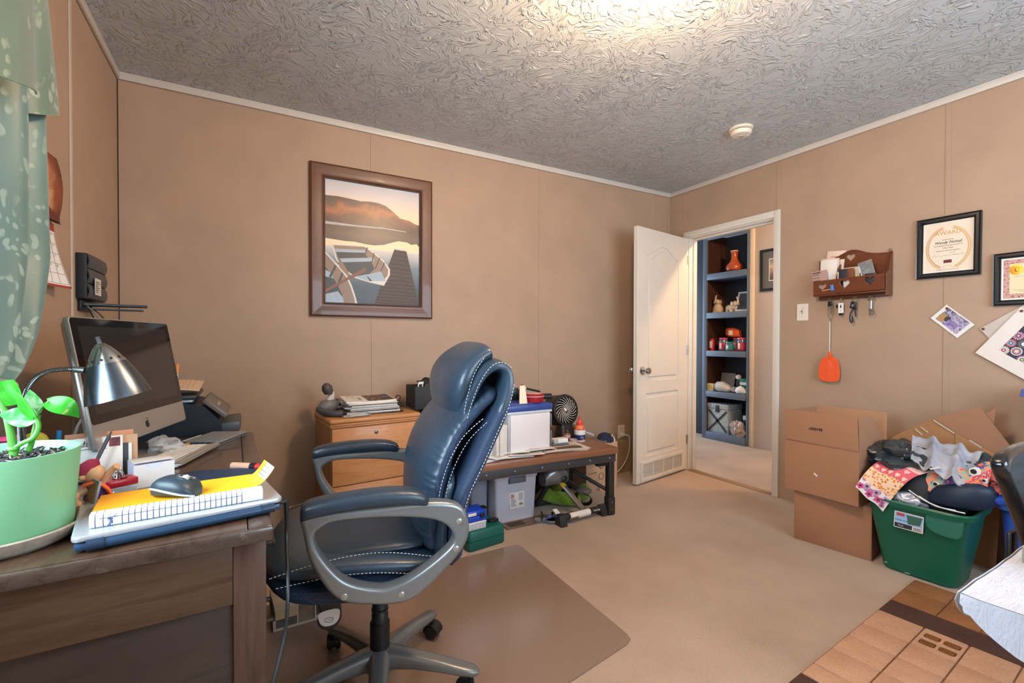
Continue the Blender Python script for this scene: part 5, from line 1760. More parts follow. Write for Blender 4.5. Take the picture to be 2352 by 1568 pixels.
# ------------------------------------------------------------------ laptop, day planner, mouse
LX = T(-0.274, 1.060, DT) @ RZ(10.5)
t = thing('laptop', 'closed silver laptop with dark blue edge lying on the near desk corner', 'laptop', LX)
LW, LD = 0.338, 0.245
G().box(0.004, 0.004, 0.004, LW - 0.004, LD, 0.018, 0.005).build('base', M('laptop_base_blue', '#24425e', 0.35), t)
G().plate([rrect(0, 0.004, LW, LD, 0.014, 5)], 0.010, 0.003, X=T(0, 0, 0.020)).build('lid', M('laptop_silver', '#c6ccd2', 0.28, 0.5), t)
G().cyl((0.03, 0.004, 0.012), (LW - 0.03, 0.004, 0.012), 0.0085, n=12).build('hinge_cover', M('laptop_edge_blue', '#1d3a55', 0.35), t)
for x0 in (0.020, LW - 0.042):
    G().cyl((x0, 0.003, 0.013), (x0 + 0.024, 0.003, 0.013), 0.010, n=12).build('hinge', M('laptop_hinge', '#1a2f45', 0.35), t)
for x0 in (0.05, LW - 0.06):
    G().cyl((x0, 0.05, 0.0), (x0, 0.05, 0.005), 0.008, n=8).build('rubber_foot', BLACK, t)
    G().cyl((x0, 0.2, 0.0), (x0, 0.2, 0.005), 0.008, n=8).build('rubber_foot', BLACK, t)
LT = DT + 0.030
PX = T(-0.258, 1.098, LT) @ RZ(5.5)
t = thing('day_planner', 'yellow-orange covered planner with lined white page edge lying on the laptop', 'planner', PX)
PWD, PDP = 0.278, 0.140
G().box(0.0, 0.006, 0.0, PWD, PDP, 0.022, 0.002).build('pages', PAPER, t)
COV = mat_grad('planner_cover', [(0.0, '#ee9a1f'), (0.5, '#efb21f'), (1.0, '#e5c62a')], 'x', 0.0, PWD, 0.5)
G().grid(lambda u, v: (PWD * u, 0.022 + (PDP - 0.020) * v, 0.0238 + 0.0012 * math.sin(3 * u)), 10, 6, 0, None, 0.0012).build('cover', COV, t)
# the rolled front page, with its ruled table
def roll(u, v):
    a = PI * (0.02 + 0.98 * v)
    return Vector((PWD * u, 0.012 - 0.012 * math.sin(a) ** 0.6 + (0.014 if v > 0.9 else 0) * (v - 0.9) * 10, 0.0125 - 0.0125 * math.cos(a)))


G().grid(lambda u, v: tuple(roll(u, v)), 4, 10, 0, None, 0.0008).build('front_page', M('planner_page', '#eef0f4', 0.6), t)
g = G()
for k_ in range(24):
    u = 0.10 + 0.76 * k_ / 23 if k_ > 1 else (0.03 + 0.04 * k_)
    g.tube([roll(u, v / 8) + Vector((0, -0.0003, 0)) for v in range(0, 9)], 0.0006, 4)
g.tube([roll(0.05 + 0.81 * i / 8, 0.62) + Vector((0, -0.0004, 0.0002)) for i in range(9)], 0.0005, 4)
g.build('ruled_lines', INKB, t)
g = G()
g.text('Paid', 0.0095, T(0.030, -0.0012, 0.009) @ RX(90) @ RZ(90), offset=0.0003)
g.text('Due', 0.0075, T(0.0285, 0.0005, 0.020) @ RX(70) @ RZ(90))
g.text('By', 0.0075, T(0.036, 0.0005, 0.020) @ RX(70) @ RZ(90))
g.build('lettering', INKB, t, smooth=False)
G().grid(lambda u, v: (PWD - 0.012 + 0.038 * u - 0.010 * v, 0.028 + 0.085 * v, 0.025 + 0.036 * u ** 1.8), 6, 3, 0, None, 0.0008, lambda u, v: 1 if u > 0.5 and v < 0.67 else 0).build('sticky_tab', [M('tab_yellow', '#e3cf35', 0.6), M('tab_white', '#ecebdd', 0.6)], t)
g = G()
for k_ in range(3):
    u = 0.56 + 0.15 * k_
    g.tube([(PWD - 0.012 + 0.038 * u - 0.010 * (0.25 + 0.5 * v / 4), 0.028 + 0.085 * (0.25 + 0.5 * v / 4), 0.0262 + 0.036 * u ** 1.8) for v in range(5)], 0.0006, 4)
g.build('tab_lettering', INK, t)
MXX = T(-0.136, 1.165, LT + 0.0260) @ RZ(-28)
t = thing('computer_mouse', 'dark grey mouse with a silver stripe on the yellow planner', 'mouse', MXX)
MB = M('mouse_dark', '#2d3b44', 0.4)


def mouse(u, w):
    """u 0 tail .. 1 front along x; w angle."""
    x = -0.047 + 0.094 * u
    hw = 0.031 * (max(0.0, 1 - abs(2 * u - 1) ** 3.2)) ** 0.5
    h = 0.042 * (max(0.0, 1 - abs(2 * u - 0.92) ** 2.6 if abs(2 * u - 0.92) < 1 else 0)) ** 0.45 * (1 - 0.16 * u)
    return x, hw, max(h, 0.0015)


g = G()
st = []
for i in range(15):
    u = 0.012 + 0.976 * i / 14
    x, hw, h = mouse(u, 0)
    st.append(((x, 0, h / 2 - 0.0008), (0, hw, 0), (0, 0, h / 2), 2.6, 0))
g.loft(st, 24)
g.build('body', MB, t)
g = G()
for s in (-1, 1):
    pts = []
    for i in range(13):
        u = 0.06 + 0.9 * i / 12
        x, hw, h = mouse(u, 0)
        zf = 0.62 - 0.50 * u
        zz = h * max(0.12, zf)
        k = 1 - abs(2 * zz / h - 1) ** 2.6
        pts.append((x, s * (hw * k ** (1 / 2.6) + 0.0003), zz))
    g.tube(pts, 0.0022, 6)
g.build('silver_stripe', M('stripe_silver', '#ccd2d8', 0.3, 0.4), t)
G().plate([circ(0.018, 0, 0.020, 18, 0.0065), circ(0.018, 0, 0.015, 18, 0.0048)], 0.0015, 0.0004, X=T(0, 0, 0.0385) @ RY(8)).build('wheel_trim', CHROME, t)
G().cyl((0.018, -0.0035, 0.0335), (0.018, 0.0035, 0.0335), 0.0065, n=14).build('scroll_wheel', LTGREY, t)
# navy folder, marker, tape roll ring
t = thing('navy_folder', 'navy blue soft folder with rounded corner behind the planner', 'folder', T(-0.085, 1.455, DT) @ RZ(-14))
G().plate([rrect(-0.105, -0.095, 0.105, 0.095, 0.03, 6)], 0.007, 0.003).build('cover', M('navy_cloth', '#1d3550', 0.6, bump=0.05, bs=200), t)
t = thing('red_tipped_marker', 'cream marker with a red tip at the right edge of the desk', 'marker', T(-0.020, 1.540, DT + 0.010) @ RZ(-38))
G().cyl((-0.04, 0, 0), (0.02, 0, 0), 0.010, n=12).build('barrel', M('marker_peach', '#d8a98e', 0.5), t)
G().cyl((0.02, 0, 0), (0.034, 0, 0), 0.0105, n=12).build('collar', BLACK, t)
G().ball((0.040, 0, 0), 0.010, n=12).build('cap', M('marker_red', '#c4262f', 0.3), t)
t = thing('ring_lid', 'grey oval lid lying flat between the clip box and the mouse', 'lid', T(-0.220, 1.415, DT))
G().lathe([(0, 0), (0.034, 0), (0.036, 0.004), (0.033, 0.007), (0.028, 0.005), (0, 0.005)], 22, sx=1.15, sy=0.8).build('lid', M('lid_grey', '#8d9196', 0.3), t)
# plug and cable of the laptop
pl = Vector((LW, 0.03, 0.012))
wp = LX @ pl
t = thing('laptop_cable', 'black laptop power cable drooping from the laptop over the desk edge', 'cable')
G().cyl(wp, wp + Vector((0.013, 0.002, 0)), 0.005, n=8).cyl(wp + Vector((0.012, 0.002, 0.002)), wp + Vector((0.013, 0.0, -0.040)), 0.0052, 0.004, n=8).build('plug', BLACK, t)
G().tube(smooth_pts([tuple(wp + Vector((0.013, 0.0, -0.038))), (wp.x + 0.012, wp.y - 0.005, 0.68), (0.064, 1.085, 0.60), (0.056, 1.06, 0.52), (0.03, 1.022, 0.44), (0.008, 1.005, 0.38), (-0.02, 1.0, 0.25), (-0.03, 1.0, 0.0035)], 8, False), 0.0036, 8).build('cable', BLACK, t)

# ------------------------------------------------------------------ desk lamp
t = thing('gooseneck_lamp', 'silver gooseneck desk lamp with bullet shade in front of the computer', 'desk lamp', T(-0.455, 1.520, DT))
o = Vector((-0.455, 1.520, DT))
G().lathe([(0, 0), (0.062, 0), (0.064, 0.006), (0.055, 0.016), (0.02, 0.024), (0.010, 0.034), (0, 0.034)], 26).build('base', STEEL, t)
neck = smooth_pts([Vector(p) - o for p in ((-0.455, 1.52, 0.785), (-0.466, 1.51, 0.86), (-0.469, 1.50, 0.94), (-0.462, 1.498, 1.000), (-0.446, 1.494, 1.034), (-0.420, 1.488, 1.053), (-0.385, 1.480, 1.058), (-0.350, 1.472, 1.055))], 10, False)
g = G()
rad = [0.0052 + (0.0007 if i % 2 else 0) for i in range(len(neck))]
fine = []
for i in range(len(neck) - 1):
    for j in range(2):
        fine.append(neck[i].lerp(neck[i + 1], j / 2))
g.tube(fine, [0.0052 + (0.0008 if i % 2 else 0) for i in range(len(fine))], 10)
g.build('gooseneck', M('neck_steel', '#8b9298', 0.25, 1.0), t)
axis = (Vector((-0.288, 1.468, 0.992)) - Vector((-0.322, 1.47, 1.118)))
Ls = axis.length
SHX = frame(Vector((-0.322, 1.47, 1.118)) - o, Vector((0.9, 0.0, 0.25)), Vector((0, 1, 0)), axis)
zx = axis.normalized()
yx = Vector((0, 1, 0)) - zx * zx.y
xx = yx.cross(zx)
SHX = frame(Vector((-0.322, 1.47, 1.118)) - o, xx, yx, zx)
prof = [(0.009, 0.0), (0.018, 0.010), (0.030, 0.030), (0.0395, 0.050), (0.049, 0.075), (0.057, 0.100), (0.0635, 0.125), (0.066, 0.138)]
sh = G().lathe([p for p in prof if p[1] >= 0.047] + [(0.0640, 0.138), (0.047, 0.075), (0.0375, 0.050)], 36).build('shade', M('shade_steel', '#6d7883', 0.27, 1.0), t, X=SHX)
cr = G()
cr.lathe([(0.006, -0.001)] + [p for p in prof if p[1] <= 0.052] + [(0.0405, 0.053), (0.038, 0.050)], 36)
cap = cr.build('crown', M('crown_chrome', '#c5c8ca', 0.16, 1.0), t, X=SHX)
g = G()
for i in range(12):
    a = 2 * PI * i / 12
    c, s_ = math.cos(a), math.sin(a)
    nrm = Vector((c * 0.85, s_ * 0.85, -0.5)).normalized()
    g.cyl(Vector((0.0345 * c, 0.0345 * s_, 0.040)), Vector((0.0345 * c, 0.0345 * s_, 0.040)) + nrm * 0.0012, 0.0032, n=10)
g.build('vent_hole', BLACK, cap)
G().cyl((0, 0, -0.012), (0, 0, 0.002), 0.0045, 0.006, 10).cyl((0, 0, -0.018), (0, 0, -0.010), 0.0055, 0.0045, 10).build('switch', DKGREY, t, X=SHX)
G().cyl(Vector((-0.350, 1.472, 1.055)) - o, Vector((-0.371, 1.477, 1.0575)) - o, 0.0075, n=12).build('joint', STEEL, t)
G().ball((0, 0, 0.085), 0.026, 0.026, 0.032, 14).build('bulb', M('bulb_white', '#d9d6cf', 0.3), t, X=SHX)

# ------------------------------------------------------------------ plant
PC = (-0.400, 1.190)
t = thing('potted_pothos', 'light green pot with a young pothos plant on a stone saucer at the desk edge', 'potted plant', T(PC[0], PC[1], DT))
POT = M('mint_pot', '#79b78c', 0.38, var=0.05, vs=3)
G().lathe([(0, 0.012), (0.094, 0.012), (0.097, 0.020), (0.108, 0.168), (0.105, 0.168), (0.1015, 0.160), (0.096, 0.13), (0, 0.13)], 48).build('pot', POT, t)
G().lathe([(0, 0.0), (0.092, 0.0), (0.106, 0.010), (0.112, 0.028), (0.108, 0.030), (0.096, 0.013), (0, 0.013)], 48).build('saucer', M('stone_saucer', '#9d9183', 0.75, var=0.22, vs=40, bump=0.2, bs=120), t)
G().lathe([(0, 0.156), (0.06, 0.154), (0.100, 0.149), (0.101, 0.140), (0, 0.140)], 32).build('soil', M('dark_soil', '#2a2725', 0.95, bump=0.8, bs=120), t)
g = G()
rnd = random.Random(5)
for i in range(560):
    a, r = rnd.uniform(0, 2 * PI), 0.097 * math.sqrt(rnd.random())
    x, y, z = r * math.cos(a), r * math.sin(a), 0.152 + rnd.uniform(0, 0.011) - 0.006 * r / 0.1
    b, l, e2 = rnd.uniform(0, PI), rnd.uniform(0.004, 0.013), rnd.uniform(-0.004, 0.008)
    d = Vector((math.cos(b) * l, math.sin(b) * l, e2))
    g.tube([Vector((x, y, z)) - d / 2, Vector((x, y, z)) + d / 2], [rnd.uniform(0.0008, 0.002)] * 2, 4, m=0 if rnd.random() < 0.8 else 1)
stuff(g.build('bark_chips', [M('bark_dark', '#2b2a2c', 0.9), M('bark_pale', '#7d7268', 0.9)], t))


def leaf_mat(name, c1, c2, c3):
    k = NT(name)
    f = k.ramp(k.noise(26, 4, 0.65, k.mapping((1, 1, 1)), 0.6), [(0.45, 0.0), (0.60, 1.0)])
    k.col(k.mix(f, c1, c2))
    k.b.inputs['Roughness'].default_value = 0.32
    k.b.inputs['Subsurface Weight'].default_value = 0.0
    return k.m


LEAF = leaf_mat('pothos_leaf', '#2c8f22', '#3b9c2c', '#6cb84a')
LEAFV = leaf_mat('variegated_leaf', '#3f9a4a', '#b4dcae', '#ffffff')
STEM = M('pothos_stem', '#4b9632', 0.4)


def leaf(base, tip, width, up, mat_, fold=0.35, droop=0.2, name='leaf', curl=0.0):
    base, tip, up = Vector(base), Vector(tip), Vector(up).normalized()
    ax = tip - base
    L = ax.length
    ax = ax.normalized()
    sd = ax.cross(up).normalized()
    up = sd.cross(ax).normalized()

    def f(u, v):
        s = 2 * u - 1
        w = width * (math.sin(PI * min(1, v * 0.98 + 0.02) ** 0.72) ** 0.8) * (1 - 0.25 * v)
        back = -0.10 * L * abs(s) ** 1.5 * (1 - v) ** 3
        return base + ax * (L * v + back) + sd * (s * w) + up * (fold * abs(s) * w - droop * L * v * v + curl * L * math.sin(PI * v) + 0.05 * w * math.sin(9 * v + 3 * s))
    return G().grid(f, 10, 14, 0, None, 0.0012).build(name, mat_, t)


pb = Vector((PC[0], PC[1], DT))


def L2(p):
    return Vector(p) - pb


stem_a = smooth_pts([L2((-0.386, 1.205, 0.895)), L2((-0.389, 1.205, 0.93)), L2((-0.396, 1.203, 0.985)), L2((-0.406, 1.20, 1.022))], 6, False)
G().tube(stem_a, [0.0075 - 0.00018 * i for i in range(len(stem_a))], 10).build('stem', STEM, t)
stem_b = smooth_pts([L2((-0.378, 1.215, 0.895)), L2((-0.366, 1.21, 0.93)), L2((-0.358, 1.205, 0.965)), L2((-0.352, 1.20, 0.985))], 6, False)
G().tube(stem_b, [0.0052 - 0.0001 * i for i in range(len(stem_b))], 10).build('stem', STEM, t)
stem_c = smooth_pts([L2((-0.388, 1.203, 0.925)), L2((-0.375, 1.20, 0.935)), L2((-0.358, 1.195, 0.945)), L2((-0.351, 1.195, 0.965)), L2((-0.357, 1.20, 0.985))], 6, False)
G().tube(stem_c, 0.0042, 8).build('stem', STEM, t)
G().ball(L2((-0.388, 1.204, 0.925)), 0.009, 0.008, 0.006, 10).build('stem_node', STEM, t)
leaf(L2((-0.407, 1.198, 1.014)), L2((-0.386, 1.200, 1.054)), 0.030, (0.2, -1.0, 0.1), LEAF, 0.04, 0.0)
leaf(L2((-0.357, 1.193, 0.984)), L2((-0.380, 1.188, 1.036)), 0.011, (-0.5, -0.85, 0.1), LEAF, 0.5, 0.0)
leaf(L2((-0.358, 1.196, 0.981)), L2((-0.404, 1.196, 0.992)), 0.021, (0.0, -0.95, 0.3), LEAFV, 0.08, -0.03)
leaf(L2((-0.360, 1.204, 0.988)), L2((-0.366, 1.206, 1.034)), 0.016, (0.3, -0.95, 0.1), LEAFV, 0.12, 0.0)
stem_d = smooth_pts([L2((-0.357, 1.20, 0.983)), L2((-0.350, 1.205, 0.998)), L2((-0.340, 1.208, 1.010))], 6, False)
G().tube(stem_d, 0.0026, 8).build('stem', STEM, t)
leaf(L2((-0.342, 1.208, 1.008)), L2((-0.300, 1.222, 0.974)), 0.020, (0.25, -0.85, 0.5), LEAF, 0.12, 0.0, curl=0.36)

# things at the back of the desk by the wall
t = thing('pink_pen_cup', 'pink cup with a pink flower-topped pen against the wall behind the plant', 'pen cup', T(-0.525, 1.62, DT))
G().lathe([(0, 0), (0.030, 0), (0.034, 0.09), (0.031, 0.09), (0.028, 0.006), (0, 0.006)], 20).build('cup', M('lilac_plastic', '#b48aa6', 0.4), t)
g = G()
for i in range(6):
    a = i * PI / 3
    g.ball((0.016 * math.cos(a), 0.016 * math.sin(a), 0.125), 0.013, 0.013, 0.008, 8)
g.cyl((0, 0, 0.02), (0, 0, 0.125), 0.003, n=6)
g.build('flower_pen', M('hot_pink', '#d2457a', 0.6), t)
G().box(0.004, -0.016, 0.03, 0.02, 0.0, 0.115, 0.003).build('dark_case', DKGREY, t)
t = thing('blue_pen', 'blue pen standing upright behind the green pot', 'pen', T(-0.452, 1.64, DT))
G().cyl((0, 0, 0), (0.010, 0, 0.135), 0.0055, n=10).build('barrel', M('pen_blue', '#2c78ad', 0.3), t)
t = thing('yellow_tape_roll', 'small yellow round tin lid standing behind the green pot', 'lid', T(-0.478, 1.60, DT + 0.085))
G().cyl((0, -0.006, 0.03), (0, 0.006, 0.03), 0.026, n=20).build('disc', M('dull_yellow', '#b3a02e', 0.5), t)
G().cyl((0, 0.0, -0.085), (0, 0.0, 0.006), 0.005, n=8).build('stalk', M('dull_green', '#6d7a3a', 0.5), t)
one('white_post', G().cyl((0, 0, 0), (0, 0, 0.17), 0.006, n=10).lathe([(0, 0), (0.03, 0), (0.03, 0.006), (0, 0.008)], 16), LTGREY, 'thin pale post with a round foot behind the plant stems', 'post', T(-0.495, 1.575, DT))

# ------------------------------------------------------------------ printer on its own stand behind the desk
t = thing('printer_stand', 'low dark stand behind the desk carrying the printer', 'stand', T(-0.56, 2.19, 0))
G().box(0, 0, 0.66, 0.50, 0.62, 0.69, 0.004).build('top', M('stand_brown', '#3f2f28', 0.5), t)
for x in (0.02, 0.45):
    for y in (0.02, 0.57):
        G().box(x, y, 0, x + 0.035, y + 0.035, 0.661, 0.003).build('leg', M('stand_brown', '#3f2f28', 0.5), t)
PRX = T(-0.30, 2.43, 0.69) @ RZ(0)
t = thing('printer', 'black inkjet printer with tilted grey control panel behind the desk', 'printer', PRX)
PBK = M('printer_blueblack', '#131d29', 0.42, bump=0.2, bs=400)
sec = [(-0.20, 0.0), (0.16, 0.0), (0.19, 0.05), (0.185, 0.10), (0.13, 0.165), (0.06, 0.185), (-0.20, 0.185)]
G().rings([[(x, -0.165, z) for x, z in sec], [(x, 0.17, z) for x, z in sec]]).build('body', PBK, t, angle=25)
G().box(-0.20, -0.167, 0.186, 0.09, 0.172, 0.196, 0.003).build('silver_band', M('printer_band', '#8ea0b4', 0.3, 0.3), t)
G().box(-0.19, -0.16, 0.196, 0.10, 0.165, 0.215, 0.006).build('scanner_lid', M('printer_lid', '#20262c', 0.4), t)
cp = G().box(-0.055, -0.16, -0.010, 0.055, 0.13, 0.012, 0.006).build('control_panel', M('panel_taupe', '#6b625d', 0.4), t, X=T(0.165, 0, 0.155) @ RY(42))
G().box(-0.006, -0.10, 0.012, 0.006, 0.02, 0.0135, 0.002).build('display_strip', M('panel_pale', '#a39a94', 0.4), cp)
G().box(0.15, -0.13, 0.035, 0.258, 0.12, 0.075, 0.004).build('output_tray', M('tray_grey', '#4a4f54', 0.4), t, X=RY(-4))
G().box(0.14, -0.12, 0.0, 0.235, 0.11, 0.033, 0.004).build('paper_drawer', BLACK, t)
t = thing('lined_paper', 'curved sheaf of lined cream paper on top of the printer', 'paper', PRX @ T(0, 0, 0.218))


def sheaf(u, v):
    return (-0.14 + 0.25 * u, -0.14 + 0.22 * v, 0.035 * math.sin(u * 2.0) * (1 - 0.3 * v) - 0.02 * u + 0.030 * v + 0.004)


G().grid(sheaf, 12, 6, 0, None, 0.006).build('sheets', M('cream_lined', '#dcc0a4', 0.7), t)
g = G()
for k_ in range(13):
    g.tube([Vector(sheaf(0.05 + 0.07 * k_, v / 4)) + Vector((0, 0, 0.0006)) for v in range(5)], 0.0007, 4)
g.build('ruled_lines', M('rule_brown', '#b48a70', 0.6), t)
one('pen_card', G().box(-0.02, 0, 0, 0.025, 0.002, 0.10, 0.0005), PAPER, 'white card standing behind the computer, by the pens', 'card', T(-0.285, 2.27, 0.908))
for x, c, nm, cat in ((-0.282, BLUE, 'blue cap of a pen showing just right of the screen', 'pen'), (-0.268, M('pen_orange', '#d8853a', 0.4), 'orange pen showing just right of the screen', 'pen')):
    tt = thing('pen', nm, cat, T(x, 2.275, 0.908))
    G().cyl((0, 0, 0), (0.004, 0, 0.085), 0.006, n=8).build('barrel', LTGREY, tt)
    G().cyl((0.004, 0, 0.085), (0.006, 0, 0.125), 0.007, n=8).build('cap', c, tt)

# ------------------------------------------------------------------ office chair (local x forward, y to its left, z up)
CHX = T(0.355, 1.500, 0.0) @ RZ(171.5)
t = thing('office_chair', 'dark leather executive office chair with grey loop arms at the desk', 'office chair', CHX)


def leather(name, c1, c2):
    k = NT(name)
    k.col(k.mix(k.ramp(k.noise(5, 4, 0.6), [(0.35, 0.0), (0.65, 1.0)]), c1, c2))
    k.b.inputs['Roughness'].default_value = 0.36
    k.b.inputs['Coat Weight'].default_value = 0.25
    k.b.inputs['Coat Roughness'].default_value = 0.25
    k.bump(k.math('ADD', k.noise(320, 2, 0.6), k.math('MULTIPLY', k.noise(14, 3, 0.6, None, 1.5), 2.5)), 0.16, 0.004)
    return k.m


LEA = leather('daylight_blue_leather', '#283a4a', '#324657')  # the blue of the daylight is put into the leather's base colour
LEAD = leather('daylight_blue_leather_dark', '#202e3a', '#283946')
MESHF = mat_mesh('chair_mesh_cloth', '#1c2f48', '#3a5578', 300)
PEW = M('pewter_paint', '#828586', 0.32, 0.5)
THR = M('white_thread', '#b9c0c8', 0.7)


def dashes(g, pts, r=0.0011, dash=0.006, gap=0.004):
    P = [Vector(p) for p in pts]
    ds = [0]
    for a, b in zip(P, P[1:]):
        ds.append(ds[-1] + (b - a).length)

    def at(s):
        for i in range(len(P) - 1):
            if s <= ds[i + 1]:
                k = (s - ds[i]) / max(1e-9, ds[i + 1] - ds[i])
                return P[i].lerp(P[i + 1], k)
        return P[-1]
    s = 0
    while s + dash < ds[-1]:
        g.tube([at(s), at(s + dash)], r, 4)
        s += dash + gap


# base
a0 = -34 - 171.5
hub = G().lathe([(0, 0.070), (0.040, 0.070), (0.046, 0.080), (0.048, 0.105), (0.040, 0.128), (0.032, 0.134), (0, 0.134)], 28).build('base_hub', PEW, t)
legm = G()
legm.loft([((0.020, 0, 0.112), (0, 0.036, 0), (0, 0, 0.036), 3, 0), ((0.055, 0, 0.115), (0, 0.032, 0), (0, 0, 0.030), 3, 0), ((0.12, 0, 0.110), (0, 0.027, 0), (0, 0, 0.024), 3, 0), ((0.20, 0, 0.100), (0, 0.025, 0), (0, 0, 0.019), 3, 0),
           ((0.27, 0, 0.089), (0, 0.025, 0), (0, 0, 0.015), 3, 0), ((0.305, 0, 0.084), (0, 0.022, 0), (0, 0, 0.013), 2.6, 0), ((0.320, 0, 0.082), (0, 0.011, 0), (0, 0, 0.007), 2, 0)], 20)
casm = G()
casm.cyl((0, 0, 0.045), (0, 0, 0.072), 0.006, n=10)
casm.lathe([(0.0, 0.058), (0.012, 0.058), (0.014, 0.052)], 12)
wh = G()
for s in (-1, 1):
    wh.cyl((-0.012, 0.006 * s, 0.030), (-0.012, 0.022 * s, 0.030), 0.026, 0.024, 20)
hood = G()
hr = []
for i in range(9):
    a = R(-10 + 190 * i / 8)
    hr.append([(-0.012 + math.cos(a) * rr, y, 0.030 + math.sin(a) * rr) for rr, y in ((0.028, -0.024), (0.031, -0.022), (0.031, 0.022), (0.028, 0.024), (0.027, 0.018), (0.027, -0.018))])
hood.rings(hr)
for k_ in range(5):
    lg = legm.build('base_leg', PEW, t, X=RZ(a0 + 72 * k_)) if k_ == 0 else None
    if k_ == 0:
        leg0 = lg
        c0 = casm.build('caster_stem', BLACK, leg0, X=T(0.292, 0, 0))
        h0 = hood.build('caster_hood', BLACK, leg0, X=T(0.292, 0, 0.0) @ RZ(30))
        w0 = wh.build('caster_wheel', M('wheel_black', '#222427', 0.35), leg0, X=T(0.292, 0, 0.0) @ RZ(30))
    else:
        lg = leg0.copy()
        COL.objects.link(lg)
        lg.parent = t
        lg.matrix_local = RZ(a0 + 72 * k_)
        for src, rz in ((c0, 0), (h0, 40 + 53 * k_), (w0, 40 + 53 * k_)):
            d = src.copy()
            COL.objects.link(d)
            d.parent = lg
            d.matrix_local = T(0.292, 0, 0) @ RZ(rz)
gc = G().lathe([(0, 0.10), (0.031, 0.10), (0.031, 0.225), (0.028, 0.228), (0, 0.228)], 24).build('gas_column', BLACK, t)
G().lathe([(0, 0.20), (0.026, 0.20), (0.026, 0.252), (0.0235, 0.255), (0.0235, 0.36), (0, 0.36)], 24).build('column_sleeve', M('sleeve_black', '#1c1f22', 0.4), gc)
G().lathe([(0.0236, 0.262), (0.0268, 0.264), (0.0268, 0.270), (0.0236, 0.272)], 24).build('column_ring', M('sleeve_black', '#1c1f22', 0.4), gc)
G().box(-0.12, -0.075, 0.350, 0.13, 0.075, 0.405, 0.012).build('tilt_mechanism', BLACK, t)
G().cyl((0.02, -0.05, 0.335), (0.02, -0.05, 0.36), 0.026, n=16).build('tension_knob', BLACK, t)
lv = G().box(0.125, 0.135, 0.355, 0.165, 0.162, 0.430, 0.008)
lv.build('lever_bracket', BLACK, t)
pd = G().plate([[(p.x, p.y) for p in smooth_pts([(-0.030, 0.0, 0), (-0.012, 0.016, 0), (0.020, 0.010, 0), (0.030, -0.015, 0), (0.032, -0.060, 0), (0.014, -0.082, 0), (-0.014, -0.082, 0), (-0.030, -0.060, 0), (-0.024, -0.03, 0)], 4)]], 0.014, 0.004).build('lever_paddle', BLACK, t, X=T(0.150, 0.168, 0.420) @ RZ(180) @ RX(90) @ T(0, 0, -0.002))
pf = G().plate([[(p.x * 0.8, p.y * 0.62 - 0.020) for p in smooth_pts([(-0.030, -0.02, 0), (0.030, -0.015, 0), (0.032, -0.060, 0), (0.014, -0.082, 0), (-0.014, -0.082, 0), (-0.030, -0.060, 0)], 4)]], 0.002, 0.0006)
pf.build('paddle_face', M('paddle_silver', '#c2c6ca', 0.3, 0.5), pd, X=T(0, 0, 0.014))
pp = G().plate([circ(0, -0.055, 0.012, 18, 0.007), circ(0, -0.055, 0.0108, 18, 0.006)], 0.0006).text('LIFT', 0.006, T(0, -0.055, 0.0004))
pp.build('paddle_print', DKGREY, pd, X=T(0, 0, 0.0160))


def crv(pts, n):
    return smooth_pts([(p[0], 0, p[1]) for p in pts], n, False)


def sheet_loft(curve, widths, thick, mats, name, parent, e=2.6, bow=0.0, mfn=None, nseg=28, front=1, ruche=0.0):
    """Pad that follows a side-view centre curve; widths and thicknesses are interpolated along it."""
    K = len(curve)
    st = []

    def ip(tab, s):
        for (s0, a), (s1, b) in zip(tab, tab[1:]):
            if s <= s1:
                k = (s - s0) / max(1e-9, s1 - s0)
                k = k * k * (3 - 2 * k)
                return a + (b - a) * k
        return tab[-1][1]
    for i, p in enumerate(curve):
        s = i / (K - 1)
        tg = (curve[min(i + 1, K - 1)] - curve[max(i - 1, 0)]).normalized()
        nrm = Vector((tg.z, 0, -tg.x)) * front
        st.append((p, (0, ip(widths, s), 0), nrm * ip(thick, s), e, ip(bow, s) if isinstance(bow, list) else bow))
    g = G().loft(st, nseg, 0, None, mfn)
    if ruche:
        for j in range(K):
            c = Vector(st[j][0])
            for i in range(nseg):
                a = 2 * PI * i / nseg
                w = math.exp(-((abs(math.cos(a)) - 0.86) / 0.13) ** 2) * max(0.0, min(1.0, math.sin(a) * 3))
                k = 1 - ruche * w * (0.5 + 0.5 * math.sin(2 * PI * (j / K) * 24 + 1.7 * math.sin(j * 0.37)))
                g.v[j * nseg + i] = tuple(c + (Vector(g.v[j * nseg + i]) - c) * k)
    return g.build(name, mats, parent)


# seat
st = []
for i in range(19):
    s = i / 18
    x = -0.168 + 0.478 * s
    k = (1 - abs(2 * s - 1) ** 5)
    zb = 0.412 + 0.045 * max(0, (s - 0.3) / 0.7) ** 2
    zt = 0.492 + 0.022 * s
    st.append(((x, 0, (zb + zt) / 2), (0, 0.262 * (k ** 0.35 if 0 < s < 1 else 0.55), 0), (0, 0, (zt - zb) / 2 * (0.55 + 0.45 * k ** 0.5)), 3.2, 0))
G().loft(st, 30).build('seat_base', MESHF, t)
st = []
for i in range(23):
    s = i / 22
    x = -0.178 + 0.498 * s
    k = max(0.0, 1 - abs(2 * s - 1) ** 6)
    kk = k ** 0.4 if 0 < s < 1 else 0.35
    zb = 0.470 + 0.040 * s
    zt = 0.512 + 0.055 * math.sin(min(1, s * 1.15) * PI * 0.62) - 0.030 * max(0, (s - 0.82) / 0.18) ** 2
    st.append(((x, 0, (zb + zt) / 2), (0, 0.268 * kk, 0), (0, 0, (zt - zb) / 2 * (0.45 + 0.55 * kk)), 2.8, 0))
G().loft(st, 36).build('seat_cushion', LEA, t)
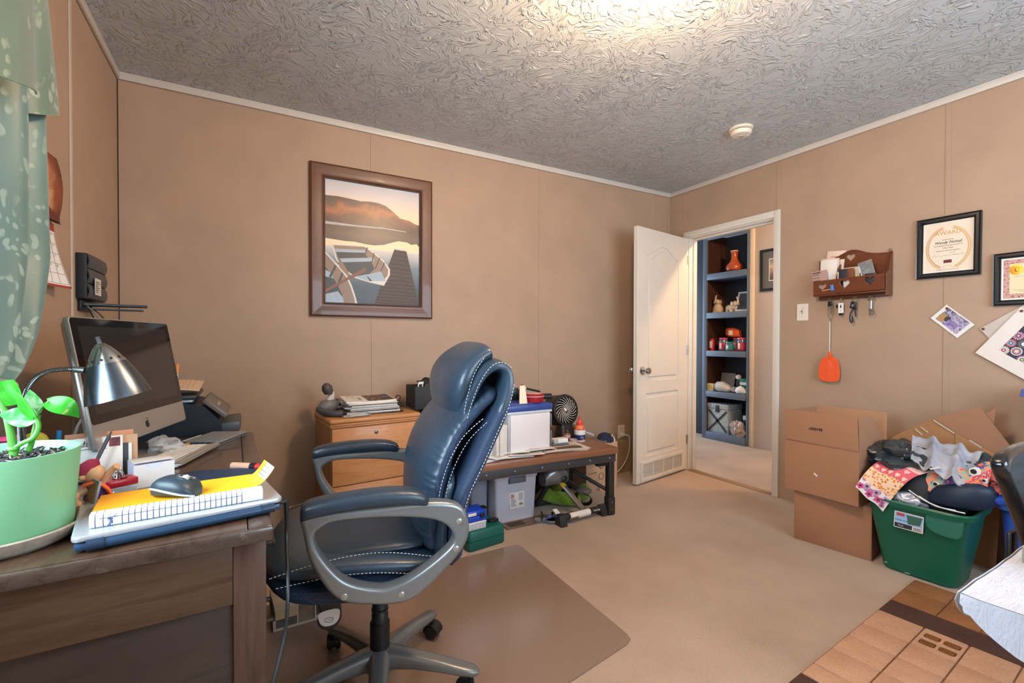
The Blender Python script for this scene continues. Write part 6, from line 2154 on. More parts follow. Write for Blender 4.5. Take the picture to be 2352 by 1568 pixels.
# raised inner seat pad with sag
st = []
for i in range(15):
    s = i / 14
    x = -0.150 + 0.40 * s
    k = max(0.0, 1 - abs(2 * s - 1) ** 5)
    kk = k ** 0.5 if 0 < s < 1 else 0.3
    st.append(((x, 0, 0.540 + 0.010 * math.sin(s * PI)), (0, 0.225 * (0.3 + 0.7 * kk), 0), (0, 0, 0.006 + 0.022 * kk), 2.4, 0.0))
G().loft(st, 32).build('seat_pad', LEAD, t)
# backrest front pad
back_c = crv([(-0.135, 0.500), (-0.128, 0.580), (-0.130, 0.660), (-0.140, 0.735), (-0.170, 0.815), (-0.222, 0.890), (-0.300, 0.960), (-0.345, 0.985)], 18)
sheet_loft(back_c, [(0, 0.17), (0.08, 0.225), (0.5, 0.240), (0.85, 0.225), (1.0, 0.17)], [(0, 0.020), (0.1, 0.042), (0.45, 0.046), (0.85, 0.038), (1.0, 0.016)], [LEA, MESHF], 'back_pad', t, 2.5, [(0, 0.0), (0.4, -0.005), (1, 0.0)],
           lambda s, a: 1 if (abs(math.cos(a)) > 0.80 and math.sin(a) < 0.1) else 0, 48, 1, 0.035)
# lumbar side folds
lum = crv([(-0.205, 0.770), (-0.176, 0.700), (-0.158, 0.620), (-0.152, 0.545), (-0.155, 0.480)], 5)
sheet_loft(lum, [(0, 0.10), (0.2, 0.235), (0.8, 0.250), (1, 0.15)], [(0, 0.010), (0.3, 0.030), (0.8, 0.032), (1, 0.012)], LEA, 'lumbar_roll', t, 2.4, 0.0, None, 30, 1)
# rolled back frame (cane-shaped in side view)
cane = crv([(-0.220, 0.888), (-0.230, 0.920), (-0.243, 0.958), (-0.266, 1.010), (-0.296, 1.044), (-0.328, 1.052), (-0.352, 1.030), (-0.350, 0.975), (-0.322, 0.899), (-0.285, 0.824), (-0.246, 0.745), (-0.210, 0.673), (-0.194, 0.593), (-0.190, 0.510), (-0.188, 0.465)], 5)
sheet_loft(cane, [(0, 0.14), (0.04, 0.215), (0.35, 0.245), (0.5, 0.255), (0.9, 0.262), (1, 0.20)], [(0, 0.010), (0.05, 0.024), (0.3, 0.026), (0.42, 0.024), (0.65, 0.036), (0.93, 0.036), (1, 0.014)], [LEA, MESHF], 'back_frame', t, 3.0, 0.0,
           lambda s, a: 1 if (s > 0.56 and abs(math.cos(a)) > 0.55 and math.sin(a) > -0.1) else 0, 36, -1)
# head pillow
pil = crv([(-0.238, 0.872), (-0.226, 0.905), (-0.226, 0.955), (-0.240, 1.010), (-0.266, 1.055), (-0.305, 1.088), (-0.330, 1.097)], 5)
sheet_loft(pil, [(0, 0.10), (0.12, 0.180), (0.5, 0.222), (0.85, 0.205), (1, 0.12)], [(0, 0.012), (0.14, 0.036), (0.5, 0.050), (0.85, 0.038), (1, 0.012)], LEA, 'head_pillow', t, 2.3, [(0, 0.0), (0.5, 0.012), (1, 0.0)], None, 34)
# seams
g = G()
for s in (1, -1):
    dashes(g, [(p[0], s * 0.262, p[1]) for p in [(q.x, q.z) for q in crv([(0.285, 0.540), (0.20, 0.556), (0.10, 0.566), (0.0, 0.560), (-0.12, 0.530)], 6)]])
    dashes(g, [(p[0], s * 0.268, p[1]) for p in [(q.x, q.z) for q in crv([(0.27, 0.516), (0.15, 0.522), (0.05, 0.516), (-0.08, 0.492)], 6)]])
    dashes(g, [(q.x, s * (0.224 - 0.02 * abs(i / 30 - 0.5)), q.z) for i, q in enumerate(crv([(-0.222, 0.895), (-0.222, 0.93), (-0.234, 0.985), (-0.254, 1.035), (-0.284, 1.078)], 8))])
    dashes(g, [(q.x, s * 0.247, q.z) for q in crv([(-0.222, 0.905), (-0.238, 0.955), (-0.262, 1.01), (-0.294, 1.052), (-0.328, 1.064), (-0.362, 1.045)], 8)])
    dashes(g, [(q.x, s * 0.263, q.z) for q in crv([(-0.360, 1.00), (-0.345, 0.94), (-0.305, 0.855), (-0.262, 0.765), (-0.222, 0.685), (-0.195, 0.59)], 8)], 0.0012)
    dashes(g, [(q.x, s * 0.243, q.z) for q in crv([(-0.27, 0.900), (-0.212, 0.852), (-0.168, 0.78), (-0.143, 0.70), (-0.135, 0.62)], 8)], 0.0012)
    dashes(g, [(q.x - 0.014, s * 0.238, q.z) for q in crv([(-0.27, 0.888), (-0.216, 0.840), (-0.174, 0.77), (-0.150, 0.70), (-0.142, 0.62)], 8)], 0.0010)
stuff(g.build('stitching', THR, t))
# arms
outer = [(0.205, 0.706), (0.205, 0.672), (0.186, 0.588), (0.132, 0.498), (0.055, 0.466), (-0.042, 0.456), (-0.117, 0.500), (-0.189, 0.572), (-0.205, 0.630), (-0.180, 0.686), (-0.100, 0.706), (0.020, 0.708), (0.120, 0.710)]
inner = [(0.180, 0.652), (0.165, 0.674), (0.123, 0.685), (-0.004, 0.678), (-0.112, 0.656), (-0.158, 0.620), (-0.155, 0.580), (-0.071, 0.523), (-0.004, 0.501), (0.050, 0.508), (0.113, 0.539), (0.162, 0.602)]
so = [(p.x, p.y) for p in smooth_pts([(a, b, 0) for a, b in outer], 6)]
si = [(p.x, p.y) for p in smooth_pts([(a, b, 0) for a, b in inner], 6)]
for s in (1, -1):
    X = frame((0, s * 0.288 if s == 1 else s * 0.288 - 0.046, 0), (1, 0, 0), (0, 0, 1), (0, -1, 0)) @ T(0, 0, -0.046)
    ar = G().plate([so, si], 0.046, 0.010, res=3).build('armrest', PEW, t, X=X)
    st = []
    pc = smooth_pts([(0.212, 0.7085, 0), (0.190, 0.718, 0), (0.122, 0.726, 0), (0.020, 0.729, 0), (-0.055, 0.722, 0), (-0.098, 0.708, 0)], 5, False)
    for i, p in enumerate(pc):
        u = i / (len(pc) - 1)
        k = max(0.0, 1 - abs(2 * u - 1) ** 5) ** 0.5
        st.append(((p.x, p.y, 0.023), (0, 0, 0.010 + 0.027 * k), (0, 0.008 + 0.013 * k, 0), 2.8, 0))
    G().loft(st, 22).build('arm_pad', LEAD, ar)
    g = G()
    dashes(g, [(p.x, p.y + 0.012, 0.023 + s * 0.0325) for p in pc[2:-2]], 0.0010, 0.005, 0.003)
    stuff(g.build('stitching', THR, ar))
    for x, z in ((-0.176, 0.646), (-0.168, 0.574), (-0.025, 0.478), (0.113, 0.500)):
        G().lathe([(0, 0.0), (0.0085, 0.0), (0.0085, 0.002), (0.006, 0.0035), (0, 0.004)], 16).build('screw_cap', M('screw_cap_pewter', '#a2a19a', 0.3, 0.5), ar, X=T(x, z, 0.0455) if s == -1 else T(x, z, 0.0005) @ RX(180))

# chair mat
k = NT('clear_brown_mat')
k.b.inputs['Base Color'].default_value = lin('#8f7869')
k.b.inputs['Roughness'].default_value = 0.22
k.b.inputs['Coat Weight'].default_value = 0.4
k.b.inputs['Coat Roughness'].default_value = 0.15
k.bump(k.noise(60, 2), 0.05, 0.002)
g = G().plate([[(1.240, 2.215), (1.272, 2.200), (1.281, 2.170), (1.253, 1.330), (1.243, 1.300), (1.210, 1.282), (0.0, 1.075), (-0.05, 2.215)]], 0.004, 0.0015)
one('chair_mat', g, k.m, 'large glossy brown plastic floor mat under the office chair', 'floor mat')

# boxed goods seen under the chair
X = T(0.065, 1.992, 0.004) @ RZ(2)
t = thing('tan_carton', 'flat tan carton with printed pictures on the mat behind the office chair', 'box', X)
G().box(0, 0, 0, 0.235, 0.17, 0.092, 0.003).build('carton', M('pale_card', '#cdbda6', 0.7), t)
G().box(0.010, -0.001, 0.045, 0.085, 0.0, 0.084).build('printed_panel', M('pale_print', '#c9ae86', 0.6), t)
G().box(0.010, -0.001, 0.012, 0.085, 0.0, 0.044).build('picture_panel', M('dark_print', '#5e5650', 0.6), t)
G().box(0.090, -0.001, 0.012, 0.150, 0.0, 0.084).build('picture_panel', mat_multi('carton_photo', ['#6a5a50', '#947c68', '#4a4440'], 10), t)
G().box(0.155, -0.001, 0.022, 0.225, 0.0, 0.084).build('picture_panel', mat_multi('carton_photo', ['#6a5a50', '#947c68', '#4a4440'], 10), t)
# ------------------------------------------------------------------ filing cabinet
OAK = wood('oak_veneer', '#c58a58', '#b37644', 0.42, 'x', 8, 1.0, 0.03, 0.1)
CW, CDP, CHH = 0.508, 0.372, 0.712
CBX = T(0.349, 2.560, 0) @ RZ(5.5)
t = thing('filing_cabinet', 'light oak filing cabinet with a lock, against the wall behind the office chair', 'filing cabinet', CBX)
G().box(0.008, 0.012, 0.0, CW - 0.008, CDP, CHH - 0.048, 0.002).build('carcass', wood('oak_side', '#a8794f', '#94663c', 0.5, 'z', 8), t)
G().box(0, 0, CHH - 0.026, CW, CDP, CHH, 0.010, seg=3).box(0.003, 0.003, CHH - 0.036, CW - 0.003, CDP, CHH - 0.026, 0.003).box(0.006, 0.006, CHH - 0.046, CW - 0.006, CDP, CHH - 0.037, 0.003).build('top', OAK, t)
for z0, z1 in ((0.362, CHH - 0.050), (0.055, 0.356)):
    d = G().box(0.012, -0.004, z0, CW - 0.012, 0.014, z1, 0.003).build('drawer', OAK, t)
    if z0 > 0.3:
        G().lathe([(0, 0), (0.0095, 0), (0.0095, 0.003), (0.006, 0.0045), (0, 0.0045)], 16).build('lock', M('lock_steel', '#6f6d68', 0.3, 0.9), d, X=T(CW / 2 - 0.01, -0.004, z1 - 0.035) @ RX(90))
G().box(0.015, 0.02, 0.0, CW - 0.015, 0.03, 0.055).build('plinth', DKGREY, t)
DKW = M('castor_black', '#1d1e20', 0.4)


def cab(name, label, cat, x, y, rz=0, group=None, dz=0.0):
    return thing(name, label, cat, CBX @ T(x, y, CHH + dz) @ RZ(rz), group)


# wire tray with papers
t = cab('wire_tray', 'black wire letter tray full of booklets on the oak cabinet', 'letter tray', 0.27, 0.205, -3)
g = G()
tw, td, th = 0.165, 0.125, 0.055
for z in (0.003, 0.03, th):
    g.tube([(x, y, z) for x, y in rrect(-tw, -td, tw, td, 0.012, 3)] if z < 0.01 else [(x, y, z) for x, y in rrect(-tw, -td, tw, td, 0.012, 3)][0:], 0.0025 if z != 0.03 else 0.0015, 6, closed=True)
for i in range(13):
    x = -tw + 2 * tw * i / 12
    g.tube([(x, -td, 0.003), (x, td, 0.003)], 0.0014, 5)
for i in range(9):
    y = -td + 2 * td * i / 8
    for s in (-1, 1):
        g.tube([(s * tw, y, 0.003), (s * tw, y, th)], 0.0014, 5)
g.build('wire_basket', BLACKM, t)
for s in (-1, 1):
    G().tube(smooth_pts([(s * (tw + 0.002), -0.04, th - 0.004), (s * (tw + 0.012), -0.035, th + 0.024), (s * (tw + 0.012), 0.03, th + 0.024), (s * (tw + 0.002), 0.04, th - 0.004)], 3, False), 0.003, 6).build('handle', BLACKM, t)
bks = [('#d9d4cf', 0.30, 0.215, 0.010, 0), ('#3c4148', 0.29, 0.21, 0.004, -2), ('#e3dfd8', 0.28, 0.215, 0.012, 2), ('#c9ced6', 0.30, 0.2, 0.006, -3), ('#e8e4de', 0.26, 0.21, 0.012, 1), ('#ded9d2', 0.275, 0.215, 0.008, -1)]
z = 0.006
lab = ['bottom pale magazine in the wire tray', 'thin dark booklet near the bottom of the wire tray', 'thick white booklet low in the wire tray', 'blue-grey folded paper in the wire tray', 'thick white book just under the top two in the wire tray', 'white brochure directly under the top magazine in the tray']
for (c, w, d, h, a), lb in zip(bks, lab):
    tt = cab('booklet', lb, 'booklet', 0.27 + a * 0.002, 0.20, a - 2, 'booklets in the wire tray', z)
    G().box(-w / 2, -d / 2, 0, w / 2, d / 2, h, 0.0015).build('pages', M('booklet_' + c[1:], c, 0.6), tt)
    z += h + 0.001
tt = cab('magazine', 'top magazine with an orange and blue cover on the pile in the wire tray', 'magazine', 0.262, 0.205, -4, None, z)
G().grid(lambda u, v: (-0.14 + 0.28 * u, -0.108 + 0.216 * v, 0.012 + 0.010 * v - 0.004 * math.sin(u * 3)), 8, 6, 0, None, 0.010).build('pages', M('magazine_white', '#ece6de', 0.45), tt)
g = G()


def mg(u, v, dz=0.0008):
    return Vector((-0.14 + 0.28 * u, -0.108 + 0.216 * v, 0.012 + 0.010 * v - 0.004 * math.sin(u * 3) + dz))


def patch(u0, v0, u1, v1, m, dz=0.0008):
    g.grid(lambda u, v: tuple(mg(u0 + (u1 - u0) * u, v0 + (v1 - v0) * v, dz)), 3, 3, m)


patch(0.44, 0.05, 0.98, 0.97, 0)
patch(0.45, 0.06, 0.52, 0.42, 2, 0.0012)
patch(0.86, 0.55, 0.97, 0.96, 2, 0.0012)
patch(0.60, 0.5, 0.80, 0.9, 1, 0.0012)
patch(0.70, 0.1, 0.95, 0.45, 3, 0.0012)
g.build('cover_print', [mat_multi('cover_people', ['#d8c7b4', '#6a4a38', '#b98a6c', '#2c2c34'], 22), M('cover_brown', '#5a4034', 0.5), M('cover_navy', '#2a3a6a', 0.5), M('cover_dark', '#35302e', 0.5)], tt, smooth=False)
g = G()
g.text('Welcome', 0.030, T(*mg(0.33, 0.52, 0.0014)) @ RZ(-90), 0)
g.text('to Care', 0.022, T(*mg(0.22, 0.70, 0.0014)) @ RZ(-90), 0)
g.text('FREE', 0.020, T(*mg(0.13, 0.80, 0.0014)) @ RZ(-90), 1)
g.build('lettering', [INK, M('orange_ink', '#d8622c', 0.5)], tt, smooth=False)
# grey hand-held massager
t = cab('hand_massager', 'grey handheld massager with a dark rounded head on the left of the oak cabinet', 'massager', 0.045, 0.20, 10)
MG = M('massager_grey', '#6f6d6c', 0.4)
G().loft([((-0.060, 0.02, 0.03), (0, 0.018, 0), (0, 0, 0.016), 2, 0), ((-0.03, 0.02, 0.045), (0, 0.034, 0), (0, 0, 0.034), 2, 0), ((0.015, 0.02, 0.05), (0, 0.038, 0), (0, 0, 0.040), 2, 0), ((0.05, 0.02, 0.05), (0, 0.03, 0), (0, 0, 0.030), 2, 0), ((0.065, 0.02, 0.05), (0, 0.012, 0), (0, 0, 0.012), 2, 0)], 20).build('body', MG, t)
G().tube(smooth_pts([(0.010, 0.02, 0.075), (0.022, 0.02, 0.10), (0.020, 0.02, 0.125)], 4, False), [0.022 - 0.001 * i for i in range(9)], 14).build('neck', M('massager_white', '#c9c4bf', 0.4), t)
G().loft([((0.006, 0.02, 0.112), (0.022, 0, 0), (0, 0.020, 0), 2, 0), ((0.0, 0.02, 0.135), (0.031, 0, 0), (0, 0.027, 0), 2, 0), ((-0.004, 0.02, 0.160), (0.027, 0, 0), (0, 0.025, 0), 2, 0), ((-0.006, 0.02, 0.176), (0.010, 0, 0), (0, 0.010, 0), 2, 0)], 18).build('head', M('massager_dark', '#4b4542', 0.45), t)
G().tube(smooth_pts([(-0.055, 0.0, 0.035), (-0.050, -0.05, 0.022), (-0.02, -0.10, 0.020), (0.02, -0.13, 0.018)], 5, False), [0.018] * 16, 12).build('grip', M('massager_dark2', '#474b50', 0.45), t)
G().plate([circ(0, 0, 0.020, 18), circ(0, 0, 0.015, 18)], 0.004, 0.001).build('power_ring', LTGREY, t, X=T(0.058, -0.012, 0.055) @ RZ(-50) @ RX(75))
t = cab('tagged_packet', 'small clear packet with metal clips and a teal tag on the cabinet front edge', 'packet', 0.155, 0.045, 12)
crumple(0.075, 0.03, 0.012, 2.2, 0.4, 18).build('film', FILM, t)
g = G()
ring(g, -0.01, 0, 0.016, 0.012, 0.002)
ring(g, 0.018, 0.004, 0.018, 0.011, 0.002)
g.build('ring', CHROME, t)
G().box(0.035, -0.016, 0.008, 0.072, 0.018, 0.016, 0.001).build('tag', M('teal_tag', '#3f8794', 0.4), t)
G().plate([[(-0.07, -0.002), (-0.02, 0.02), (-0.02, 0.006), (-0.045, 0.0), (-0.055, -0.03)]], 0.002, 0.0005, X=T(0, 0, 0.012)).build('clip', M('clip_tan', '#b7ab9b', 0.5), t)

# ------------------------------------------------------------------ bench table
BNX = T(2.055, 2.290, 0) @ RZ(-2.0)
BT = 0.442
t = thing('bench_table', 'low brown-topped bench with black steel legs along the back wall', 'bench', BNX)
BL, BD = 1.16, 0.60
G().box(-BL, -0.018, BT - 0.040, 0.008, BD, BT, 0.005).build('top', wood('bench_walnut_top', '#8c5f45', '#7c5039', 0.35, 'x', 7, 0.8, 0.02, 0.2), t)
fr = G().box(-BL + 0.02, -0.006, BT - 0.092, -0.006, 0.004, BT - 0.040, 0.002).box(-BL + 0.02, 0.004, BT - 0.050, -0.006, 0.05, BT - 0.040, 0.002).box(-BL + 0.02, BD - 0.02, BT - 0.092, -0.006, BD - 0.012, BT - 0.040, 0.002)
fr.box(-0.014, 0.0, BT - 0.092, -0.006, BD - 0.015, BT - 0.040, 0.002)
fr.build('steel_apron', M('apron_steel', '#45464a', 0.42, 0.3), t)
for x in (-0.055, -0.21, -0.37, -0.56, -0.74, -0.92, -1.09):
    G().ball((x, -0.007, BT - 0.066), 0.0085, 0.005, 0.0085, 12).build('bolt', M('bolt_steel', '#8a8d90', 0.3, 0.9), t)
LEGS = M('leg_steel', '#3b3a3b', 0.4, 0.4)
for x, y in ((-0.050, 0.004), (-BL + 0.01, 0.004), (-0.050, BD - 0.06), (-BL + 0.01, BD - 0.06)):
    G().box(x, y, 0.115, x + 0.044, y + 0.044, BT - 0.04, 0.006).build('leg', LEGS, t)
    G().box(x - 0.005, y - 0.005, 0.0, x + 0.049, y + 0.049, 0.118, 0.008).build('leg_shoe', LEGS, t)
    for zz in (0.04, 0.085):
        G().ball((x + 0.022, y - 0.0055, zz), 0.005, 0.0025, 0.005, 8).build('bolt', M('bolt_steel', '#8a8d90', 0.3, 0.9), t)
G().cyl((-0.035, 0.045, 0.155), (-0.36, 0.42, BT - 0.06), 0.013, n=8).build('brace', LEGS, t)
G().cyl((-BL + 0.085, 0.045, 0.155), (-BL + 0.36, 0.42, BT - 0.06), 0.013, n=8).build('brace', LEGS, t)
G().box(-0.14, 0.006, BT - 0.115, -0.05, 0.04, BT - 0.09, 0.003).build('bracket', BLACKM, t)
G().tube(smooth_pts([(-0.375, -0.002, BT - 0.075), (-0.372, 0.0, BT - 0.15), (-0.365, 0.03, BT - 0.185), (-0.34, 0.06, BT - 0.18)], 4, False), 0.004, 6).build('hook', M('hook_steel', '#7f8a90', 0.3, 0.9), t)


def bx_(dx, dy, rz=0, z=BT):
    return T(dx, dy, z) @ RZ(rz)


# file box with blue lid
X = bx_(1.317, 2.395, 1.0)
t = thing('file_box', 'clear file box with blue lid and white folder on the bench', 'storage box', X)
W_, D_, H_ = 0.305, 0.32, 0.285
g = G()
for f, w_ in ((0.0, W_), ):
    g.rings([[(x, y, 0.0) for x, y in rrect(0.006, 0.006, W_ - 0.006, D_ - 0.006, 0.012, 3)], [(x, y, 0.262) for x, y in rrect(0, 0, W_, D_, 0.012, 3)]], caps=False)
    g.flat(rrect(0.006, 0.006, W_ - 0.006, D_ - 0.006, 0.012, 3), 0.002)
g.build('tub', MILKY, t)
G().box(-0.006, -0.006, 0.246, W_ + 0.006, D_ + 0.006, 0.262, 0.004).build('rim', MILKY, t)
G().box(-0.010, -0.010, 0.262, W_ + 0.010, D_ + 0.010, 0.300, 0.008).box(0.02, 0.02, 0.298, W_ - 0.02, D_ - 0.02, 0.305, 0.004).build('lid', M('lid_blue', '#33488f', 0.4), t)
G().box(W_ - 0.004, -0.003, 0.03, W_ + 0.006, 0.012, 0.13, 0.002).box(W_ - 0.004, -0.003, 0.155, W_ + 0.006, 0.012, 0.235, 0.002).build('corner_rib', M('rib_grey', '#6f7278', 0.4), t)
one('white_folder', G().box(0.012, 0.004, 0.004, W_ - 0.012, 0.012, 0.243, 0.001), M('folder_white', '#dcd8da', 0.6), 'big white folder standing at the front inside the clear file box', 'folder', X @ T(0, -0.010, 0.0))
for i in range(7):
    one('hanging_file', G().box(0.014 + 0.004 * (i % 2), 0, 0.006, W_ - 0.02, 0.006, 0.22 + 0.008 * (i % 3), 0.001), M('file_%d' % (i % 3), ['#c9b08c', '#dcdad6', '#8a9a96'][i % 3], 0.6), ['tan hanging file directly behind the white folder', 'white hanging file second behind the white folder', 'grey-green hanging file third behind the white folder', 'tan hanging file in the middle of the clear box', 'white hanging file fifth behind the white folder', 'grey-green hanging file second from the back of the clear box', 'tan hanging file at the back wall of the clear box'][i], 'file', X @ T(0, 0.03 + i * 0.035, 0), 'files in the clear box')
one('paper_stack', G().box(-0.055, 0, 0.006, -0.006, 0.2, 0.19, 0.002).box(-0.075, 0.01, 0.006, -0.056, 0.19, 0.17, 0.002), M('stack_paper', '#d0cbc2', 0.6), 'upright papers at the left of the clear file box behind the chair', 'papers', X)
# on the lid
LZ = BT + 0.305


def onlid(x, y, rz=0):
    return T(x, y, LZ) @ RZ(rz)


t = thing('red_tin', 'round red tin with a pale lid on the blue box lid', 'tin', onlid(1.535, 2.47))
RT = M('tin_red', '#a3232e', 0.3, 0.2)
G().lathe([(0, 0), (0.064, 0), (0.066, 0.004), (0.066, 0.036), (0, 0.036)], 32).build('tin', RT, t)
G().lathe([(0, 0.034), (0.068, 0.034), (0.068, 0.048), (0.064, 0.052), (0.050, 0.052), (0, 0.053)], 32, m=0).build('lid', RT, t)
G().lathe([(0.0685, 0.035), (0.0688, 0.037), (0.0685, 0.039)], 32).build('seam_line', M('tin_pale', '#e0b8b0', 0.4), t)
G().lathe([(0, 0.0528), (0.052, 0.0522), (0.052, 0.0535), (0, 0.0545)], 28).build('lid_label', mat_multi('tin_label', ['#e6d8cc', '#c98a84', '#efe6dc'], 30), t)
one('folded_card', G().grid(lambda u, v: (0.055 * u * (1 - 0.35 * v) + 0.014 * v, 0.02 * v, 0.108 * v), 4, 6, 0, None, 0.004), CREAM, 'cream folded card standing on the blue lid right of the chair back', 'card', onlid(1.408, 2.42, 0))
t = thing('black_strap_bundle', 'black coiled strap and buckle behind the red tin on the blue lid', 'strap', onlid(1.50, 2.60))
G().box(-0.05, -0.02, 0, 0.0, 0.03, 0.075, 0.006).build('buckle', BLACK, t)
G().tube(smooth_pts([(-0.04, 0, 0.06), (0.03, 0.01, 0.075), (0.10, 0.0, 0.06), (0.16, -0.01, 0.045)], 5, False), 0.013, 8, ry=0.5).build('strap', M('strap_black', '#26262a', 0.6), t)
G().ball((0.03, 0.0, 0.088), 0.014, 0.012, 0.010, 10).build('red_knob', RED, t)
G().box(0.0, -0.012, 0.066, 0.06, 0.012, 0.078, 0.003).build('wooden_block', M('block_tan', '#c8a888', 0.6), t)
t = thing('black_tube', 'short black tube with open end lying on the blue lid', 'tube', onlid(1.655, 2.53, -8))
g = G()
g.rings([[(x, r * math.cos(a), 0.019 + r * math.sin(a)) for a in [2 * PI * i / 18 for i in range(18)]] for x, r in ((-0.07, 0.019), (0.05, 0.019), (0.05, 0.014), (0.0, 0.014))])
g.build('tube', BLACK, t)
one('navy_clasp', G().box(0, 0, 0, 0.055, 0.03, 0.014, 0.006), NAVY, 'navy clasp at the right rear corner of the blue lid', 'clasp', onlid(1.60, 2.66, 5))

# small desk fan
X = bx_(1.915, 2.655, 4)
t = thing('desk_fan', 'small black air circulator fan behind the red-topped bottle on the bench', 'fan', X)
FB = M('fan_black', '#1f1d1c', 0.45)
FC = T(0, 0, 0.200)
rot = RX(-8) @ RX(90)
g = G().lathe([(0.108, -0.12), (0.108, -0.02), (0.112, 0.0), (0.109, 0.010), (0.092, 0.012), (0.090, 0.004), (0.086, -0.05), (0.0, -0.05)], 40, X=T(0, 0, 0) @ I4)
fh = g.build('housing', FB, t, X=FC @ rot)
g = G()
for i in range(20):
    a = 2 * PI * i / 20
    pts = []
    for j in range(7):
        r = 0.022 + 0.068 * j / 6
        b = a + 0.85 * (j / 6) ** 1.1
        pts.append((r * math.cos(b), r * math.sin(b), 0.010 + 0.004 * math.sin(PI * j / 6)))
    g.tube(pts, 0.0024, 6)
stuff(g.build('spiral_grille', M('grille_grey', '#c4bdb5', 0.4), fh))
G().lathe([(0, 0.010), (0.021, 0.010), (0.022, 0.016), (0.015, 0.022), (0, 0.024)], 24).build('hub_cap', CHROME, fh)
for i in range(5):
    G().box(0.018, -0.024, 0, 0.078, 0.024, 0.002, X=RZ(72 * i) @ T(0, 0, -0.03) @ RX(28)).build('blade', M('blade_dark', '#1d1c1c', 0.4), fh)
G().rings([[(x, y, 0.0) for x, y in rrect(-0.075, -0.06, 0.075, 0.06, 0.03, 4)], [(x, y, 0.02) for x, y in rrect(-0.07, -0.055, 0.07, 0.055, 0.03, 4)], [(x, y + 0.01, 0.10) for x, y in rrect(-0.05, -0.035, 0.05, 0.035, 0.02, 4)]]).build('base', FB, t)
# bottles
t = thing('snack_bottle', 'clear bottle with red flip cap and navy label on the bench', 'bottle', bx_(1.958, 2.545))
G().lathe([(0, 0.0), (0.034, 0.0), (0.037, 0.006), (0.037, 0.086), (0.035, 0.100), (0.022, 0.112), (0.018, 0.114), (0, 0.114)], 26).build('jar', M('orange_goods', '#d9714a', 0.25, var=0.35, vs=60), t)
G().lathe([(0.0375, 0.012), (0.0378, 0.013), (0.0378, 0.046), (0.0375, 0.047)], 26).build('navy_label', M('label_navy', '#1e2f63', 0.4), t)
G().lathe([(0.0375, 0.047), (0.0378, 0.048), (0.0378, 0.078), (0.0375, 0.079)], 26).build('white_label', PAPER, t)
G().lathe([(0.036, 0.0), (0.038, 0.004), (0.037, 0.011), (0.036, 0.011)], 26).build('base_ring', M('ring_pale', '#d8c3bd', 0.4), t)
G().lathe([(0, 0.110), (0.022, 0.110), (0.023, 0.124), (0.012, 0.138), (0.009, 0.150), (0.010, 0.158), (0.004, 0.164), (0, 0.164)], 20).build('cap', M('cap_red', '#e2463c', 0.35), t)
g = G().text('SALE', 0.012, T(-0.006, -0.0382, 0.030) @ RX(90)).text('nuts', 0.009, T(0.0, -0.0382, 0.018) @ RX(90))
g.build('lettering', PAPER, t, smooth=False)
t = thing('small_bottle', 'small brown bottle with pink label beside the clear file box', 'bottle', bx_(1.850, 2.545))
G().lathe([(0, 0), (0.022, 0), (0.024, 0.004), (0.024, 0.055), (0.018, 0.066), (0.010, 0.070), (0, 0.070)], 20).build('jar', M('brown_glass', '#6b4a3a', 0.15), t)
G().lathe([(0.0243, 0.036), (0.0246, 0.037), (0.0243, 0.056)], 20).build('label', M('label_pink', '#c79a93', 0.5), t)
G().lathe([(0, 0.068), (0.014, 0.068), (0.016, 0.078), (0.010, 0.086), (0.012, 0.092), (0, 0.096)], 16).build('cap', M('cap_bronze', '#5b4a42', 0.3, 0.5), t)
one('clear_cup', G().lathe([(0, 0), (0.024, 0), (0.028, 0.03), (0.026, 0.03), (0.022, 0.003), (0, 0.003)], 18), M('rose_cup', '#b79a98', 0.15), 'small rosy cup beside the little brown bottle', 'cup', bx_(1.870, 2.500))
# newspapers and mail along the front edge
t = thing('newspaper', 'folded newspaper with a dark photo at the front of the bench', 'newspaper', bx_(1.70, 2.435, -8))


def nsh(dz):
    return lambda u, v: (-0.16 + 0.32 * u, -0.105 + 0.21 * v, dz + 0.003 * math.sin(4 * u + 2 * v) + 0.002)


for i in range(3):
    G().grid(nsh(0.003 + 0.005 * i), 8, 6, 0, None, 0.003).build('page', M('newsprint', '#dccbb8', 0.8), t, X=T(0.006 * i, -0.004 * i, 0) @ RZ(2 * i))
g = G()
for c, (a, b, c2, d2, m) in enumerate(((-0.05, -0.095, 0.13, -0.04, 0), (-0.13, -0.095, -0.06, -0.05, 0), (-0.13, -0.03, 0.0, 0.03, 1), (0.02, -0.03, 0.13, 0.02, 2))):
    g.grid(lambda u, v: (a + (c2 - a) * u, b + (d2 - b) * v, 0.0180), 2, 2, m)
g.build('print', [mat_multi('news_photo', ['#4a3a32', '#6a5648', '#352a26'], 30), M('news_pink', '#cfa897', 0.8), M('news_text', '#b8a796', 0.8)], t, smooth=False)
ml = [(1.235, 2.43, 12, 0.26, 0.17, '#e3e3e8'), (1.33, 2.40, -6, 0.25, 0.15, '#d4d9e2'), (1.28, 2.42, 22, 0.22, 0.13, '#e9e5e0'), (1.42, 2.385, -14, 0.22, 0.13, '#dcc9c2'), (1.47, 2.44, 4, 0.20, 0.16, '#5c7f78'), (1.36, 2.44, -18, 0.2, 0.14, '#ece8e2'), (1.52, 2.42, -4, 0.18, 0.15, '#d8d2cc')]
labs = ['white letter at the left end of the loose mail on the bench', 'pale blue letter in the loose mail on the bench', 'white letter turned across the loose mail pile', 'pinkish leaflet at the front of the loose mail', 'green-topped leaflet under the white mail on the bench', 'white letter on top of the loose mail', 'cream leaflet next to the folded newspaper']
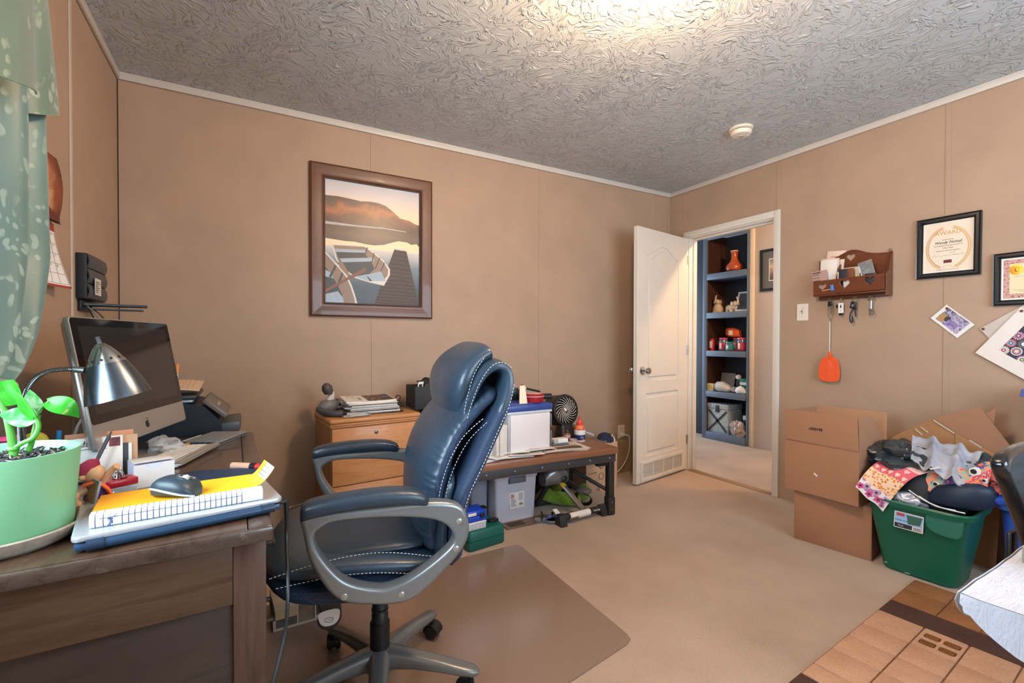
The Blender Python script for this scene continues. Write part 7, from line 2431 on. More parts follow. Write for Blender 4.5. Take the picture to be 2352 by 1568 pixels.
for i, ((x, y, a, w, h, c), lb) in enumerate(zip(ml, labs)):
    tt = thing('mail', lb, 'mail', bx_(x, y, a, BT + 0.0015 + 0.0042 * i), 'loose mail on the bench')
    G().grid(lambda u, v: (-w / 2 + w * u, -h / 2 + h * v, 0.0035 + 0.002 * math.sin(3 * u + i)), 6, 4, 0, None, 0.002).build('sheet', M('mail_' + c[1:], c, 0.6), tt)
    g = G()
    for k_ in range(4):
        yy = -h * 0.3 + k_ * h * 0.16
        g.grid(lambda u, v: (-w * 0.35 + w * (0.4 + 0.1 * (k_ % 3)) * u, yy + h * 0.03 * v, 0.0060), 1, 1)
    g.build('lettering', M('mail_ink', '#5a5f72', 0.6), tt, smooth=False)
t = thing('card_box', 'small white card box on the newspaper at the bench front', 'box', bx_(1.735, 2.475, -4, BT + 0.0235))
G().box(-0.05, -0.026, 0.004, 0.055, 0.03, 0.030, 0.002).build('box', PAPER, t)
G().box(-0.0505, -0.0265, 0.004, -0.02, -0.0255, 0.030).build('flap', M('flap_grey', '#b9b4b0', 0.5), t)
G().box(-0.075, -0.05, -0.002, 0.05, 0.035, 0.003, 0.001).build('card_stack', M('card_slate', '#59646e', 0.4), t)
one('blue_eraser', G().box(-0.024, -0.01, 0, 0.024, 0.01, 0.014, 0.003), M('eraser_blue', '#2743a8', 0.4), 'little blue block resting behind the small white card box', 'block', bx_(1.668, 2.530, 10, BT + 0.022))
# left end of the bench: white tub, black cubes
t = thing('white_tub', 'white lidded plastic tub between the chair and the oak cabinet', 'storage box', bx_(0.985, 2.43, 0))
G().rings([[(x, y, 0.0) for x, y in rrect(0.015, 0.015, 0.27, 0.24, 0.03, 4)], [(x, y, 0.27) for x, y in rrect(0, 0, 0.285, 0.255, 0.03, 4)]]).build('tub', M('tub_white', '#c9ccd8', 0.4), t)
G().plate([rrect(-0.008, -0.008, 0.293, 0.263, 0.035, 5)], 0.022, 0.006, X=T(0, 0, 0.268)).build('lid', M('tub_lid', '#dcd8d6', 0.35), t)
G().plate([rrect(0.03, 0.03, 0.255, 0.225, 0.03, 5)], 0.016, 0.006, X=T(0, 0, 0.288)).build('lid_dome', M('tub_lid', '#dcd8d6', 0.35), t)
one('black_speaker_cabinet', G().box(0, 0, 0, 0.20, 0.20, 0.272, 0.006).lathe([(0, 0), (0.07, 0), (0.075, 0.004), (0.06, 0.004), (0, -0.004)], 24, X=T(0.10, -0.001, 0.14) @ RX(90)), M('cabinet_black', '#16181a', 0.5), 'black speaker cabinet under the open black cube behind the chair', 'speaker', bx_(0.935, 2.70, 0))
t = thing('black_cube_bin', 'open black fabric cube bin between the oak cabinet and the chair back', 'bin', bx_(0.845, 2.690, 0, BT + 0.274))
CB = M('cube_black', '#26292c', 0.7, bump=0.2, bs=200)
G().plate([rrect(0, 0, 0.235, 0.19, 0.004, 2), rrect(0.006, 0.006, 0.229, 0.184, 0.003, 2)], 0.135, 0.001).build('sides', CB, t)
G().box(0.004, 0.004, 0, 0.231, 0.186, 0.006).build('floor_panel', CB, t)
G().tube(smooth_pts([(0.15, 0.01, 0.13), (0.16, 0.012, 0.165), (0.20, 0.012, 0.17), (0.22, 0.012, 0.13)], 4, False), 0.004, 6).build('handle', BLACK, t)
one('black_cloth_bag', crumple(0.085, 0.07, 0.045, 9.0, 0.5, 20), M('black_nylon', '#1c1f22', 0.5), 'crumpled black bag stuffed in the open black cube bin', 'bag', bx_(0.97, 2.785, 0, BT + 0.274 + 0.095))
t = thing('white_tag_card', 'white printed card tucked in the left of the black cube bin', 'card', bx_(0.885, 2.73, 20, BT + 0.274 + 0.10))
G().box(-0.02, 0, 0, 0.02, 0.002, 0.065, 0.0003, X=RX(15)).build('card', PAPER, t)
G().box(-0.012, -0.0006, 0.02, 0.012, 0, 0.05, X=RX(15)).build('print', DKGREY, t)

# ------------------------------------------------------------------ under the bench
X = T(1.285, 2.50, 0) @ RZ(-0.5)
t = thing('white_file_crate', 'white translucent file crate with grey handle under the bench', 'storage box', X)
MW = M('crate_white', '#c5c8d6', 0.35, trans=0.0)
G().rings([[(x, y, 0.0) for x, y in rrect(0.012, 0.010, 0.286, 0.30, 0.018, 4)], [(x, y, 0.27) for x, y in rrect(0, 0, 0.298, 0.31, 0.018, 4)]]).build('body', MW, t)
G().plate([rrect(-0.006, -0.006, 0.304, 0.316, 0.02, 4)], 0.020, 0.004, X=T(0, 0, 0.270)).build('lid', MW, t)
G().box(0.09, -0.016, 0.245, 0.21, 0.0, 0.285, 0.006).build('handle', M('handle_slate', '#666b78', 0.4), t)
lb = G().box(0.10, -0.0035, 0.085, 0.205, 0.002, 0.185, 0.0005).build('label', PAPER, t, X=RX(-2))
g = G()
g.plate([rrect(0.108, 0.150, 0.130, 0.174, 0.003, 2), rrect(0.112, 0.154, 0.126, 0.170, 0.002, 2)], 0.0004, m=1)
g.flat(rrect(0.115, 0.157, 0.123, 0.167, 0.002, 2), 0.0003, 1)
for k_ in range(6):
    g.flat([(0.108, 0.140 - 0.008 * k_), (0.108 + 0.03 + 0.004 * (k_ % 3), 0.140 - 0.008 * k_), (0.108 + 0.03 + 0.004 * (k_ % 3), 0.143 - 0.008 * k_), (0.108, 0.143 - 0.008 * k_)], 0.0002)
    g.flat([(0.165, 0.172 - 0.007 * k_), (0.195, 0.172 - 0.007 * k_), (0.195, 0.1745 - 0.007 * k_), (0.165, 0.1745 - 0.007 * k_)], 0.0002)
for k_ in range(9):
    g.flat([(0.168 + 0.0028 * k_, 0.102), (0.168 + 0.0028 * k_ + 0.0016, 0.102), (0.168 + 0.0028 * k_ + 0.0016, 0.116), (0.168 + 0.0028 * k_, 0.116)], 0.0002)
g.build('label_print', [DKGREY, M('label_red', '#b0413f', 0.5)], lb, X=T(0, -0.0037, 0) @ RX(90), smooth=False)
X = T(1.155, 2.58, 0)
one('white_file_crate', G().rings([[(x, y, 0.0) for x, y in rrect(0.01, 0.0, 0.115, 0.25, 0.015, 3)], [(x, y, 0.26) for x, y in rrect(0, 0, 0.12, 0.26, 0.015, 3)]]).plate([rrect(-0.004, -0.004, 0.124, 0.264, 0.02, 4)], 0.018, 0.004, X=T(0, 0, 0.26)), M('crate_painted_shade', '#8f95a8', 0.35), 'second pale crate left of the labelled file crate, shade put into its colour', 'storage box', X)  # pale crate like the first; its shade is put into a darker colour
# floor register
X = T(1.50, 2.420, 0) @ RZ(-2)
t = thing('floor_register', 'brown metal floor register in the carpet in front of the file crate', 'floor vent', T(1.485, 2.462, 0) @ RZ(-1))
BRZ = M('register_bronze', '#7d6553', 0.35, 0.4)
G().plate([rrect(-0.165, -0.052, 0.165, 0.052, 0.006, 3), rrect(-0.135, -0.035, -0.02, 0.035, 0.002, 1)], 0.007, 0.002).build('plate', BRZ, t)
G().box(-0.137, -0.037, 0.0005, -0.018, 0.037, 0.0012).build('dark_duct', BLACK, t)
for i in range(10):
    G().box(-0.131 + i * 0.0118, -0.036, 0.001, -0.1255 + i * 0.0118, 0.036, 0.006, 0.0008, seg=1).build('louver', BRZ, t)
G().box(0.12, -0.04, 0.006, 0.124, 0.04, 0.008).build('slider', BLACK, t)
# green case, small organiser, blue case
t = thing('green_case', 'dark green plastic carry case on the floor by the chair mat', 'case', T(1.000, 2.245, 0.0) @ RZ(7))
G().rings([[(x, y, z) for x, y in rrect(i_, i_, 0.235 - i_, 0.17 - i_, 0.02, 4)] for z, i_ in ((0.0, 0.006), (0.008, 0.0), (0.050, 0.0), (0.052, 0.003))]).build('bottom_shell', TEALP, t)
G().rings([[(x, y, z) for x, y in rrect(i_, i_, 0.235 - i_, 0.17 - i_, 0.02, 4)] for z, i_ in ((0.0535, 0.003), (0.055, 0.0), (0.095, 0.002), (0.104, 0.008), (0.106, 0.02))]).build('top_shell', TEALP, t)
G().box(0.165, 0.05, 0.104, 0.225, 0.085, 0.122, 0.005, X=T(0, 0, 0) @ I4).build('latch', BLACK, t)
t = thing('bead_organizer', 'small clear compartment box on the green case', 'organizer', T(1.055, 2.315, 0.1065) @ RZ(5))
G().box(-0.055, -0.045, 0, 0.055, 0.045, 0.034, 0.003).build('box', MILKY, t)
G().box(-0.057, -0.047, 0.034, 0.057, 0.047, 0.040, 0.002).build('lid', PAPER, t)
for i in range(4):
    G().box(-0.03 + i * 0.022, -0.0462, 0.003, -0.0285 + i * 0.022, -0.0445, 0.033).build('divider', LTGREY, t)
t = thing('blue_tool_case', 'bright blue tool case with black latch stacked on the clear organizer', 'case', T(1.055, 2.325, 0.147) @ RZ(4))
BC = M('case_blue', '#1b45c0', 0.35)
G().box(-0.065, -0.05, 0, 0.06, 0.05, 0.030, 0.006).build('bottom_shell', BC, t)
G().box(-0.065, -0.05, 0.031, 0.06, 0.05, 0.062, 0.010).build('top_shell', BC, t)
G().box(0.02, -0.057, 0.018, 0.045, -0.049, 0.044, 0.003).build('latch', BLACK, t)
G().box(-0.055, -0.053, 0.036, -0.005, -0.05, 0.052, 0.001).build('label', PAPER, t)
G().box(0.045, -0.045, 0.058, 0.07, 0.0, 0.066, 0.003).build('handle', BLACK, t)
# pedal exerciser
X = T(1.83, 2.325, 0)
t = thing('pedal_exerciser', 'silver and black mini pedal exerciser lying half under the bench', 'exerciser', X)
BKT = M('exerciser_black', '#2b2a2b', 0.4)
G().cyl((-0.185, -0.005, 0.042), (0.150, 0.012, 0.042), 0.021, n=18).build('front_bar', BKT, t)
for x, y in ((-0.185, -0.006), (0.150, 0.012)):
    G().prism([(-0.036, 0.0), (0.036, 0.0), (0.026, 0.035), (0.012, 0.066), (-0.012, 0.066), (-0.026, 0.035)], -0.024, 0.024, X=T(x, y, 0) @ RZ(0) @ frame((0, 0, 0), (0, 1, 0), (0, 0, 1), (1, 0, 0))).build('end_foot', BKT, t)
G().rings([[(x, 0.0215 * math.cos(a) + 0.001 * 0, 0.042 + 0.0215 * math.sin(a)) for a in [2 * PI * i / 18 for i in range(18)]] for x in (-0.125, 0.035)], X=T(0, -0.001, 0) @ RZ(2.9)).build('white_sticker', PAPER, t)
G().rings([[(x, 0.0218 * math.cos(a), 0.042 + 0.0218 * math.sin(a)) for a in [PI + PI * i / 8 for i in range(9)]] for x in (-0.125, -0.065)], closed_u=False, caps=False, X=T(0, -0.001, 0) @ RZ(2.9)).build('warning_sticker', mat_multi('warning_print', ['#d9b22c', '#2f2a1e', '#e0bd3a'], 90), t)
g = G().text('warning', 0.016, T(0.085, -0.0155, 0.050) @ RX(62), 0)
g.build('lettering', PAPER, t, smooth=False)
G().tube([(0.0, 0.012, 0.058), (-0.055, 0.13, 0.17), (-0.085, 0.20, 0.225)], 0.021, 8, ry=0.75).build('stem_tube', M('stem_taupe', '#8d857c', 0.3, 0.6), t)
G().tube([(-0.058, 0.136, 0.177), (-0.067, 0.156, 0.195)], 0.0222, 8, ry=0.77).build('yellow_band', M('band_yellow', '#e0b52a', 0.4), t)
SLV = M('gear_silver', '#8f9398', 0.3, 0.6)
G().loft([((-0.19, 0.20, 0.225), (0, 0.045, 0), (0, 0, 0.040), 2.2, 0), ((-0.16, 0.20, 0.245), (0, 0.055, 0), (0, 0, 0.058), 2.4, 0), ((-0.11, 0.20, 0.250), (0, 0.058, 0), (0, 0, 0.065), 2.6, 0), ((-0.05, 0.20, 0.240), (0, 0.056, 0), (0, 0, 0.062), 2.6, 0), ((-0.015, 0.20, 0.230), (0, 0.045, 0), (0, 0, 0.045), 2.2, 0)], 22).build('gear_housing', SLV, t)
G().lathe([(0, 0), (0.022, 0), (0.022, 0.006), (0.016, 0.009), (0, 0.009)], 18, X=T(-0.055, 0.142, 0.225) @ RX(80)).build('axle_cap', BLACK, t)
for p0, p1 in (((-0.05, 0.16, 0.235), (0.06, 0.13, 0.145)), ((-0.14, 0.24, 0.235), (-0.22, 0.29, 0.32))):
    G().cyl(p0, p1, 0.010, n=8).build('crank', BLACK, t)
for c in ((0.085, 0.115, 0.135), (-0.25, 0.30, 0.315)):
    G().box(-0.045, -0.035, -0.012, 0.045, 0.035, 0.012, 0.006, X=T(*c) @ RZ(20) @ RX(12)).build('pedal', M('pedal_grey', '#6b6763', 0.5), t)
G().tube(smooth_pts([(0.05, 0.08, 0.14), (0.10, 0.06, 0.10), (0.11, 0.10, 0.05), (0.06, 0.15, 0.05), (0.04, 0.14, 0.12)], 4, False), 0.011, 8, ry=0.3).build('pedal_strap', BLACK, t)
G().tube([(-0.16, 0.31, 0.03), (-0.115, 0.22, 0.20)], 0.018, 8).build('rear_tube', BKT, t)
G().cyl((-0.27, 0.33, 0.024), (-0.02, 0.33, 0.024), 0.021, n=14).build('rear_bar', BKT, t)
# lime plush
t = thing('lime_plush_snake', 'fuzzy lime green plush toy lying under the bench behind the pedal exerciser', 'plush toy', T(1.88, 2.60, 0))
LIME = M('lime_fur', '#7fa52a', 0.95, var=0.3, vs=60, bump=0.9, bs=160, sheen=0.5)
G().tube(smooth_pts([(-0.14, 0.06, 0.085), (-0.10, 0.02, 0.07), (-0.03, -0.02, 0.05), (0.03, -0.06, 0.045), (0.05, -0.085, 0.05)], 5, False), [0.050 - 0.0006 * i for i in range(21)], 14).build('body', LIME, t)
G().ball((0.14, -0.02, 0.07), 0.055, 0.045, 0.06, 16).build('leg', LIME, t)
G().ball((-0.06, 0.02, 0.13), 0.05, 0.04, 0.04, 14).build('ear', M('olive_fur', '#66731f', 0.95, bump=0.9, bs=160), t)
# sandals and straps
for i, (x, y, a, lb) in enumerate(((1.600, 2.405, -35, 'blue-trimmed sandal upside down beside the floor register, left of the two'), (1.665, 2.375, -10, 'blue-trimmed sandal with a price tag in front of the pedal exerciser'))):
    t = thing('sandal', lb, 'sandal', T(x, y, 0) @ RZ(a), 'pair of sandals')
    sole = [(p.x, p.y) for p in smooth_pts([(-0.085, 0, 0), (-0.07, 0.026, 0), (-0.01, 0.024, 0), (0.05, 0.034, 0), (0.085, 0.02, 0), (0.09, -0.01, 0), (0.06, -0.034, 0), (-0.01, -0.028, 0), (-0.07, -0.026, 0)], 4)]
    G().plate([sole], 0.014, 0.004).build('sole', M('sole_slate', '#5d6678', 0.6), t)
    G().plate([[(a_ * 0.94, b_ * 0.92) for a_, b_ in sole]], 0.004, 0.001, X=T(0, 0, 0.014)).build('footbed', M('footbed_grey', '#8d8a8c', 0.8), t)
    for s in (-1, 1):
        G().tube(smooth_pts([(0.055, 0.0, 0.016), (0.03, 0.012 * s, 0.04), (-0.005, 0.030 * s, 0.03), (-0.01, 0.028 * s, 0.012)], 4, False), 0.006, 8, ry=0.5).build('strap', M('strap_blue', '#3d5bb8', 0.6), t)
    G().tube(smooth_pts([(-0.03, 0.026, 0.014), (-0.035, 0.015, 0.055), (-0.035, -0.015, 0.055), (-0.03, -0.026, 0.014)], 4, False), 0.007, 8, ry=0.4).build('ankle_strap', BLACK, t)
    if i == 1:
        G().box(-0.022, -0.018, 0, 0.022, 0.018, 0.001, X=T(-0.02, -0.01, 0.07) @ RZ(25) @ RX(35) @ RY(10)).build('price_tag', PAPER, t)
# dark wheeled object at the back
t = thing('exercise_wheel', 'black ring-shaped wheel leaning against the wall under the bench', 'wheel', T(1.72, 2.87, 0.165) @ RZ(4) @ RX(80))
G().lathe([(0.155, -0.02), (0.165, -0.012), (0.165, 0.012), (0.155, 0.02), (0.120, 0.02), (0.112, 0.010), (0.112, -0.010), (0.120, -0.02), (0.155, -0.02)], 36).build('rim', BLACK, t)
G().lathe([(0, -0.015), (0.03, -0.015), (0.03, 0.015), (0, 0.015)], 16).build('hub', DKGREY, t)
for k_ in range(3):
    G().box(0.02, -0.010, -0.006, 0.118, 0.010, 0.006, 0.002, X=RZ(120 * k_ + 30)).build('spoke', BLACK, t)
one('black_cloth_heap', crumple(0.13, 0.08, 0.10, 4.4, 0.4, 24), M('heap_black', '#1b1d20', 0.8), 'dark heap of cloth against the wall under the bench', 'cloth', T(2.0, 2.88, 0.0))
# paper bag with tower print
X = T(2.125, 2.68, 0) @ RZ(4)
t = thing('paper_bag', 'tan paper bag printed with a tower and script, behind the bench leg', 'paper bag', X)
BG = M('bag_paper', '#c1a084', 0.7, var=0.06)
G().rings([[(x, y, 0.0) for x, y in ((0, 0), (0.31, 0), (0.31, 0.15), (0, 0.15))], [(x, y, 0.36) for x, y in ((-0.006, 0), (0.315, 0.0), (0.315, 0.16), (-0.006, 0.15))]], caps=False).flat([(0, 0), (0.31, 0), (0.31, 0.15), (0, 0.15)], 0.002).build('bag', BG, t)
BI = M('bag_ink', '#5c4636', 0.7)
g = G()


def tower(x, z, s):
    for sd in (-1, 1):
        g.flat([(x + sd * 0.30 * s, z), (x + sd * 0.20 * s, z), (x + sd * 0.10 * s, z + 0.30 * s), (x + sd * 0.02 * s, z + 1.1 * s), (x + sd * 0.05 * s, z + 0.9 * s), (x + sd * 0.12 * s, z + 0.40 * s)], 0.0)
    for zz, w in ((0.30, 0.15), (0.52, 0.10)):
        g.flat([(x - w * s, z + zz * s), (x + w * s, z + zz * s), (x + w * 0.9 * s, z + (zz + 0.04) * s), (x - w * 0.9 * s, z + (zz + 0.04) * s)], 0.0)
    g.flat([(x - 0.02 * s, z + 0.9 * s), (x + 0.02 * s, z + 0.9 * s), (x, z + 1.3 * s)], 0.0)


tower(0.14, 0.235, 0.085)
tower(0.115, 0.012, 0.055)
g.plate([circ(0.145, 0.195, 0.022, 16, 0.018), circ(0.145, 0.195, 0.018, 16, 0.014)], 0.0004)
g.plate([circ(0.145, 0.12, 0.026, 16), circ(0.145, 0.12, 0.023, 16)], 0.0004)
g.text('PARIS', 0.010, T(0.145, 0.195, 0.0))
g.text('carte postale', 0.016, T(0.06, 0.155, 0))
g.text('Souvenir', 0.018, T(0.06, 0.09, 0))
g.text('de Paris', 0.016, T(0.065, 0.285, 0))
for k_ in range(6):
    g.flat([(0.02, 0.20 + 0.011 * k_), (0.09 - 0.01 * (k_ % 2), 0.20 + 0.011 * k_), (0.09 - 0.01 * (k_ % 2), 0.202 + 0.011 * k_), (0.02, 0.202 + 0.011 * k_)], 0)
for k_ in range(9):
    g.flat([(0.20, 0.05 + 0.03 * k_), (0.285, 0.05 + 0.03 * k_), (0.285, 0.053 + 0.03 * k_), (0.20, 0.053 + 0.03 * k_)], 0)
g.build('lettering', BI, t, X=T(0, -0.0022, 0) @ RX(91), smooth=False)
g = G()
for k_ in range(14):
    g.flat([(0.01, 0.02 + 0.023 * k_), (0.13, 0.02 + 0.023 * k_), (0.13, 0.0235 + 0.023 * k_), (0.01, 0.0235 + 0.023 * k_)], 0)
g.build('side_lettering', BI, t, X=T(0.3155, 0.01, 0) @ RZ(90) @ RX(91), smooth=False)
G().tube(smooth_pts([(0.25, 0.01, 0.34), (0.27, 0.0, 0.41), (0.30, 0.0, 0.41), (0.31, 0.01, 0.34)], 4, False), 0.003, 6).build('handle', BI, t)
G().box(0.24, 0.02, 0.31, 0.32, 0.024, 0.40, 0.001, X=T(0.28, 0.02, 0.35) @ RY(-32) @ T(-0.28, -0.02, -0.35)).box(0.27, 0.0195, 0.368, 0.278, 0.0200, 0.378, 0, 1, X=T(0.28, 0.02, 0.35) @ RY(-32) @ T(-0.28, -0.02, -0.35)).build('hang_tag', [CREAM, BI], t)
one('purple_cap', G().loft([((0, 0, 0), (0.075, 0, 0), (0, 0.06, 0), 2, 0), ((0, 0, 0.03), (0.072, 0, 0), (0, 0.058, 0), 2, 0), ((0, 0, 0.06), (0.045, 0, 0), (0, 0.036, 0), 2, 0), ((0, 0, 0.07), (0.012, 0, 0), (0, 0.010, 0), 2, 0)], 20), M('navy_purple_felt', '#20233f', 0.85), 'dark blue knitted cap on top of the paper bag', 'cap', T(2.36, 2.755, 0.355))
one('grey_jumper', crumple(0.14, 0.065, 0.04, 1.4, 0.4, 22), M('jumper_grey', '#6b625b', 0.9, bump=0.3, bs=80), 'grey-brown clothing stuffed in the paper bag', 'clothing', T(2.29, 2.755, 0.315))
t = thing('remote_control', 'pale grey remote lying at the bench corner by the paper bag', 'remote', T(2.215, 2.80, 0.425) @ RZ(-38) @ RY(22))
G().box(-0.06, -0.018, 0, 0.06, 0.018, 0.018, 0.005).build('body', M('remote_grey', '#b3aeb2', 0.4), t)
G().box(-0.02, -0.008, 0.0178, 0.01, 0.008, 0.0195, 0.001).build('button', DKGREY, t)
one('brown_pouch', crumple(0.065, 0.04, 0.035, 7.7, 0.5, 18), M('pouch_brown', '#5c5048', 0.7), 'small dark brown pouch behind the bench, right of the red-topped bottle', 'pouch', T(2.10, 2.86, BT))
one('white_plug_adapter', G().box(-0.02, -0.015, 0, 0.02, 0.015, 0.025, 0.005).cyl((0.02, 0, 0.012), (0.05, 0.01, 0.012), 0.006, n=8), PAPER, 'white adapter lying behind the red-topped bottle on the bench', 'adapter', T(2.035, 2.70, BT) @ RZ(25))

# ------------------------------------------------------------------ cardboard boxes by the right wall


def carton(parent, w, d, h, open_top):
    CT = 0.005
    if not open_top:
        G().box(0, 0, 0, w, d, h, 0.003).build('carton', CARD, parent)
        G().box(0.002, 0.002, h, w - 0.002, d / 2 - 0.001, h + 0.004, 0.001).build('flap', CARD, parent)
        G().box(0.002, d / 2 + 0.001, h, w - 0.002, d - 0.002, h + 0.004, 0.001).build('flap', CARD, parent)
        G().box(w, -0.003, 0.002, w + 0.003, 0.02, h - 0.002, 0.001).build('glue_seam', M('card_edge_and_shade', '#8f6449', 0.8), parent)
        return
    g = G()
    g.box(0, 0, 0, w, CT, h).box(0, d - CT, 0, w, d, h).box(0, CT, 0, CT, d - CT, h).box(w - CT, CT, 0, w, d - CT, h).box(CT, CT, 0, w - CT, d - CT, CT)
    g.build('carton', CARD, parent)


LBX = frame((2.707, 1.523, 0.0), (0.158, -0.987, 0), (0.987, 0.158, 0), (0, 0, 1))
t = thing('cardboard_box', 'closed plain cardboard box on the carpet, bottom of the stack by the door', 'box', LBX, 'stacked cardboard boxes')
carton(t, 0.362, 0.30, 0.276, False)
UBX = frame((2.690, 1.566, 0.2815), (0.030, -0.9995, 0), (0.9995, 0.030, 0), (0, 0, 1))
t = thing('cardboard_box', 'open cardboard box with raised flaps standing on the closed box', 'box', UBX, 'stacked cardboard boxes')
UW, UD, UH = 0.370, 0.325, 0.285
carton(t, UW, UD, UH, True)
FL = 0.172
g = G().plate([[(0.004, 0), (UW - 0.003, -0.006), (UW - 0.006, FL - 0.004), (0.002, FL)]], 0.005, 0.0008, X=T(0, 0.006, UH + 0.002) @ RX(94))
fp = g.build('flap', CARD, t)
g = G().text('8610037', 0.020, T(0.165, 0.080, 0.0010) @ RZ(180), 0, offset=0.0006)
g.build('lettering', INK, fp, X=T(0, 0.006, UH + 0.002) @ RX(94) @ T(0, 0, 0.0051), smooth=False)
G().plate([[(0.004, 0), (UW - 0.004, 0), (UW - 0.004, FL), (0.004, FL)]], 0.005, 0.0008, X=T(0, UD - 0.001, UH) @ RX(88)).build('flap', CARDIN, t)
G().plate([[(0.0, 0), (UD - 0.01, 0), (UD - 0.01, FL - 0.01), (0.0, FL - 0.005)]], 0.005, 0.0008, X=T(0.004, 0.006, UH) @ RZ(90) @ RX(92) @ T(0, 0, -0.005)).build('flap', CARD, t)
G().plate([[(0.005, 0), (UD - 0.03, 0.0), (UD * 0.52, FL - 0.012), (0.012, FL - 0.006)]], 0.005, 0.0008, X=T(UW - 0.004, 0.004, UH) @ RZ(90) @ RX(86)).build('flap', CARD, t)
one('tape_scrap', G().box(-0.011, -0.004, 0, 0.011, 0.004, 0.0008), PAPER, 'scrap of white tape on the front of the open cardboard box', 'tape', UBX @ T(0.165, -0.0008, 0.115) @ RY(38) @ RX(90))
G().box(0.002, -0.0015, UH - 0.006, UW - 0.002, 0.003, UH + 0.002, 0.001).build('crease_shade', M('card_edge_and_shade', '#8f6449', 0.8), t)  # added dark strip, the shade of the fold put into its colour
# flattened cardboard behind the bin
FBX = frame((3.235, 1.25, 0.0), (0, -1, 0), (-0.14, 0, 0.99), (-0.99, 0, -0.14))
t = thing('flattened_carton', 'opened flattened carton leaning on the wall behind the green bin', 'cardboard', FBX)
G().plate([[(0.33, 0.05), (0.44, 0.82), (0.415, 0.79), (0.22, 0.735), (0.20, 0.05)], ], 0.005, 0.001, X=T(0, 0, -0.02)).build('back_panel', CARD, t)
G().plate([[(0.20, 0.0), (0.22, 0.745), (0.385, 0.815), (0.495, 0.625), (0.47, 0.42), (0.43, 0.40), (0.43, 0.0)]], 0.006, 0.001, X=T(0, 0, 0.0)).build('panel', CARD, t)
G().plate([[(0.0, 0.0), (0.0, 0.585), (0.21, 0.735), (0.30, 0.675), (0.30, 0.0)]], 0.006, 0.001, X=T(0, 0, 0.030)).build('panel', M('cardboard_warm', '#ad7c52', 0.75, var=0.05), t)
G().plate([[(0.30, 0.0), (0.30, 0.676), (0.48, 0.575), (0.51, 0.5), (0.46, 0.41), (0.43, 0.0)]], 0.006, 0.001, X=T(0, 0, 0.034)).build('panel', M('cardboard_warm', '#ad7c52', 0.75, var=0.05), t)
g = G()
TP = M('clear_tape', '#cdbca8', 0.15)
for a, b, c, d in ((0.165, 0.690, 0.195, 0.665), (0.14, 0.675, 0.17, 0.648), (0.355, 0.655, 0.40, 0.625), (0.22, 0.735, 0.30, 0.680)):
    g.flat([(a, b), (c, d), (c - 0.004, d - 0.007), (a - 0.004, b - 0.007)], 0.0410)
g.build('tape_strip', TP, t, smooth=False)

# ------------------------------------------------------------------ green bin with clothes
BX = frame((2.748, 1.120, 0.0), (0.064, -0.998, 0), (0.998, 0.064, 0), (0, 0, 1))
t = thing('green_bin', 'green plastic storage bin overflowing with clothes, lid off, by the cardboard boxes', 'storage bin', BX)
BW, BDp = 0.285, 0.235
bt = 0.345


def binring(z, o, r):
    return [(x, y, z) for x, y in rrect(-o, -o, BW + o, BDp + o, r, 6)]


G().rings([binring(0.0, -0.012, 0.045), binring(0.008, 0.0, 0.05), binring(0.24, 0.036, 0.06), binring(bt, 0.048, 0.06), binring(bt - 0.001, 0.042, 0.055), binring(0.24, 0.031, 0.05), binring(0.012, -0.006, 0.04)]).build('tub', GREENP, t)
G().rings([binring(bt - 0.006, 0.046, 0.06), binring(bt - 0.012, 0.062, 0.065), binring(bt + 0.010, 0.066, 0.068), binring(bt + 0.018, 0.060, 0.066), binring(bt + 0.012, 0.046, 0.058)], closed_v=True).build('rim', GREENP, t)
hand = smooth_pts([(0.185, 0.0, 0), (0.192, -0.055, 0), (0.225, -0.080, 0), (0.295, -0.085, 0), (0.318, -0.06, 0), (0.320, 0.0, 0)], 4, False)
tilt = T(0, -0.043, 0.335) @ RX(90 - 9)
G().plate([[(p.x, p.y) for p in hand]], 0.012, 0.005, X=tilt @ T(0, 0, -0.002)).build('handle_grip', GREENP, t)
lb = G().plate([rrect(0.072, -0.098, 0.182, -0.022, 0.002, 1)], 0.0012, 0.0002, X=tilt @ T(0, 0, 0.000)).build('label', PAPER, t)
g = G()
g.flat([(0.075, -0.095), (0.179, -0.095), (0.179, -0.075), (0.075, -0.075)], 0, 0)
g.flat([(0.075, -0.074), (0.179, -0.074), (0.179, -0.025), (0.075, -0.025)], 0, 1)
g.flat([(0.125, -0.071), (0.170, -0.068), (0.176, -0.034), (0.120, -0.036)], 0.0002, 2)
g.flat([(0.118, -0.037), (0.178, -0.035), (0.178, -0.030), (0.118, -0.031)], 0.0003, 2)
g.flat(rrect(0.080, -0.042, 0.112, -0.028, 0.006, 4), 0.0003, 3)
g.flat(rrect(0.142, -0.094, 0.178, -0.076, 0.001, 1), 0.0002, 4)
for k_ in range(9):
    g.flat([(0.146 + 0.0034 * k_, -0.093), (0.148 + 0.0034 * k_, -0.093), (0.148 + 0.0034 * k_, -0.079), (0.146 + 0.0034 * k_, -0.079)], 0.0004, 0)
g.text('storage tote', 0.010, T(0.098, -0.060, 0.0004), 0)
g.text('18 gal', 0.009, T(0.098, -0.085, 0.0004), 4)
g.build('label_print', [M('label_ink', '#171d2a', 0.5), M('label_blue', '#8fb4dd', 0.5), M('label_green', '#2c5a48', 0.5), M('label_red', '#b0413f', 0.5), PAPER], lb, X=tilt @ T(0, 0, 0.0016), smooth=False)
g = G()
for x0, x1, z in ((0.02, 0.06, 0.028), (0.10, 0.12, 0.008)):
    g.flat([(x0, z), (x1, z + 0.002), (x1, z + 0.006), (x0, z + 0.005)], 0.0)
g.build('scuff', M('scuff_pale', '#7fae98', 0.6), t, X=T(0, -0.0045, 0) @ RX(90 - 9), smooth=False)


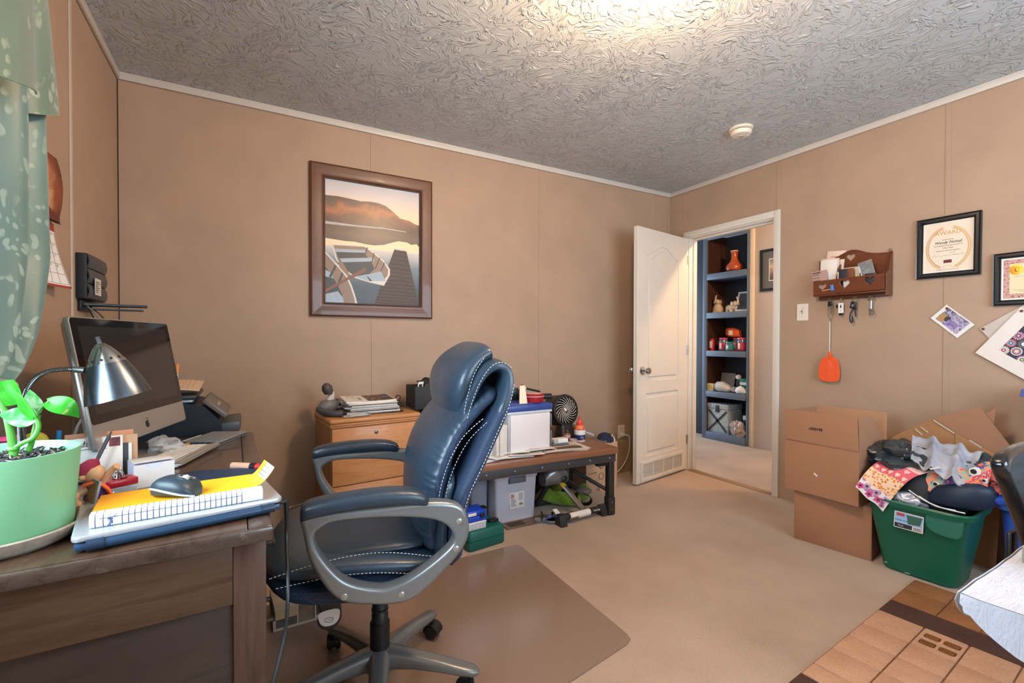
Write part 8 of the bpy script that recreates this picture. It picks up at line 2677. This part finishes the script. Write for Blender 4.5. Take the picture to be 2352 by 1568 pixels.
def bilin(A, B, C_, D, fn=None):
    """A back-left, B front-left, C front-right, D back-right; u left-right, v front-back."""
    A, B, C_, D = Vector(A), Vector(B), Vector(C_), Vector(D)

    def f(u, v):
        p = B * (1 - u) * (1 - v) + C_ * u * (1 - v) + A * (1 - u) * v + D * u * v
        return p + (fn(u, v) if fn else Vector((0, 0, 0)))
    return f


CL = 'clothes and bags in the green bin'
one('inner_clothes', crumple(0.155, 0.155, 0.135, 12.0, 0.25, 26), M('charcoal_cloth', '#2a2e33', 0.85), 'dark clothes filling the green bin under the other things', 'clothing', T(2.90, 0.985, 0.285), CL)
BAGM = M('garbage_bag', '#343a3e', 0.22, bump=0.7, bs=22)
one('garbage_bag', crumple(0.12, 0.15, 0.075, 2.7, 0.5, 56), BAGM, 'glossy black garbage bag at the back left of the clothes heap', 'bag', T(2.885, 1.085, 0.475), CL)
one('garbage_bag', crumple(0.12, 0.12, 0.07, 8.2, 0.5, 56), BAGM, 'black garbage bag showing at the right of the clothes heap', 'bag', T(2.965, 0.80, 0.462), CL)


def folds(a, b, s, ax=0.3):
    return lambda u, v: Vector((ax * a * math.sin(u * b + v * 3 + s), 0, a * math.sin(u * b + v * 2.3 + s) + a * 0.6 * math.sin(v * b * 0.8 + 2 * u + s)))


g = G().grid(bilin((2.93, 1.06, 0.645), (2.77, 1.01, 0.545), (2.75, 0.815, 0.490), (2.96, 0.805, 0.615), lambda u, v: Vector((0, 0, 0.030 * math.sin(PI * u) * math.sin(PI * v))) + folds(0.012, 17, 0.4)(u, v) + folds(0.006, 31, 2.0)(u, v)), 48, 36, 0, None, 0.004)
one('grey_shirt', g, mat_multi('faded_grey_shirt', ['#b4b0b6', '#8f929c', '#c3bdc0'], 5, 0.85, 0.5), 'pale grey crumpled shirt on top of the clothes heap', 'shirt', group=CL)
# patchwork cloth: four printed bands
PK = [mat_dots('grey_flower_print', '#e2ddde', '#b4769a', 34, 0.36, '#4a4450', 0.85), mat_dots('orange_flower_print', '#e9c8a8', '#dd8436', 80, 0.40, '#5a6a2e', 0.85), M('pink_cloth', '#dd5f70', 0.85), mat_dots('pale_pink_print', '#efc0bd', '#e59a9c', 45, 0.16, None, 0.85)]
pf = bilin((2.86, 1.115, 0.548), (2.665, 1.195, 0.385), (2.680, 1.083, 0.300), (2.80, 0.935, 0.520), lambda u, v: Vector((-0.020 * math.sin(PI * v) , 0, 0.045 * math.sin(PI * v) * (0.7 + 0.3 * u))) + folds(0.004, 9, 1.0)(u, v))
t = thing('patchwork_cloth', 'patchwork cloth with hearts and flowers hanging over the bin corner', 'cloth', group=CL)
for k_, (v0, v1) in enumerate(((0.0, 0.20), (0.20, 0.48), (0.48, 0.76), (0.76, 1.0))):
    G().grid(lambda u, v: pf(u, v0 + (v1 - v0) * v), 18, 7, 0, None, 0.003).build('patch', PK[k_], t)
g = G()
rnd = random.Random(3)
for r_ in range(2):
    for c_ in range(5):
        u0, v0 = 0.10 + 0.20 * c_ + 0.08 * r_, 0.545 + 0.14 * r_
        if u0 > 0.94:
            continue
        hp = heart(0, 0, 1.0)
        sc = 0.070
        pts = [pf(min(0.99, max(0.01, u0 + p[0] * sc * 0.9)), v0 + p[1] * sc * 0.75) for p in hp]
        nrm = (pf(u0 + 0.02, v0) - pf(u0, v0)).cross(pf(u0, v0 + 0.02) - pf(u0, v0)).normalized()
        if nrm.x > 0:
            nrm = -nrm
        c0 = pf(u0, v0)
        g.add([c0 + nrm * 0.0012] + [p + nrm * 0.0012 for p in pts], [(0, i + 1, (i + 1) % len(pts) + 1) for i in range(len(pts))])
g.build('heart_print', mat_dots('heart_cream', '#ecd2b8', '#c98a5e', 160, 0.3, None, 0.85), t, smooth=False)
g = G()
for c_ in range(6):
    u0, v0 = 0.10 + 0.16 * c_, 0.07 + 0.07 * (c_ % 2)
    c0 = pf(u0, v0)
    du, dv = (pf(u0 + 0.02, v0) - c0).normalized(), (pf(u0, v0 + 0.02) - c0)
    nrm = du.cross(dv).normalized()
    if nrm.x > 0:
        nrm = -nrm
    dv = nrm.cross(du)
    for rr, m, lift in ((0.015, c_ % 2, 0.0012), (0.006, 2, 0.0018)):
        pts = [c0 + nrm * lift + (du * math.cos(a) + dv * math.sin(a)) * rr * (1 + 0.18 * math.cos(5 * a)) for a in [2 * PI * i / 20 for i in range(20)]]
        g.add(pts, [tuple(range(20))], m)
g.build('flower_print', [M('flower_pink', '#d04a86', 0.85), M('flower_mauve', '#b98fb4', 0.85), M('flower_dark', '#3c2f3c', 0.85)], t, smooth=False)
# bright printed cloth
g = G().grid(bilin((2.86, 0.955, 0.545), (2.755, 0.955, 0.420), (2.765, 0.745, 0.470), (2.86, 0.725, 0.580), lambda u, v: Vector((0, 0, 0.035 * math.sin(PI * v))) + folds(0.014, 12, 2.0)(u, v)), 28, 18, 0, None, 0.004)
t = thing('bright_print_cloth', 'coral, purple and green printed cloth folded over the dark bag in the bin', 'cloth', group=CL)
g.build('cloth', mat_multi('coral_print', ['#f0805e', '#6d4a9a', '#8fae9a', '#ef8f70', '#c94a5e', '#a9bfae', '#e86a4e'], 11, 0.8, 1.4), t)
g = G()
for p, r in (((2.802, 0.79, 0.548), 0.020), ((2.780, 0.915, 0.462), 0.014), ((2.785, 0.752, 0.520), 0.011)):
    X = T(*p) @ Matrix.Rotation(R(-90), 4, 'Y') @ RX(0)
    g.lathe([(0, -0.02), (r, -0.02), (r, 0.003), (0, 0.004)], 16, 0, X)
    g.lathe([(0, 0.004), (r * 0.55, 0.004), (r * 0.55, 0.0055), (0, 0.006)], 14, 1, X @ T(0.002, 0.003, 0))
g.build('dot_print', [PAPER, INK], t)
NVB = M('navy_nylon', '#15283f', 0.5, bump=0.12, bs=150)
g = G().loft([((2.790, 0.945, 0.400), (0.035, 0, 0.01), (0, 0, 0.025), 2.4, 0), ((2.785, 0.905, 0.415), (0.055, 0, 0.0), (0, 0, 0.050), 2.6, 0), ((2.785, 0.84, 0.430), (0.060, 0, 0.0), (0, 0, 0.058), 2.8, 0), ((2.790, 0.77, 0.445), (0.055, 0, 0.0), (0, 0, 0.060), 2.8, 0), ((2.80, 0.735, 0.450), (0.04, 0, 0.0), (0, 0, 0.050), 2.6, 0), ((2.80, 0.715, 0.450), (0.015, 0, 0), (0, 0, 0.025), 2, 0)], 22)
one('navy_bag', g, NVB, 'plump navy blue bag wedged at the front right of the green bin', 'bag', group=CL)
t = thing('wire_hanger', 'white wire hanger poking out over the front rim of the bin', 'hanger', group=CL)
G().tube(smooth_pts([(2.745, 1.005, 0.415), (2.725, 0.945, 0.392), (2.722, 0.88, 0.376), (2.735, 0.80, 0.372)], 6, False), 0.003, 8).build('wire', PAPER, t)
G().tube(smooth_pts([(2.74, 0.965, 0.40), (2.722, 0.90, 0.377), (2.73, 0.83, 0.376)], 6, False), 0.003, 8).build('wire', PAPER, t)
one('printed_bag', crumple(0.035, 0.075, 0.03, 5.5, 0.4, 20), mat_multi('white_print_bag', ['#dcdde2', '#8d93a0', '#e6e4e6', '#4a5060'], 16, 0.4), 'white printed plastic bag just inside the front rim of the bin', 'bag', T(2.745, 1.015, 0.345), CL)
one('red_foil_bag', crumple(0.05, 0.055, 0.05, 3.9, 0.6, 24), mat_multi('red_foil', ['#8e2f34', '#d07a72', '#a8404a', '#e0aaa0'], 24, 0.2, 1.0), 'shiny red foil bag at the right end of the green bin', 'bag', T(2.83, 0.695, 0.475), CL)
one('blue_packet', crumple(0.05, 0.05, 0.03, 1.9, 0.4, 18), BLUE, 'bright blue packet under the red foil bag', 'packet', T(2.83, 0.685, 0.425), CL)
one('tag_card', G().box(-0.02, -0.014, 0, 0.02, 0.014, 0.0015), PAPER, 'small white care card lying on the clothes heap', 'card', T(2.765, 0.915, 0.540) @ RZ(-60) @ RY(-20))

# blue totes beyond the bin
t = thing('blue_tote', 'blue plastic tote with lid on the floor right of the green bin', 'storage bin', T(3.045, 0.27, 0))
LB = M('tote_blue', '#3d5fc4', 0.4)


def tote(t, w, d, h):
    G().rings([[(x, y, 0.0) for x, y in rrect(0.025, 0.03, w - 0.025, d - 0.03, 0.03, 4)], [(x, y, h - 0.02) for x, y in rrect(0.008, 0.01, w - 0.008, d - 0.01, 0.03, 4)]]).build('tub', LB, t)
    G().rings([[(x, y, z) for x, y in rrect(-o, -o, w + o, d + o, 0.035, 4)] for z, o in ((h - 0.04, 0.003), (h - 0.038, 0.006), (h - 0.008, 0.0), (h, -0.012))]).build('lid', M('tote_lid_blue', '#5674cf', 0.4), t)


tote(t, 0.25, 0.515, 0.385)
t = thing('plain_carton', 'closed carton standing on the floor-level blue tote beside the wall', 'box', T(3.08, 0.20, 0.3855))
carton(t, 0.21, 0.45, 0.23, False)
t = thing('blue_tote', 'upper blue tote with rim at the right photo edge, on a carton', 'storage bin', T(3.07, 0.22, 0.621))
tote(t, 0.235, 0.500, 0.295)

# ------------------------------------------------------------------ black chair at the table
X = T(1.995, 0.455, 0) @ RZ(0)
t = thing('mesh_chair', 'black task chair with perforated back and glossy rim behind the white-covered table', 'chair', X)
out = smooth_pts([(-0.222, 0.780, 0), (-0.205, 0.812, 0), (-0.13, 0.826, 0), (0.0, 0.830, 0), (0.13, 0.826, 0), (0.205, 0.812, 0), (0.222, 0.780, 0), (0.200, 0.70, 0), (0.150, 0.60, 0), (0.07, 0.50, 0), (0.0, 0.485, 0), (-0.07, 0.50, 0), (-0.118, 0.600, 0), (-0.175, 0.700, 0)], 5)
op = [(p.x, p.y) for p in out]
cx_, cy_ = 0.0, 0.66
inn = [(cx_ + (a - cx_) * 0.83, cy_ + (b - cy_) * 0.86) for a, b in op]
LEAN = T(0, 0, 0.80) @ RX(-7.6) @ T(0, 0, -0.80)
RIM = M('chair_rim_gloss', '#15181b', 0.18, coat=0.5)
G().plate([op, inn], 0.036, 0.012, res=3, X=LEAN @ T(0, 0.018, 0) @ RX(90)).build('back_rim', RIM, t)
G().plate([[(cx_ + (a - cx_) * 0.86, cy_ + (b - cy_) * 0.89) for a, b in op]], 0.018, 0.006, X=LEAN @ T(0, 0.009, 0) @ RX(90)).build('back_panel', mat_mesh('perforated_black', '#2c3338', '#0c0e10', 160), t)
st = []
for i in range(9):
    s = i / 8
    k = max(0.0, 1 - abs(2 * s - 1) ** 4) ** 0.5
    st.append(((0, -0.02 - 0.42 * s, 0.445), (0.05 + 0.17 * k, 0, 0), (0, 0, 0.01 + 0.022 * k), 2.8, 0))
G().loft(st, 22).build('seat', mat_mesh('perforated_black', '#2c3338', '#0c0e10', 160), t)
G().box(-0.03, 0.015, 0.40, 0.03, 0.03, 0.56, 0.006).box(-0.03, -0.2, 0.395, 0.03, 0.03, 0.41, 0.004).build('back_bracket', BLACK, t)
G().cyl((0, -0.22, 0.07), (0, -0.22, 0.42), 0.025, n=14).build('gas_column', BLACK, t)
for k_ in range(5):
    G().box(0.0, -0.022, 0.055, 0.26, 0.022, 0.085, 0.010, X=T(0, -0.22, 0) @ RZ(72 * k_ + 20)).cyl((0.245, -0.012, 0.026), (0.245, 0.012, 0.026), 0.026, n=12, X=T(0, -0.22, 0) @ RZ(72 * k_ + 20)).build('base_leg', BLACK, t)

# ------------------------------------------------------------------ folding table with a white cloth
TX0, TY1, TZ = 0.952, 0.282, 0.738
t = thing('folding_table', 'folding table under a white cloth at the lower right', 'table', T(TX0, TY1, 0) @ RZ(0.8))
G().box(0, -0.62, TZ - 0.03, 1.50, 0, TZ, 0.006).build('tabletop', M('table_white', '#d9d9d8', 0.5), t)
for x, y in ((0.30, -0.08), (0.30, -0.54), (1.25, -0.08), (1.25, -0.54)):
    G().cyl((x, y, 0), (x, y, TZ - 0.03), 0.014, n=10).build('leg', M('leg_grey', '#8a8d90', 0.3, 0.6), t)
CLM = NT('white_table_cloth')
CLM.col(CLM.mix(CLM.ramp(CLM.noise(9, 4, 0.6), [(0.4, 0.0), (0.65, 1.0)]), '#cbccd6', '#bfc1cc'))
CLM.b.inputs['Roughness'].default_value = 0.55
CLM.bump(CLM.math('ADD', CLM.noise(1.0, 4, 0.65, CLM.mapping((10, 42, 10), (0, 0, 0.5)), 0.6), CLM.math('MULTIPLY', CLM.noise(150, 2), 0.1)), 0.55, 0.012)


def drop(y):
    """how far the hem hangs at distance y from the corner."""
    return 0.014 + 0.052 * min(1.0, max(0, (y - 0.004) / 0.065)) ** 0.75


tc = thing('white_tablecloth', 'thin wrinkled white tablecloth with a short overhang at the lower right', 'tablecloth', T(TX0, TY1, TZ) @ RZ(0.8))


def wr(x, y):
    return 0.0030 + 0.0024 * noise.noise(Vector((x * 7, y * 26, 0.3))) + 0.0014 * noise.noise(Vector((x * 22 + 9 * y, y * 15, 4)))


G().grid(lambda u, v: (1.50 * u, -0.62 + 0.62 * v, wr(1.5 * u, -0.62 + 0.62 * v)), 90, 50, 0).build('cloth_top', CLM.m, tc)
G().grid(lambda u, v: (-0.003 - 0.004 * (1 - v) * (1 + math.sin(u * 30)), -0.62 * u, wr(0, -0.62 * u) - drop(0.62 * u) * (1 - v)), 60, 5, 0, None, 0.001).build('side_hem', CLM.m, tc)
G().grid(lambda u, v: (1.5 * u, 0.003 + 0.004 * (1 - v) * (1 + math.sin(u * 50)), wr(1.5 * u, 0) - drop(1.5 * u) * (1 - v)), 80, 5, 0, None, 0.001).build('back_hem', CLM.m, tc)
one('grey_board', G().box(0, -0.22, 0, 0.30, 0, 0.030, 0.003), M('board_taupe', '#8b8a80', 0.6), 'flat grey-beige board lying on the white tablecloth at the photo edge', 'board', T(1.166, 0.268, TZ + 0.005) @ RZ(-6))

# ------------------------------------------------------------------ rug with carved blocks
RGX = frame((2.712, 0.968, 0.0), (-0.997, -0.079, 0), (0.079, -0.997, 0), (0, 0, 1))
t = thing('carved_rug', 'tan and orange shag rug with brown stripes and carved blocks at the lower right', 'rug', RGX)


def pile(name, c1, c2):
    k = NT(name)
    f = k.noise(180, 2, 0.7)
    k.col(k.ramp(k.math('ADD', k.math('MULTIPLY', f, 0.5), k.math('MULTIPLY', k.noise(7, 3), 0.5)), [(0.35, c2), (0.62, c1)]))
    k.b.inputs['Roughness'].default_value = 0.95
    k.bump(k.math('ADD', f, k.noise(110, 2)), 0.5, 0.004)
    return k.m


TANP, ORP, BRP, MOT = pile('tan_pile', '#cfa486', '#bb8f70'), pile('orange_pile', '#9f6c42', '#875831'), pile('brown_pile', '#553a30', '#43291f'), pile('rust_pile', '#8a5528', '#71431d')
G().box(0.0, 0.0, 0.0, 1.62, 0.95, 0.008, 0.002).build('rug_backing', pile('backing_pile', '#94694a', '#835a3d'), t)
us = [(0.004, 0.150), (0.150, 0.302)] + [(0.440 + (0.606 - 0.440) * 0, 0.606), (0.606, 0.739), (0.739, 0.877), (0.877, 1.019), (1.019, 1.105)] + [(1.245, 1.38), (1.38, 1.52), (1.52, 1.615)]
ws = [(0.003, 0.152), (0.152, 0.281), (0.281, 0.412), (0.412, 0.545), (0.545, 0.68), (0.68, 0.81), (0.81, 0.947)]
for i, (u0, u1) in enumerate(us):
    for j, (w0, w1) in enumerate(ws):
        m = ORP if i < 2 else TANP
        if i == 2 and j == 1:
            G().plate([rrect(u0 + 0.002, w0 + 0.002, u1 - 0.002, w1 - 0.002, 0.006, 2)] + [rrect(u0 + 0.034 + a * 0.060, w0 + 0.014 + b * 0.056, u0 + 0.034 + a * 0.060 + 0.042, w0 + 0.014 + b * 0.056 + 0.046, 0.009, 3) for a in (0, 1) for b in (0, 1)], 0.010, 0.003, X=T(0, 0, 0.004)).build('pile_block', m, t)
            for a in (0, 1):
                for b in (0, 1):
                    G().box(u0 + 0.036 + a * 0.060, w0 + 0.016 + b * 0.056, 0.004, u0 + 0.036 + a * 0.060 + 0.038, w0 + 0.016 + b * 0.056 + 0.042, 0.0125, 0.003).build('rust_window', MOT, t)
            continue
        G().box(u0 + 0.0015, w0 + 0.0015, 0.004, u1 - 0.0015, w1 - 0.0015, 0.014, 0.005).build('pile_block', m, t)
for u0, u1 in ((0.304, 0.438), (1.107, 1.243)):
    G().box(u0, 0.003, 0.004, u1, 0.947, 0.0135, 0.0045).build('brown_stripe', BRP, t)
